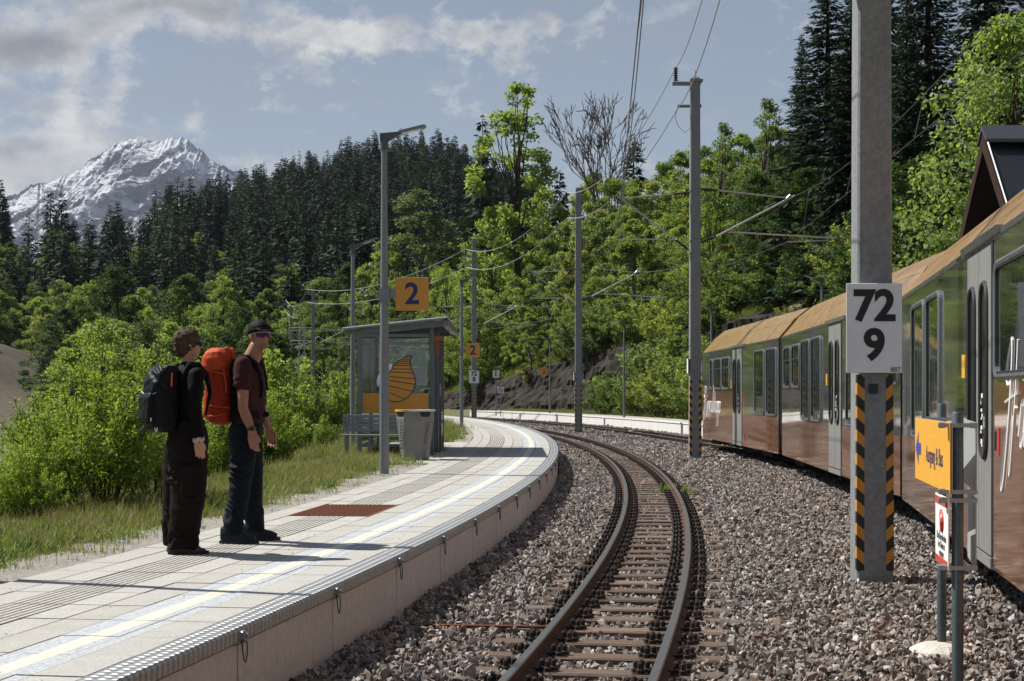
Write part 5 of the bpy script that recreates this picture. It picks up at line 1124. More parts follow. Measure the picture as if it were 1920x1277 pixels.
# --- mid-distance trees in the valley on the left --------------------------------------
LT_PX = [-150, 0, 60, 110, 200, 300, 420, 520, 560]; LT_PY = [560, 565, 590, 640, 600, 610, 600, 640, 680]
n_ = 0; random.seed(9)
for i in range(900):
    if n_ >= 40: break
    px = random.uniform(-140, 520); Y = random.uniform(55, 175); X = (px - 960) / FPX * Y; u, s = lateral([X], [Y])
    if u[0] > -11: continue
    if px < (125 if Y < 178 else 60) and not (48 < px < 100 and Y > 80): continue
    z = gzp(X, Y); lim = CZ + (HY - np.interp(px, LT_PX, LT_PY)) / FPX * Y; h = min(random.uniform(5, 11), (lim - z) * random.uniform(.85, 1.02))
    if h < 3: continue
    k = random.choice(['fresh', 'mid', 'mid', 'grey', 'grey', 'fresh', 'deep']); p_ = random.choice(BL[k]); sc = h / 12; n_ += 1; wx_ = random.uniform(1.0, 1.5)
    plant('broadleaf_tree', p_, (X, Y, z), (sc * wx_, sc * wx_, sc), {'fresh': 'fresh green', 'mid': 'mid green', 'grey': 'grey-green', 'deep': 'deep green'}[k] + ' tree of the near hollow, ' + where(X, Y, z + h), 'tree', 'trees in the hollow, ' + k)

# --- the wood on the right, beyond the far platform ------------------------------------
R_PX = [600, 640, 700, 770, 820, 870, 895, 930, 965, 1000, 1030, 1050, 1110, 1160, 1215, 1250, 1300, 1345, 1400, 1440, 1475, 1500, 1540, 1600, 2100]
R_PY = [560, 470, 405, 372, 395, 330, 300, 215, 190, 215, 300, 305, 290, 300, 318, 292, 268, 236, 215, 205, 260, 280, 330, 300, 200]
n_ = 0; random.seed(15); placed = []
KW = {'fresh': 'fresh green', 'yellow': 'yellow-green', 'mid': 'mid green', 'deep': 'deep green', 'brownish': 'brownish budding', 'grey': 'pale grey-green'}
for i in range(6000):
    if n_ >= 150: break
    s = random.uniform(15, 175) if i % 3 else random.uniform(35, 95); u = random.uniform(12.4, 48) if i % 2 else random.uniform(12.2, 20); X, Y = pt(s, u); px = 960 + FPX * X / Y
    if not (600 < px < 1990) or Y > 230: continue
    if px > 1480 and Y < 62: continue
    if any((X - a) ** 2 + (Y - c_) ** 2 < (1.7 + .006 * Y) ** 2 for a, c_ in placed): continue
    z = gzp(X, Y); lim = CZ + (HY - np.interp(px, R_PX, R_PY)) / FPX * Y; h = min(random.uniform(8, 15), (lim - z) * random.uniform(.86, 1.0))
    if u < 17: h = min(h, random.uniform(4.5, 8))
    if h < 4: continue
    k = random.choice(['fresh', 'yellow', 'mid', 'mid', 'fresh', 'yellow', 'yellow', 'fresh', 'mid', 'fresh', 'mid', 'brownish'] if px > 700 else ['mid', 'grey', 'yellow', 'deep']); 
    if px > 1430: k = random.choice(['mid', 'deep', 'deep'])
    p_ = random.choice(BL[k]); sc = h / 12; w_ = random.uniform(.8, 1.1) * min(1.25, 10 / h if h > 9 else 1.15); n_ += 1; placed.append((X, Y))
    plant('broadleaf_tree', p_, (X, Y, z - .2), (sc * w_, sc * w_, sc), ('tall ' if h > 10.5 else 'low ' if h < 6.5 else '') + KW[k] + ' slope tree, ' + where(X, Y, z + h), 'tree', 'trees on the slope above the far platform, ' + k)
for i in range(14):
    X, Y = -50 + random.gauss(0, 6), 140 + random.gauss(0, 14); k = random.choice([0, 2])
    if not -60 < 960 + FPX * X / Y < 120: continue
    BNK = BL['deep'][0] if i % 2 else BL['grey'][0]; sc = random.uniform(.10, .24); z = gzp(X, Y); plant('bush', BNK, (X, Y, z - .1), (sc * 1.5, sc * 1.5, sc), 'small round shrub on the bare brown bank, ' + where(X, Y, z + 12 * sc), 'bush', 'shrubs on the brown bank')
# particular trees
def tall(parts, px, Y, topy, H0, wide, label, cat='tree', name='broadleaf_tree', group=None, hmax=None):
    X = (px - 960) / FPX * Y; z = gzp(X, Y); h = CZ + (HY - topy) / FPX * Y - z; sc = h / H0; return plant(name, parts, (X, Y, z - .1), (sc * wide, sc * wide, sc), label, cat, group)
open_t = broadleaf(71, 12, 2.15, 12000, .17, LM['fresh'], base=.14, clumps=130, shape=.8, gap=.05)
tall(open_t, 968, 150, 172, 12, 1.05, 'tallest open-crowned broadleaf tree left of the bare tree, standing against the sky')
open_u = broadleaf(72, 12, 2.3, 6500, .16, LM['mid'], base=.2, clumps=95, shape=.8, gap=.02)
tall(open_u, 1425, 92, 196, 12, .9, 'thin airy young tree against the sky left of the great spruces')
tall(open_u, 1345, 100, 240, 12, .8, 'slender airy tree right of the second mast')
tall(SPM[0], 905, 162, 210, 20, .75, 'dark narrow spruce just left of the tallest broadleaf tree', name='spruce_tree')
tall(SPM[1], 1188, 150, 262, 20, 1.2, 'small dark spruce growing below the bare tree', name='spruce_tree')
tall(SPM[3], 1050, 158, 318, 20, 1.0, 'little dark spruce top left of the bare tree', name='spruce_tree')
tall(BL['grey'][0], 790, 175, 368, 12, 1.5, 'pale rounded tree with whitish young leaves left of the slope wood')
for (px, Y, ty, wd, k, lab) in ((1552, 84, -60, 1.35, 0, 'great dark spruce left of the nearest mast, its top out of view'), (1650, 92, -150, 1.3, 1, 'great dark spruce directly behind the nearest mast'), (1503, 98, 60, .9, 1, 'narrow dark spruce at the left edge of the spruce group'),
                                (1740, 88, -200, 1.1, 0, 'great dark spruce right of the nearest mast, behind the maple'), (1850, 80, -260, 1.1, 1, 'great dark spruce behind the station roof'), (1930, 84, -120, 1.0, 0, 'dark spruce at the right edge behind the maple'), (1596, 76, -30, 1.15, 1, 'dark spruce filling the gap left of the nearest mast'), (1700, 74, -20, .9, 0, 'dark spruce close behind the maple crown')):
    tall(SPH[k], px, Y, ty, 28, wd, lab, name='spruce_tree')
mp_ = broadleaf(81, 12, 4.2, 24000, .17, LM['maple'], base=.1, clumps=190, shape=1.1, gap=.35)
o = plant('maple_tree', mp_, (13.0, 44, -.3), (.82, .82, .90), 'large light green maple crown behind the station roof', 'tree', None)
mp2 = broadleaf(82, 12, 3.6, 16000, .17, LM['maple'], base=.1, clumps=120, shape=1.1, gap=.3)
plant('maple_tree', mp2, (11.3, 42, -.3), (.56, .56, .52), 'lower light green maple right of the kilometre mast, over the railcar roof', 'tree', None)
# bare tree
def bare(seed, H):
    random.seed(seed); b = MB()
    def grow(p, d, l, r_, lvl):
        q = p + d * l; m = p.lerp(q, .5) + Vector((random.gauss(0, .04), random.gauss(0, .04), random.gauss(0, .02))) * l; r_ = r_ * 1.25 if lvl == 0 else max(r_, .0022); b.tube([p, m, q], [r_, r_ * .85, r_ * .68], 5 if lvl < 3 else 3, cap=False)
        if lvl >= 7: return
        for k in range(2 if lvl != 1 else 4):
            a = random.uniform(.25, .62) * (1 if lvl else .6); ax = d.orthogonal().normalized(); ax.rotate(Quaternion(d, random.uniform(0, 6.28) if lvl != 1 else k * 1.6)); nd = d.copy(); nd.rotate(Quaternion(ax, a)); nd.z += .10; nd.normalize(); grow(q, nd, l * random.uniform(.68, .86), r_ * .62, lvl + 1)
        if random.random() < .5 and lvl > 1: grow(m, (d + Vector((random.gauss(0, .7), random.gauss(0, .7), .2))).normalized(), l * .6, r_ * .4, lvl + 2)
    grow(Vector((0, 0, 0)), Vector((0, 0, 1)), H * .24, H * .014, 0); return b
X, Y = (1135 - 960) / FPX * 142, 142; z = gzp(X, Y); bb = bare(4, 1.0); zmax = max(v[2] for v in bb.v); hh_ = CZ + (HY - 168) / FPX * Y - z; k_ = hh_ / zmax; bb.v = [(v[0] * k_ * .72, v[1] * k_ * .72, v[2] * k_) for v in bb.v]
o = bb.build('bare_tree', barkp); o.location = (X, Y, z); tag(o, 'leafless pale tree with spreading branches against the sky', 'tree')
# bushes beyond the far platform
BS = [bush(200 + i, 2.6, 1.5, 12000, .085, LM[k], 30) for i, k in enumerate(('mid', 'yellow', 'grey'))]
random.seed(31)
for px, Y, ty, w_, k in ((1128, 100, 702, 1.2, 0), (1165, 96, 715, 1.0, 0), (1210, 92, 690, 1.25, 1), (1245, 88, 672, 1.4, 1), (1285, 83, 655, 1.3, 1), (1262, 92, 610, 1.4, 0), (1320, 80, 640, 1.3, 0), (1225, 99, 640, 1.3, 2), (1365, 76, 640, 1.3, 1)):
    X = (px - 960) / FPX * Y; z = gzp(X, Y); h = CZ + (HY - ty) / FPX * Y - z; plant('bush', BS[k], (X, Y, z - .05), (h / 2.6 * w_, h / 2.6 * w_, h / 2.6), ('mid green', 'yellow-green', 'grey-green')[k] + ' bush between the far platform and the rock cut', 'bush', 'bushes behind the far platform, ' + ('mid', 'yellow', 'grey')[k], trunk='stems', crown='foliage')
n_ = 0
for i in range(400):
    if n_ >= 46: break
    s = random.uniform(8, 92); u = random.uniform(12.3, 15.5); X, Y = pt(s, u); px = 960 + FPX * X / Y; k = random.choice([0, 0, 0, 1, 2])
    if px < 1060 or px > 1700: continue
    z = gzp(X, Y); sc = random.uniform(.8, 1.5); n_ += 1
    plant('bush', BS[k], (X, Y, z - .3), (sc * 1.35, sc * 1.35, sc), ('mid green', 'yellow-green', 'grey-green')[k] + ' shrub over the cut, ' + where(X, Y, z + 2.6 * sc), 'bush', 'shrubs on the rock cut, ' + ('mid', 'yellow', 'grey')[k], trunk='stems', crown='foliage')
# foreground bushes along the verge
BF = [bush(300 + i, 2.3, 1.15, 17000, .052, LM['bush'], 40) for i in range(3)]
random.seed(33)
for px, Y, ty, w_, lab in ((185, 18.6, 640, 1.12, 'tallest bright green bush, directly behind the hiker with the black rucksack'), (60, 17.6, 812, 1.1, 'bright green bush lower and left of the tallest one'), (-50, 18.6, 815, 1.2, 'bright green bush cut by the left border of the view'),
                           (290, 19.8, 720, .95, 'bright green bush hidden partly by the hiker with the black rucksack'), (118, 23, 738, 1.0, 'bright green bush in the second row behind the tallest one'), (10, 25, 800, 1.2, 'bright green bush in the second row near the left border'),
                           (405, 25, 730, .95, 'bright green bush between the two hikers'), (500, 31, 720, 1.0, 'bush behind the hiker with the cap'), (-110, 24, 780, 1.3, 'bush beyond the left border'), (345, 31, 665, 1.1, 'taller bush seen between the hikers heads')):
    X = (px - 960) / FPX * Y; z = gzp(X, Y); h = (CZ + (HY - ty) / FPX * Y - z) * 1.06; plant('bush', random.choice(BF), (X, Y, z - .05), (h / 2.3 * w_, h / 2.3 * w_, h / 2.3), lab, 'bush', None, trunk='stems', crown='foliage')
BG = bush(320, 2.3, .95, 9000, .07, LM['fresh'], 22)
for px, Y, ty, w_, lab in ((556, 58, 690, .9, 'slim leafy sapling left of the two thin masts'), (628, 62, 695, 1.1, 'green bush just left of the bench'), (585, 80, 700, 1.0, 'sapling in front of the thin masts'), (648, 75, 690, 1.0, 'sapling beside the plain lamp post'), (525, 44, 655, 1.3, 'leafy bush behind the shoulder of the hiker with the cap'), (610, 46, 775, .9, 'low bush on the meadow left of the bench')):
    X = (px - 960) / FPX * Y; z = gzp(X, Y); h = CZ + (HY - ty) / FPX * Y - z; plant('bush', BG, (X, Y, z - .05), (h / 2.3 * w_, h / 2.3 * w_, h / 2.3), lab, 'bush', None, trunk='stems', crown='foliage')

# --- grass ------------------------------------------------------------------------------
gmat = [leaf_mat('grass_green', (.12, .165, .05), (.21, .20, .10), .4, .3), leaf_mat('grass_dry', (.27, .22, .125), (.17, .16, .075), .35, .3), leaf_mat('weed_green', (.09, .15, .04), (.14, .19, .05), .45, .25)]
def tuft(seed, nb_, h, m_, wd=.006, spread=.10, flat=.5):
    r = np.random.default_rng(seed); V, F = [], []; P = r.normal(size=(nb_, 2)) * spread
    for i in range(nb_):
        a = r.uniform(0, 6.28); l = h * r.uniform(.5, 1.15); bend = r.uniform(.1, flat) * l; d = np.array([math.cos(a), math.sin(a)]); sd = np.array([-d[1], d[0]]) * wd * r.uniform(.6, 1.3); b0 = len(V)
        p0 = P[i]; p1 = p0 + d * bend * .35; p2 = p0 + d * bend; V += [(*(p0 - sd), 0), (*(p0 + sd), 0), (*(p1 + sd * .8), l * .6), (*(p1 - sd * .8), l * .6), (*(p2 + sd * .2), l), (*(p2 - sd * .2), l)]; F += [(b0, b0 + 1, b0 + 2, b0 + 3), (b0 + 3, b0 + 2, b0 + 4, b0 + 5)]
    return source('tuft', mesh_np('tuft', V, F, m_, attrs=[('leaf_tone', 'FACE', np.repeat(r.random(nb_), 2))]))
TF = [tuft(1, 30, .20, gmat[0], .004, .12, .8), tuft(2, 24, .27, gmat[0], .0035, .12, .7), tuft(3, 30, .17, gmat[1], .0035, .13, .9), tuft(4, 12, .27, gmat[1], .002, .12, .6), tuft(5, 24, .12, gmat[2], .013, .10, 1.2), tuft(6, 28, .16, gmat[2], .006, .12, 1.0)]
def grass(name, s0, s1, La, Lb, n, sc, src, edge=.5):
    s = r.uniform(s0, s1, n); L = La + (Lb - La) * r.random(n) ** .8; x, y = pt(s, 0); h = np.interp(s, SS, HH); X = x - L * np.cos(h); Y = y - L * np.sin(h); dens = vnoise(X, Y, 1.3, 31, 3); ok = (r.random(n) < np.clip((L - La) / edge, .05, 1)) & (dens > -.45) & (Y > 6); px = 960 + FPX * X / np.maximum(Y, 1); ok &= (px > -150) & (px < 2050)
    X, Y = X[ok], Y[ok]; Z = ground_z(X, Y) - .01; m = len(X); scatter(name, np.stack([X, Y, Z], 1), np.stack([r.normal(size=m) * .12, r.normal(size=m) * .12, r.uniform(0, 6.28, m)], 1), sc * r.uniform(.55, 1.25, m) * (1 + .35 * dens[ok]), src, r.random(m))
r = np.random.default_rng(77)
grass('verge_grass', -34, -4, 3.98, 11, 21000, .78, [TF[0], TF[2], TF[3], TF[4], TF[5], TF[2]], .9)
grass('meadow_grass', -8, 60, 5.6, 20, 16000, 1.35, TF, .8)
grass('bank_grass', 1, 85, 3.9, 8, 5500, 1.1, TF, .5)
grass('far_verge_grass', 5, 80, -10.9, -7.6, 6000, 1.25, [TF[0], TF[4], TF[5], TF[2]], .3)
grass('slope_grass', 40, 105, -17, -11.8, 7000, 1.6, [TF[0], TF[4], TF[5], TF[1]], .3)
grass('gravel_weeds', -35, -12, 3.9, 4.8, 340, .5, [TF[4], TF[5], TF[2]], .01)
# dry foot of the verge, small weeds beside the lamp and between the rails
for (s_w, u_w, lab, k) in ((-13.3, .60, 'small green weed growing beside the outer rail of the near track', 2), (-12.8, .24, 'small green weed growing inside the outer rail of the near track', 2)):
    b = tuft(40 + int(u_w * 10), 26, .13, gmat[2], .012, .07, .9).data; x, y = pt(s_w, u_w); tag(put('weed', b, None, (x, y, ZB + .01), sc=1.2), lab, 'weed')
# ------------------------------------------------------------------ people
def ball(b, c, r, M=None, n=14):
    rx, ry, rz = r if hasattr(r, '__len__') else (r, r, r); V = []; c = Vector(c); m = n // 2 + 1
    for i in range(m + 1):
        ph = math.pi * i / m
        for k in range(n):
            a = 2 * math.pi * k / n; p = Vector((rx * math.sin(ph) * math.cos(a), ry * math.sin(ph) * math.sin(a), rz * math.cos(ph))); V.append((M @ p if M else p) + c)
    F = [(i * n + k, (i + 1) * n + k, (i + 1) * n + (k + 1) % n, i * n + (k + 1) % n) for i in range(m) for k in range(n)]; b.add(V, F)
def limb(b, pts, rs, n=14):
    """tapered round limb through joints, with ball ends"""
    b.tube(pts, rs, n); ball(b, pts[0], rs[0]); ball(b, pts[-1], rs[-1])
    for p, r_ in list(zip(pts, rs))[1:-1]: ball(b, p, r_ * .99)
def loft(b, rings, n=24, p=2.0):
    """rings: (x, y, z, rx, ry, yaw)"""
    V = []
    for x, y, z, rx, ry, a in rings:
        for k in range(n):
            t_ = 2 * math.pi * k / n; c_, s_ = math.cos(t_), math.sin(t_); u = rx * math.copysign(abs(c_) ** (2 / p), c_); v = ry * math.copysign(abs(s_) ** (2 / p), s_)
            V.append((x + u * math.cos(a) - v * math.sin(a), y + u * math.sin(a) + v * math.cos(a), z))
    m = len(rings); F = [(i * n + k, i * n + (k + 1) % n, (i + 1) * n + (k + 1) % n, (i + 1) * n + k) for i in range(m - 1) for k in range(n)] + [tuple(range(n - 1, -1, -1)), tuple((m - 1) * n + k for k in range(n))]; b.add(V, F)
def fuse(b, name, m_, parent, vox=.007, smooth=4, disp=None, cut=None):
    """the pieces of b become ONE continuous skin"""
    me = bpy.data.meshes.new(name); me.from_pydata(b.v, [], b.f); bm = bmesh.new(); bm.from_mesh(me); bmesh.ops.recalc_face_normals(bm, faces=bm.faces); bm.to_mesh(me); bm.free()
    o = bpy.data.objects.new(name, me); COL.objects.link(o); md = o.modifiers.new('r', 'REMESH'); md.mode = 'VOXEL'; md.voxel_size = vox; md.adaptivity = 0
    if smooth: ms = o.modifiers.new('s', 'SMOOTH'); ms.iterations = smooth; ms.factor = .6
    dg = bpy.context.evaluated_depsgraph_get(); me2 = bpy.data.meshes.new_from_object(o.evaluated_get(dg)); bpy.data.objects.remove(o); me2.name = name
    if disp:
        n = len(me2.vertices); co = np.empty(n * 3, np.float32); no = np.empty(n * 3, np.float32); me2.vertices.foreach_get('co', co); me2.vertices.foreach_get('normal', no); co = co.reshape(-1, 3); no = no.reshape(-1, 3)
        d = np.array([disp(Vector(c_)) for c_ in co]); co = co + no * d[:, None]; me2.vertices.foreach_set('co', co.astype(np.float32).ravel())
    me2.materials.clear(); me2.materials.append(m_); me2.polygons.foreach_set('use_smooth', [True] * len(me2.polygons)); me2.update()
    return put(name, me2, parent)
def folds(a1=.006, f1=9, a2=.003, zf=2.2, centres=()):
    def f(v):
        d = a1 * noise.noise((v.x * f1, v.y * f1, v.z * f1 * zf * .45)) + a2 * noise.noise((v.x * f1 * 2.5, v.y * f1 * 2.5, v.z * f1 * 2.5))
        for c_, r_, a_, fr in centres:
            w_ = math.exp(-((v - Vector(c_)).length / r_) ** 2); d += a_ * w_ * math.sin((v.z + .35 * v.x + .2 * noise.noise(v * 6)) * fr)
        return d
    return f
def hand(b, W, dirn, palm_n, thumb, curl=.35, s=1.0):
    """palm, four unequal bent fingers and a thumb; W wrist, dirn along the hand, palm_n the way the palm faces, thumb: side of the thumb"""
    W, D, Nn, Tt = Vector(W), Vector(dirn).normalized(), Vector(palm_n).normalized(), Vector(thumb).normalized()
    for k in range(4):
        off = (k - 1.5) * .0195 * s; b.tube([W + Tt * (-off * .6), W + D * .05 * s - Tt * off * 1.0, W + D * .092 * s - Tt * off * 1.05], [.017 * s, .0155 * s, .0125 * s], 8)
    ball(b, W, .024 * s)
    for k, (ln, sp) in enumerate(((.070, .03), (.079, .0), (.073, -.03), (.056, -.07))):
        off = (k - 1.5) * .0205 * s; p = W + D * .088 * s - Tt * off; d = (D - Tt * (-sp)).normalized(); pts = [p]; c = 0
        for j, f in enumerate((.42, .33, .25)): c += curl * (.6 + .3 * j); p = p + (d * math.cos(c) + Nn * math.sin(c)) * ln * f * s; pts.append(p)
        b.tube(pts, [.0098 * s, .0092 * s, .0084 * s, .0068 * s], 8); ball(b, pts[-1], .0068 * s, n=8)
    p = W + D * .025 * s + Tt * .022 * s; q = p + (D * .75 + Tt * .6 + Nn * .3).normalized() * .036 * s; e = q + (D * .95 + Tt * .15 + Nn * .35).normalized() * .030 * s; b.tube([p, q, e], [.0145 * s, .0112 * s, .0085 * s], 8); ball(b, e, .0085 * s, n=8)
def skin_mat(name, base, beard=None):
    m_ = bpy.data.materials.new(name); m_.use_nodes = True; t = NT(m_.node_tree); t.n.clear(); p = t.new('ShaderNodeBsdfPrincipled'); co = t.new('ShaderNodeTexCoord').outputs['Object']
    c = t.mix(t.ramp(t.noise(co, 14, 5, .6), [(.35, 0), (.7, .5)]), base, (base[0] * .85, base[1] * .62, base[2] * .55))
    if beard:
        bc, br = beard; n_ = t.new('ShaderNodeVectorMath', operation='DISTANCE'); t.put(n_.inputs[0], co); n_.inputs[1].default_value = bc
        f = t.ramp(t.m('DIVIDE', n_.outputs['Value'], br), [(.55, .62), (1.0, 0)]); f = t.m('MULTIPLY', f, t.ramp(t.noise(co, 260, 2, .7), [(.3, .6), (.7, 1)])); c = t.mix(f, c, (.07, .045, .035))
    t.put(p.inputs['Base Color'], c); p.inputs['Roughness'].default_value = .5; p.inputs['Subsurface Weight'].default_value = .03; p.inputs['Specular IOR Level'].default_value = .25; p.inputs['Subsurface Radius'].default_value = (.012, .005, .003)
    t.l.new(p.outputs[0], t.new('ShaderNodeOutputMaterial').inputs[0]); return m_
def cloth(name, c, rough=.85, sheen=.25, bump=.3, tint=None):
    m_ = mat(name, c, rough, var=.10, vscale=9, bump=bump, bscale=160, tint=tint); p = [n for n in m_.node_tree.nodes if n.bl_idname == 'ShaderNodeBsdfPrincipled'][0]; p.inputs['Sheen Weight'].default_value = sheen; p.inputs['Sheen Roughness'].default_value = .4; p.inputs['Specular IOR Level'].default_value = .12; return m_
def RZ(a): return Matrix.Rotation(a, 3, 'Z')
def head(b, c, yaw, s=1.0, tilt=0):
    """skull, jaw, nose, brow, ears, lips; faces local +X before the turn"""
    M = RZ(yaw) @ Matrix.Rotation(tilt, 3, 'Y'); c = Vector(c); q = lambda x, y, z: c + M @ Vector((x, y, z)) * s
    ball(b, q(-.012, 0, .028), (.098 * s, .076 * s, .094 * s), M, 20); ball(b, q(.025, 0, -.035), (.064 * s, .056 * s, .078 * s), M, 18)
    ball(b, q(.052, 0, -.088), (.030 * s, .030 * s, .022 * s), M); ball(b, q(.028, .036, -.062), (.036 * s, .022 * s, .034 * s), M); ball(b, q(.028, -.036, -.062), (.036 * s, .022 * s, .034 * s), M)
    ball(b, q(.072, 0, .030), (.020 * s, .050 * s, .014 * s), M); b.tube([q(.082, 0, .018), q(.098, 0, -.008), q(.104, 0, -.026)], [.008 * s, .010 * s, .0125 * s], 8); ball(b, q(.092, .011, -.028), .009 * s); ball(b, q(.092, -.011, -.028), .009 * s)
    for sd in (-1, 1): ball(b, q(.060, sd * .036, -.018), (.022 * s, .018 * s, .016 * s), M); ball(b, q(-.008, sd * .078, -.004), (.018 * s, .008 * s, .031 * s), M)
    b.tube([q(.078, -.022, -.055), q(.088, 0, -.053), q(.078, .022, -.055)], [.005 * s, .0075 * s, .005 * s], 8); b.tube([q(.076, -.018, -.064), q(.085, 0, -.064), q(.076, .018, -.064)], [.005 * s, .008 * s, .005 * s], 8)
    return q, M
def shoe(b, heel, ang, L, s=1.0, high=.09):
    M = RZ(ang); h = Vector(heel); q = lambda x, y, z: h + M @ Vector((x, y, z))
    V = []; prof = [(0, .030, .020, high), (.03, .038, .004, high), (.08, .040, .003, high * .98), (.14, .042, .003, high * .74), (.19, .048, .003, high * .60), (.24, .046, .004, high * .50), (.28, .030, .010, high * .36)]
    for x, w_, z0, z1 in prof:
        x = x * L / .28; w_ *= s
        for yy, zz in ((-.8, 0), (-1, .15), (-1, .5), (-.72, .88), (-.25, 1), (.25, 1), (.72, .88), (1, .5), (1, .15), (.8, 0)): V.append(q(x, yy * w_, z0 + zz * (z1 - z0)))
    n = 10; F = [(i * n + k, i * n + (k + 1) % n, (i + 1) * n + (k + 1) % n, (i + 1) * n + k) for i in range(len(prof) - 1) for k in range(n)] + [tuple(range(n)), tuple(range(len(prof) * n - 1, len(prof) * n - n - 1, -1))]; b.add(V, F)
def sole(b, heel, ang, L, s=1.0):
    M = RZ(ang); h = Vector(heel); O = []
    for sd in (1, -1):
        P = [(-.008, .0), (0, .028), (.05, .040), (.12, .038), (.19, .051), (.25, .045), (.29, .02), (.298, 0)]
        O += [(x * L / .28, sd * y * s) for x, y in (P if sd > 0 else P[::-1])]
    V = [h + M @ Vector((x, y, z)) for z in (.0, .026) for x, y in O]; n = len(O); b.add(V, [tuple(range(n - 1, -1, -1)), tuple(range(n, 2 * n))] + [(i, (i + 1) % n, n + (i + 1) % n, n + i) for i in range(n)])

skinM = skin_mat('skin_man', (.36, .185, .12), ((.155, -.05, 1.575), .085)); skinW = skin_mat('skin_woman', (.42, .235, .16))
shirtm = cloth('maroon_jersey', (.052, .020, .020), .85, .0, tint=(.034, .014, .014)); pantsm = cloth('navy_trousers', (.0075, .011, .018), .75, .0, tint=(.005, .0075, .012)); blackc = cloth('black_knit', (.0035, .0035, .004), .8, .0, tint=(.0025, .0025, .003)); brownp = cloth('dark_brown_trousers', (.011, .0068, .0062), .85, .0, tint=(.007, .0045, .0042))
capm = cloth('black_cap_cloth', (.006, .006, .007), .7, .0); shoem = cloth('dark_shoe', (.020, .026, .030), .6, .1); solem = mat('rubber_sole', (.014, .014, .015), .7, var=.1); brshoe = cloth('brown_shoe', (.075, .058, .045), .8, .15)
strapm = cloth('black_webbing', (.005, .005, .006), .7, .0); packo = cloth('orange_ripstop', (.46, .065, .018), .6, .0, tint=(.34, .045, .014)); packd = cloth('rust_ripstop', (.27, .028, .012), .65, .0, tint=(.18, .02, .010)); packb = cloth('black_ripstop', (.0065, .0075, .010), .42, .0, tint=(.004, .0045, .006))
chrome = mat('steel_bottle', (.52, .52, .51), .26, .95, var=.06, vscale=8)
# ---- the man: local x to the right, y away from the camera
KM = 13.94 / FPX; MXo = (465 - 960) / FPX * 13.94
def m_(px, py, y=0.0): return Vector(((px - 465) * KM, y, (1016 - py) * KM))
man = empty('person', (MXo, 13.94, 0), label='standing hiker in black cap, mirrored sunglasses, maroon t-shirt and dark blue trousers', cat='person', group=None)
b = MB(); hc = m_(487, 629.5, -.005); q_h, HM_ = head(b, hc, math.radians(-52), .98, math.radians(-2))
limb(b, [m_(481, 650, .0), m_(473, 668, 0), m_(466, 690, 0)], [.062, .069, .080], 16)
loft(b, [(0, 0, 1.44, .06, .13, 0), (.01, 0, 1.30, .09, .16, 0), (.02, 0, 1.1, .09, .14, 0), (.0, 0, .98, .10, .14, 0), (-.02, 0, .86, .10, .15, 0)])
sN, eN, wN = m_(463, 684, -.188), m_(464, 764, -.235), m_(481.5, 806, -.245); limb(b, [sN, sN.lerp(eN, .5), eN, eN.lerp(wN, .35), wN], [.050, .050, .041, .043, .027])
sF, eF, wF = m_(474, 684, .188), m_(480, 762, .24), m_(497, 803, .20); limb(b, [sF, sF.lerp(eF, .5), eF, eF.lerp(wF, .35), wF], [.050, .049, .041, .042, .027])
hand(b, wN, (.10, .05, -1), (.35, .95, .0), (.95, -.25, -.1), .30, 1.05); hand(b, wF, (.32, -.05, -1), (-.2, -.8, -.1), (.85, -.15, .2), .42, 1.05)
for sd, kn, an in ((-.085, m_(458, 900, -.09), m_(440, 992, -.10)), (.085, m_(468, 900, .12), m_(464, 990, .20))): limb(b, [m_(462, 800, sd), kn, an, an + Vector((.06, 0, -.05))], [.06, .042, .034, .03])
fuse(b, 'body', skinM, man, .0052, 3)
b = MB(); loft(b, [(.012, 0, 1.520, .060, .072, 0), (.004, 0, 1.490, .078, .110, 0), (.004, 0, 1.455, .095, .165, 0), (.012, 0, 1.40, .112, .200, 0), (.018, 0, 1.33, .122, .208, 0), (.022, 0, 1.22, .126, .200, 0), (.026, 0, 1.12, .120, .185, 0), (.022, 0, 1.03, .118, .178, 0), (.012, 0, .975, .122, .180, 0)])
for s_, e_ in ((sN, eN), (sF, eF)): limb(b, [s_ + Vector((0, 0, .0)), s_.lerp(e_, .30), s_.lerp(e_, .42)], [.076, .076, .078]); 
sh_ = fuse(b, 't_shirt', shirtm, man, .006, 5, folds(.010, 9, .003, 1.5, [((.02, -.1, 1.02), .14, .006, 55), ((-.02, -.2, 1.28), .1, .004, 60), ((.08, -.05, 1.15), .14, .004, 45)]))
b = MB(); hipn = [(.0, 0, 1.0, .122, .165, 0), (-.012, 0, .94, .135, .180, 0), (-.025, 0, .87, .135, .180, 0), (-.025, 0, .80, .120, .170, 0)]; loft(b, hipn)
loft(b, [(-.025, -.085, .86, .118, .095, 0), (-.022, -.09, .72, .104, .088, 0), (-.035, -.09, .58, .094, .080, 0), (-.046, -.09, .47, .090, .076, 0), (-.070, -.095, .35, .088, .074, 0), (-.088, -.10, .24, .086, .072, 0), (-.100, -.10, .135, .086, .072, 0), (-.102, -.10, .075, .088, .072, 0)])
loft(b, [(-.015, .085, .86, .110, .095, 0), (.010, .10, .72, .100, .086, 0), (.022, .12, .58, .090, .078, 0), (.018, .14, .47, .086, .074, 0), (.012, .17, .32, .080, .070, 0), (.018, .195, .20, .078, .068, 0), (.028, .20, .115, .080, .068, 0), (.030, .20, .085, .080, .066, 0)])
fuse(b, 'trousers', pantsm, man, .0065, 4, folds(.012, 8, .004, 1.2, [((-.08, -.12, .66), .13, .010, 70), ((-.1, -.14, .52), .12, .009, 60), ((-.1, -.1, .2), .14, .009, 62), ((.03, .2, .22), .12, .008, 60), ((0, -.1, .82), .12, .006, 50)]))
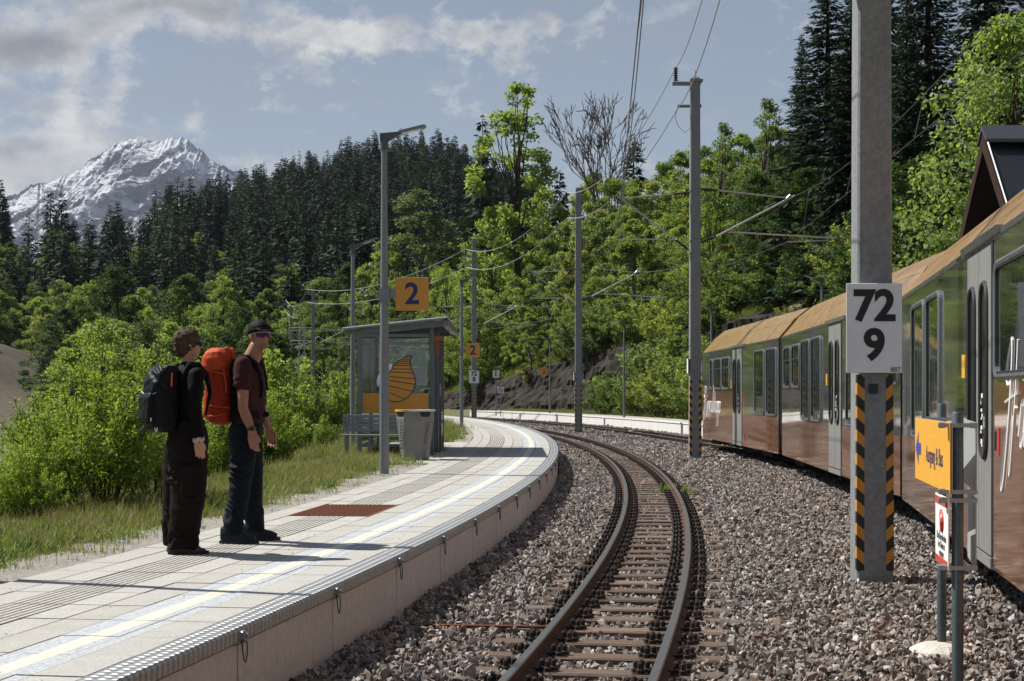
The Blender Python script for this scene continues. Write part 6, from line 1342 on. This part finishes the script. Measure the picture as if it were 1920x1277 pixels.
for hx, hy, an in ((-.203, -.105, -.06), (-.075, .195, .05)):
    b = MB(); shoe(b, (hx, hy, .014), an, .285, 1.12, .125); o = fuse(b, 'shoe', shoem, man, .006, 2, folds(.002, 30, .001)); b = MB(); sole(b, (hx - .006, hy, 0), an, .30, 1.12); b.build('sole', solem, o)
    b = MB(); 
    for k in range(5):
        x = hx + .11 + k * .022; b.tube([(x, hy - .036, .082 - k * .006), (x + .008, hy, .105 - k * .009), (x, hy + .036, .082 - k * .006)], .003, 5)
    b.build('laces', mat('lace_teal', (.05, .09, .10), .7), o)
# cap
b = MB(); ball(b, q_h(-.012, 0, .055), (.106, .086, .082), HM_, 22); loft_c = [q_h(.09, y, .048 - abs(y) * .25) for y in (-.06, -.03, 0, .03, .06)]
for y in (-.06, -.045, -.03, -.015, 0, .015, .03, .045, .06): b.tube([q_h(.05, y, .052), q_h(.105, y * .98, .046), q_h(.160 - abs(y) * .55, y * .9, .030)], [.010, .008, .006], 6)
cp = fuse(b, 'cap', capm, man, .006, 3, folds(.002, 30, .001)); cp_low = q_h(0, 0, .03).z
bm = bmesh.new(); bm.from_mesh(cp.data); geom = bm.verts[:] + bm.edges[:] + bm.faces[:]; bmesh.ops.bisect_plane(bm, geom=geom, plane_co=q_h(0, 0, .018), plane_no=HM_ @ Vector((.22, 0, -1)), clear_outer=True); bm.to_mesh(cp.data); bm.free()
b = MB(); b.tube([q_h(-.012 + .1075 * math.cos(a), .0875 * math.sin(a), .040 + .02 * math.cos(a)) for a in np.linspace(0, 2 * math.pi, 26, endpoint=False)], .0065, 6, closed=True); b.build('cap_band', capm, cp)
# wraparound sunglasses
lens = mat('mirrored_lens', (.055, .012, .06), .07, .6, var=.0, tint=(.05, .012, .06)); gfr = mat('glasses_frame', (.45, .43, .42), .35, .2, var=.05)
b = MB(); V = []; A = np.linspace(-1.02, 1.02, 17)
for z0, z1, off in ((-.014, .030, 0), (-.014, .030, .004)):
    for a in A:
        k = 1 - .35 * abs(a) ** 2; nose = .018 * math.exp(-(a / .14) ** 2)
        V.append(q_h(.002 + (.100 + off) * math.cos(a), (.076 + off) * math.sin(a) * 1.0, z0 * k + nose)); V.append(q_h(.002 + (.100 + off) * math.cos(a), (.076 + off) * math.sin(a), z1 * (1 - .12 * abs(a))))
n = len(A); F = [(2 * i, 2 * i + 2, 2 * i + 3, 2 * i + 1) for i in range(n - 1)] + [(2 * n + 2 * i + 1, 2 * n + 2 * i + 3, 2 * n + 2 * i + 2, 2 * n + 2 * i) for i in range(n - 1)] + [(2 * i + 1, 2 * i + 3, 2 * n + 2 * i + 3, 2 * n + 2 * i + 1) for i in range(n - 1)] + [(2 * i + 2, 2 * i, 2 * n + 2 * i, 2 * n + 2 * i + 2) for i in range(n - 1)]
b.add(V, F); gl = b.build('sunglasses', lens, man, smooth=True)
b = MB(); b.tube([V[2 * i + 1 + 2 * n] for i in range(n)], .0032, 6); 
for sd in (0, n - 1): b.tube([V[2 * sd + 1 + 2 * n], q_h(-.03, .079 * (1 if sd else -1), .014), q_h(-.055, .077 * (1 if sd else -1), .0)], .0035, 6)
b.build('frame', gfr, gl)
b = MB()
for sd in (-1, 1): ball(b, q_h(-.022, sd * .070, .004), (.040, .010, .030), HM_)
b.tube([q_h(-.10, -.04, .0), q_h(-.108, 0, .0), q_h(-.10, .04, .0)], .012, 6); ball(b, q_h(-.07, 0, .0), (.042, .066, .036), HM_); fuse(b, 'hair', cloth('dark_hair', (.022, .014, .010), .6, .1), man, .005, 2)
b = MB(); d_ = (wN - eN).normalized(); c_ = wN - d_ * .022; u_ = d_.orthogonal().normalized(); v_ = d_.cross(u_); b.tube([c_ + (u_ * math.cos(a) + v_ * math.sin(a)) * .031 for a in np.linspace(0, 6.283, 16, endpoint=False)], .0095, 6, closed=True); b.box(c_ + Vector((.012, -.034, 0)), (.034, .012, .036), bev=.004); b.build('wristwatch', blackp, man)
# ---- orange rucksack
rk = empty('rucksack', (MXo, 13.94, 0), label='bright orange trekking rucksack worn by the hiker with the cap', cat='rucksack', group=None)
def sup(b, rings, p=3.2): loft(b, rings, 28, p)
b = MB(); sup(b, [(m_(417, 0).x, 0, .965, .055, .11, 0), (m_(415, 0).x, 0, .985, .095, .14, 0), (m_(412, 0).x, 0, 1.06, .115, .155, 0), (m_(412, 0).x, 0, 1.22, .115, .155, 0), (m_(413, 0).x, 0, 1.36, .108, .15, 0), (m_(414, 0).x, 0, 1.45, .105, .145, 0), (m_(415, 0).x, 0, 1.49, .09, .13, 0)]); fuse(b, 'main_bag', packd, rk, .006, 4, folds(.008, 11, .004, 1, [((-.2, -.1, 1.1), .12, .005, 60)]))
b = MB(); sup(b, [(m_(410, 0).x, 0, 1.405, .105, .15, 0), (m_(408, 0).x, 0, 1.43, .128, .165, 0), (m_(409, 0).x, 0, 1.50, .128, .165, 0), (m_(413, 0).x, 0, 1.555, .115, .150, 0), (m_(418, 0).x, 0, 1.585, .085, .115, 0)], 2.6); fuse(b, 'lid', packo, rk, .006, 4, folds(.010, 10, .004, 1, [((-.2, -.1, 1.5), .15, .006, 50)]))
b = MB(); sup(b, [(m_(402, 0).x, 0, 1.00, .06, .10, 0), (m_(396, 0).x, 0, 1.05, .06, .12, 0), (m_(397, 0).x, 0, 1.2, .055, .12, 0), (m_(401, 0).x, 0, 1.33, .04, .11, 0)]); fuse(b, 'front_pocket', packo, rk, .006, 4, folds(.007, 12, .003))
b = MB()
for z0, z1, xa, xb in ((1.40, 1.37, 398, 432), (1.12, 1.10, 396, 436), (1.03, 1.05, 396, 430)): b.tube([m_(xa, 0, -.155) + Vector((0, 0, z0 - 4.4257 + 0)) if False else Vector((m_(xa, 0).x, -.160, z0)), Vector((m_(xb, 0).x, -.158, z1))], .007, 5)
b.tube([Vector((m_(425, 0).x, -.165, 1.42)), Vector((m_(430, 0).x, -.168, 1.30)), Vector((m_(430, 0).x, -.165, 1.22))], .008, 5); b.tube([Vector((m_(386, 0).x, -.02, 1.46)), Vector((m_(379, 0).x, -.03, 1.475))], .009, 5); b.build('strap', packo, rk)
b = MB(); b.tube([Vector((m_(x, 0).x, y, z)) for x, y, z in ((436, -.10, 1.38), (444, -.12, 1.47), (455, -.13, 1.512), (468, -.13, 1.510), (481, -.13, 1.465), (490, -.125, 1.38), (496, -.12, 1.26), (494, -.13, 1.18))], [.018, .024, .026, .026, .024, .020, .014, .010], 8)
b.tube([Vector((m_(x, 0).x, y, z)) for x, y, z in ((436, .10, 1.38), (444, .12, 1.47), (455, .13, 1.512), (468, .13, 1.510), (481, .13, 1.465), (492, .12, 1.38), (498, .11, 1.24))], [.018, .024, .026, .026, .024, .018, .010], 8)
b.tube([Vector((m_(x, 0).x, y, z)) for x, y, z in ((497, -.11, 1.37), (503, -.10, 1.33), (504, -.10, 1.28))], .004, 5); fuse(b, 'shoulder_strap', strapm, rk, .006, 2)
b = MB(); loft(b, [(.005, 0, 1.000, .128, .187, 0), (.003, 0, 1.03, .136, .195, 0), (.003, 0, 1.07, .136, .193, 0), (.006, 0, 1.10, .126, .185, 0)]); b.box((.155, -.03, 1.045), (.04, .08, .045), bev=.01); b.box((-.09, 0, 1.22), (.06, .26, .5), bev=.02); fuse(b, 'hip_belt', strapm, rk, .007, 2)
# bottle
bo = m_(409, 0, -.198); b = MB(); r_ = .034; Zb = 1.028
b.lathe([(.030, 0), (r_, .006), (r_, .175), (.031, .19), (.021, .205), (.021, .228)], 20, (bo.x, bo.y, Zb), Matrix.Rotation(math.radians(-2), 3, 'Y')); bt2 = b.build('steel_bottle', chrome, None, smooth=True); tag(bt2, 'steel water bottle hanging on the side of the orange rucksack', 'bottle')
b = MB(); b.lathe([(.0225, .229), (.0225, .262), (.020, .266)], 16, (bo.x, bo.y, Zb), Matrix.Rotation(math.radians(-2), 3, 'Y')); b.tube([(bo.x - .006, bo.y, Zb + .266), (bo.x - .004, bo.y, Zb + .285), (bo.x + .006, bo.y, Zb + .266)], .003, 5); b.build('cap', chrome, bt2)
b = MB(); b.tube([(bo.x + dx, bo.y - .004, Zb + .30 + dz) for dx, dz in ((-.01, -.02), (-.004, .03), (.008, .065), (.024, .075), (.030, .03), (.022, -.01), (.006, -.03))], .0035, 6, closed=True); b.build('carabiner', mat('yellow_cord', (.65, .30, .03), .4), bt2)
b = MB(); b.tube([(bo.x + .0365 * math.cos(a), bo.y + .0365 * math.sin(a), Zb + .095 + .004 * math.sin(a)) for a in np.linspace(0, 6.283, 18, endpoint=False)], .005, 5, closed=True); b.build('holding_strap', packo, bt2)

# ---- the woman, seen from behind
KW_ = 13.0 / FPX; WXo = (350 - 960) / FPX * 13.0; fa = math.radians(33); fv = Vector((math.cos(fa), math.sin(fa), 0)); rv = Vector((math.sin(fa), -math.cos(fa), 0))
def w2(px, py, y=0.0): return Vector(((px - 350) * KW_, y, (1037 - py) * KW_))
wo = empty('person', (WXo, 13.0, 0), label='standing hiker with braided grey-brown hair, black long-sleeved top and wide dark brown trousers', cat='person', group=None)
def g(f, r, z): return Vector((0, 0, 0)) + fv * f + rv * r + Vector((.012, 0, z))
b = MB(); hcW = Vector((.018, .01, 1.592)); q_w, HW_ = head(b, hcW, math.radians(24), .93)
limb(b, [hcW + Vector((-.008, -.004, -.06)), Vector((.012, 0, 1.45)), Vector((.01, 0, 1.40))], [.048, .050, .06], 14)
loft(b, [(.01, 0, 1.36, .06, .12, fa), (.01, 0, 1.2, .08, .13, fa), (.0, 0, 1.0, .08, .12, fa), (0, 0, .85, .09, .14, fa)])
sR = g(0, .165, 1.355); eR = w2(373, 765, -.215); wR = w2(381.5, 823, -.20); sL = g(0, -.165, 1.355); eL = g(.02, -.22, 1.08); wL = g(.12, -.19, .90)
limb(b, [sR, eR, wR], [.042, .036, .024]); limb(b, [sL, eL, wL], [.042, .036, .024]); hand(b, wR, (.10, .05, -1), (-.25, .95, 0), (.9, .25, 0), .32, .93); hand(b, wL, (.2, .1, -1), (.6, -.8, 0), (.5, .8, 0), .35, .93)
for sd, an in ((.09, w2(338, 1015, -.06)), (-.08, w2(318, 1012, .10))): limb(b, [g(-.01, sd, .82), Vector((an.x * .7 + .01, an.y, .45)), an, an + Vector((.03, 0, -.04))], [.08, .055, .038, .034])
fuse(b, 'body', skinW, wo, .0052, 3)
b = MB(); loft(b, [(.012, 0, 1.462, .048, .052, fa), (.010, 0, 1.43, .060, .085, fa), (.008, 0, 1.395, .088, .150, fa), (.008, 0, 1.34, .102, .178, fa), (.008, 0, 1.24, .110, .172, fa), (.006, 0, 1.12, .102, .155, fa), (.004, 0, 1.02, .106, .158, fa), (.002, 0, .955, .112, .165, fa)])
for s_, e_, w__ in ((sR, eR, wR), (sL, eL, wL)): limb(b, [s_, s_.lerp(e_, .5), e_, e_.lerp(w__, .5), e_.lerp(w__, .93)], [.064, .060, .052, .048, .040])
fuse(b, 'long_sleeved_top', blackc, wo, .006, 4, folds(.009, 9, .003, 1.2, [(tuple(eR), .12, .006, 60), (tuple(wR), .08, .005, 70)]))
b = MB(); loft(b, [(.004, 0, 1.0, .118, .158, fa), (.004, 0, .93, .140, .182, fa), (.0, 0, .84, .150, .200, fa), (-.002, 0, .76, .140, .19, fa)])
loft(b, [(.035, -.065, .84, .125, .130, fa * .4), (.028, -.07, .70, .138, .130, fa * .4), (.028, -.07, .55, .140, .130, 0), (.026, -.07, .42, .134, .125, 0), (.012, -.07, .28, .124, .118, 0), (-.006, -.065, .15, .116, .110, 0), (-.016, -.06, .06, .118, .105, 0), (-.022, -.06, .035, .112, .10, 0)])
loft(b, [(-.075, .075, .84, .115, .115, fa * .4), (-.095, .09, .70, .112, .12, 0), (-.108, .10, .55, .105, .12, 0), (-.108, .10, .42, .100, .115, 0), (-.108, .10, .28, .096, .11, 0), (-.110, .10, .15, .088, .10, 0), (-.118, .10, .075, .074, .09, 0), (-.120, .10, .06, .070, .085, 0)])
tr = fuse(b, 'wide_trousers', brownp, wo, .0065, 3, folds(.016, 6, .004, .7, [((-.12, -.1, .62), .12, .014, 40), ((-.02, -.1, .10), .14, .010, 50), ((-.12, .05, .2), .14, .010, 48), ((.06, -.15, .5), .2, .006, 40)]))
b = MB(); b.box((.075, -.205, .56), (.16, .03, .22), RZ(.25), .012); b.box((.075, -.213, .655), (.17, .03, .06), RZ(.25), .01); fuse(b, 'cargo_pocket', brownp, tr, .006, 3, folds(.004, 14, .002))
for hp, an in (((-.118, -.065, .008), .02), ((-.150, .10, .008), .9)):
    b = MB(); shoe(b, hp, an, .272, .98, .085); o = fuse(b, 'shoe', brshoe, wo, .006, 2, folds(.002, 30, .001)); b = MB(); sole(b, (hp[0] - .006, hp[1], 0), an, .288, 1.02); b.build('sole', solem, o)
# braided hair
hairm = bpy.data.materials.new('grey_brown_hair'); hairm.use_nodes = True; t = NT(hairm.node_tree); t.n.clear(); p = t.new('ShaderNodeBsdfPrincipled'); co = t.new('ShaderNodeTexCoord').outputs['Object']
hn = t.noise(t.vmul(co, (60, 60, 16)), 1.6, 6, .7, 1.5); t.put(p.inputs['Base Color'], t.ramp(hn, [(.32, (.006, .0035, .002)), (.52, (.06, .034, .020)), (.72, (.26, .165, .10))])); p.inputs['Roughness'].default_value = .6; p.inputs['Specular IOR Level'].default_value = .15; bb_ = t.new('ShaderNodeBump'); bb_.inputs['Strength'].default_value = .9; bb_.inputs['Distance'].default_value = .006; t.put(bb_.inputs['Height'], hn); t.put(p.inputs['Normal'], bb_.outputs[0]); t.l.new(p.outputs[0], t.new('ShaderNodeOutputMaterial').inputs[0])
def braid(path, r_, n=11):
    P = [Vector(a) for a in path]
    for k in range(n):
        f = k / (n - 1) * (len(P) - 1); i = min(int(f), len(P) - 2); c = P[i].lerp(P[i + 1], f - i); d = (P[i + 1] - P[i]).normalized(); s_ = d.orthogonal().normalized(); o_ = s_ * r_ * .45 * (1 if k % 2 else -1); rr = r_ * (1 - .45 * k / n); ball(b, c + o_, (rr * .95, rr * .8, rr * 1.1), None, 10)
b = MB(); ball(b, q_w(-.022, 0, .036), (.106, .086, .088), HW_, 20); braid([q_w(.05, -.026, .104), q_w(.0, -.050, .104), q_w(-.05, -.058, .08), q_w(-.09, -.050, .03), q_w(-.10, -.045, -.03)], .012, 16); braid([q_w(.05, .026, .104), q_w(.0, .050, .104), q_w(-.05, .058, .08), q_w(-.09, .050, .03), q_w(-.10, .045, -.03)], .012, 16); ball(b, q_w(-.055, 0, -.03), (.068, .066, .075), HW_, 16)
for sd in (-1, 1):
    braid([q_w(-.045, sd * .034, .108), q_w(-.088, sd * .038, .082), q_w(-.122, sd * .040, .015), q_w(-.118, sd * .036, -.05), q_w(-.092, sd * .034, -.10)], .017, 13)
braid([q_w(-.03, .080, .03), q_w(-.04, .076, -.04), q_w(-.05, .06, -.09)], .014, 8); braid([q_w(.0, -.086, .03), q_w(-.01, -.082, -.04), q_w(.02, -.075, -.13), q_w(.05, -.082, -.17)], .009, 12)
fuse(b, 'braided_hair', hairm, wo, .0045, 2, lambda v: .0035 * noise.noise(v * 60) + .0012 * math.sin(v.z * 260 + v.x * 200))
b = MB(); b.tube([q_w(.07, sd * .045, .012) if False else q_w(x, y, z) for x, y, z in ((-.01, -.082, .016), (.05, -.072, .016), (.09, -.045, .014), (.102, 0, .012), (.09, .045, .014), (.05, .072, .016), (-.01, .082, .016))], .0045, 6)
for sd in (-1, 1): ball(b, q_w(.092, sd * .034, -.002), (.008, .028, .020), HW_ @ RZ(sd * .35))
b.build('sunglasses', blackp, wo, smooth=True)
b = MB(); d_ = (wR - eR).normalized(); u_ = d_.orthogonal().normalized(); v_ = d_.cross(u_); c_ = wR - d_ * .004
for k in range(15): a = k / 15 * 6.283; ball(b, c_ + (u_ * math.cos(a) + v_ * math.sin(a)) * .034 + d_ * .008 * math.sin(k * 2.4), (.013, .013, .019), None, 8)
fuse(b, 'scrunchie', cloth('pale_scrunchie', (.42, .36, .33), .8, .2), wo, .004, 1)
# black rucksack
bk_ = empty('rucksack', (WXo, 13.0, 0), label='black daypack with small orange zip tag worn by the hiker with braided hair', cat='rucksack', group=None)
def bg_(f, z): p_ = g(f, -.02, z); return p_.x, p_.y, p_.z
b = MB(); sup(b, [(*bg_(-.185, .925), .07, .11, fa), (*bg_(-.205, .95), .105, .140, fa), (*bg_(-.215, 1.05), .118, .150, fa), (*bg_(-.215, 1.18), .118, .150, fa), (*bg_(-.210, 1.30), .112, .146, fa), (*bg_(-.195, 1.38), .098, .138, fa), (*bg_(-.175, 1.425), .070, .115, fa)]); fuse(b, 'main_bag', packb, bk_, .006, 4, folds(.009, 10, .004, 1, [((-.2, -.2, 1.35), .14, .007, 60)]))
b = MB(); sup(b, [(*bg_(-.315, .99), .03, .10, fa), (*bg_(-.325, 1.03), .038, .115, fa), (*bg_(-.325, 1.18), .036, .115, fa), (*bg_(-.315, 1.22), .025, .10, fa)]); fuse(b, 'front_pocket', packb, bk_, .006, 3, folds(.006, 12, .003))
b = MB()
for r0 in (-.11, .11): b.tube([g(-.10, r0 * 1.0, 1.33), g(-.04, r0 * 1.1, 1.43), g(.03, r0 * 1.05, 1.435), g(.10, r0, 1.36), g(.13, r0 * 1.05, 1.22), g(.08, r0 * 1.3, 1.05)], [.020, .026, .026, .024, .018, .01], 8)
loft(b, [(*g(-.01, 0, .96)[:], .125, .172, fa), (*g(-.01, 0, .99)[:], .130, .178, fa), (*g(-.01, 0, 1.02)[:], .122, .170, fa)]); fuse(b, 'straps', strapm, bk_, .0065, 2)
b = MB(); b.tube([g(-.19, .148, 1.37), g(-.195, .150, 1.27)], .006, 5); b.build('zip_tag', mat('zip_orange', (.75, .10, .03), .5), bk_)
b = MB(); c_ = g(-.30, .11, .955); b.tube([c_ + rv * .021 * math.cos(a) + Vector((0, 0, .021 * math.sin(a))) for a in np.linspace(math.pi * .9, math.pi * 2.1, 10)], .0035, 6); b.tube([g(-.335, .095, 1.01), g(-.335, .095, 1.035)], .004, 5); b.build('carabiner', white, bk_)
b = MB(); b.tube([g(-.34, -.13, 1.235), g(-.37, -.16, 1.20), g(-.36, -.18, 1.16)], .008, 5); b.tube([g(-.30, .12, 1.22), g(-.34, .02, 1.19), g(-.34, -.08, 1.23)], .006, 5); b.tube([g(-.3, -.12, .97), g(-.33, -.15, .93), g(-.32, -.16, .89)], .009, 5); b.build('side_buckle', blackp, bk_)
# ------------------------------------------------------------------ haze in the valley air
b = MB(); b.box((0, 3700, 425), (9200, 7700, 1130))
me = bpy.data.meshes.new('haze'); me.from_pydata(b.v, [], b.f); hm_ = bpy.data.materials.new('haze_air'); hm_.use_nodes = True; t = NT(hm_.node_tree); t.n.clear()
pv = t.new('ShaderNodeVolumePrincipled'); pv.inputs['Color'].default_value = (.72, .82, 1, 1); pv.inputs['Density'].default_value = .00003; pv.inputs['Anisotropy'].default_value = .2
t.l.new(pv.outputs[0], t.new('ShaderNodeOutputMaterial').inputs['Volume']); me.materials.append(hm_); tag(put('haze', me), kind='stuff')
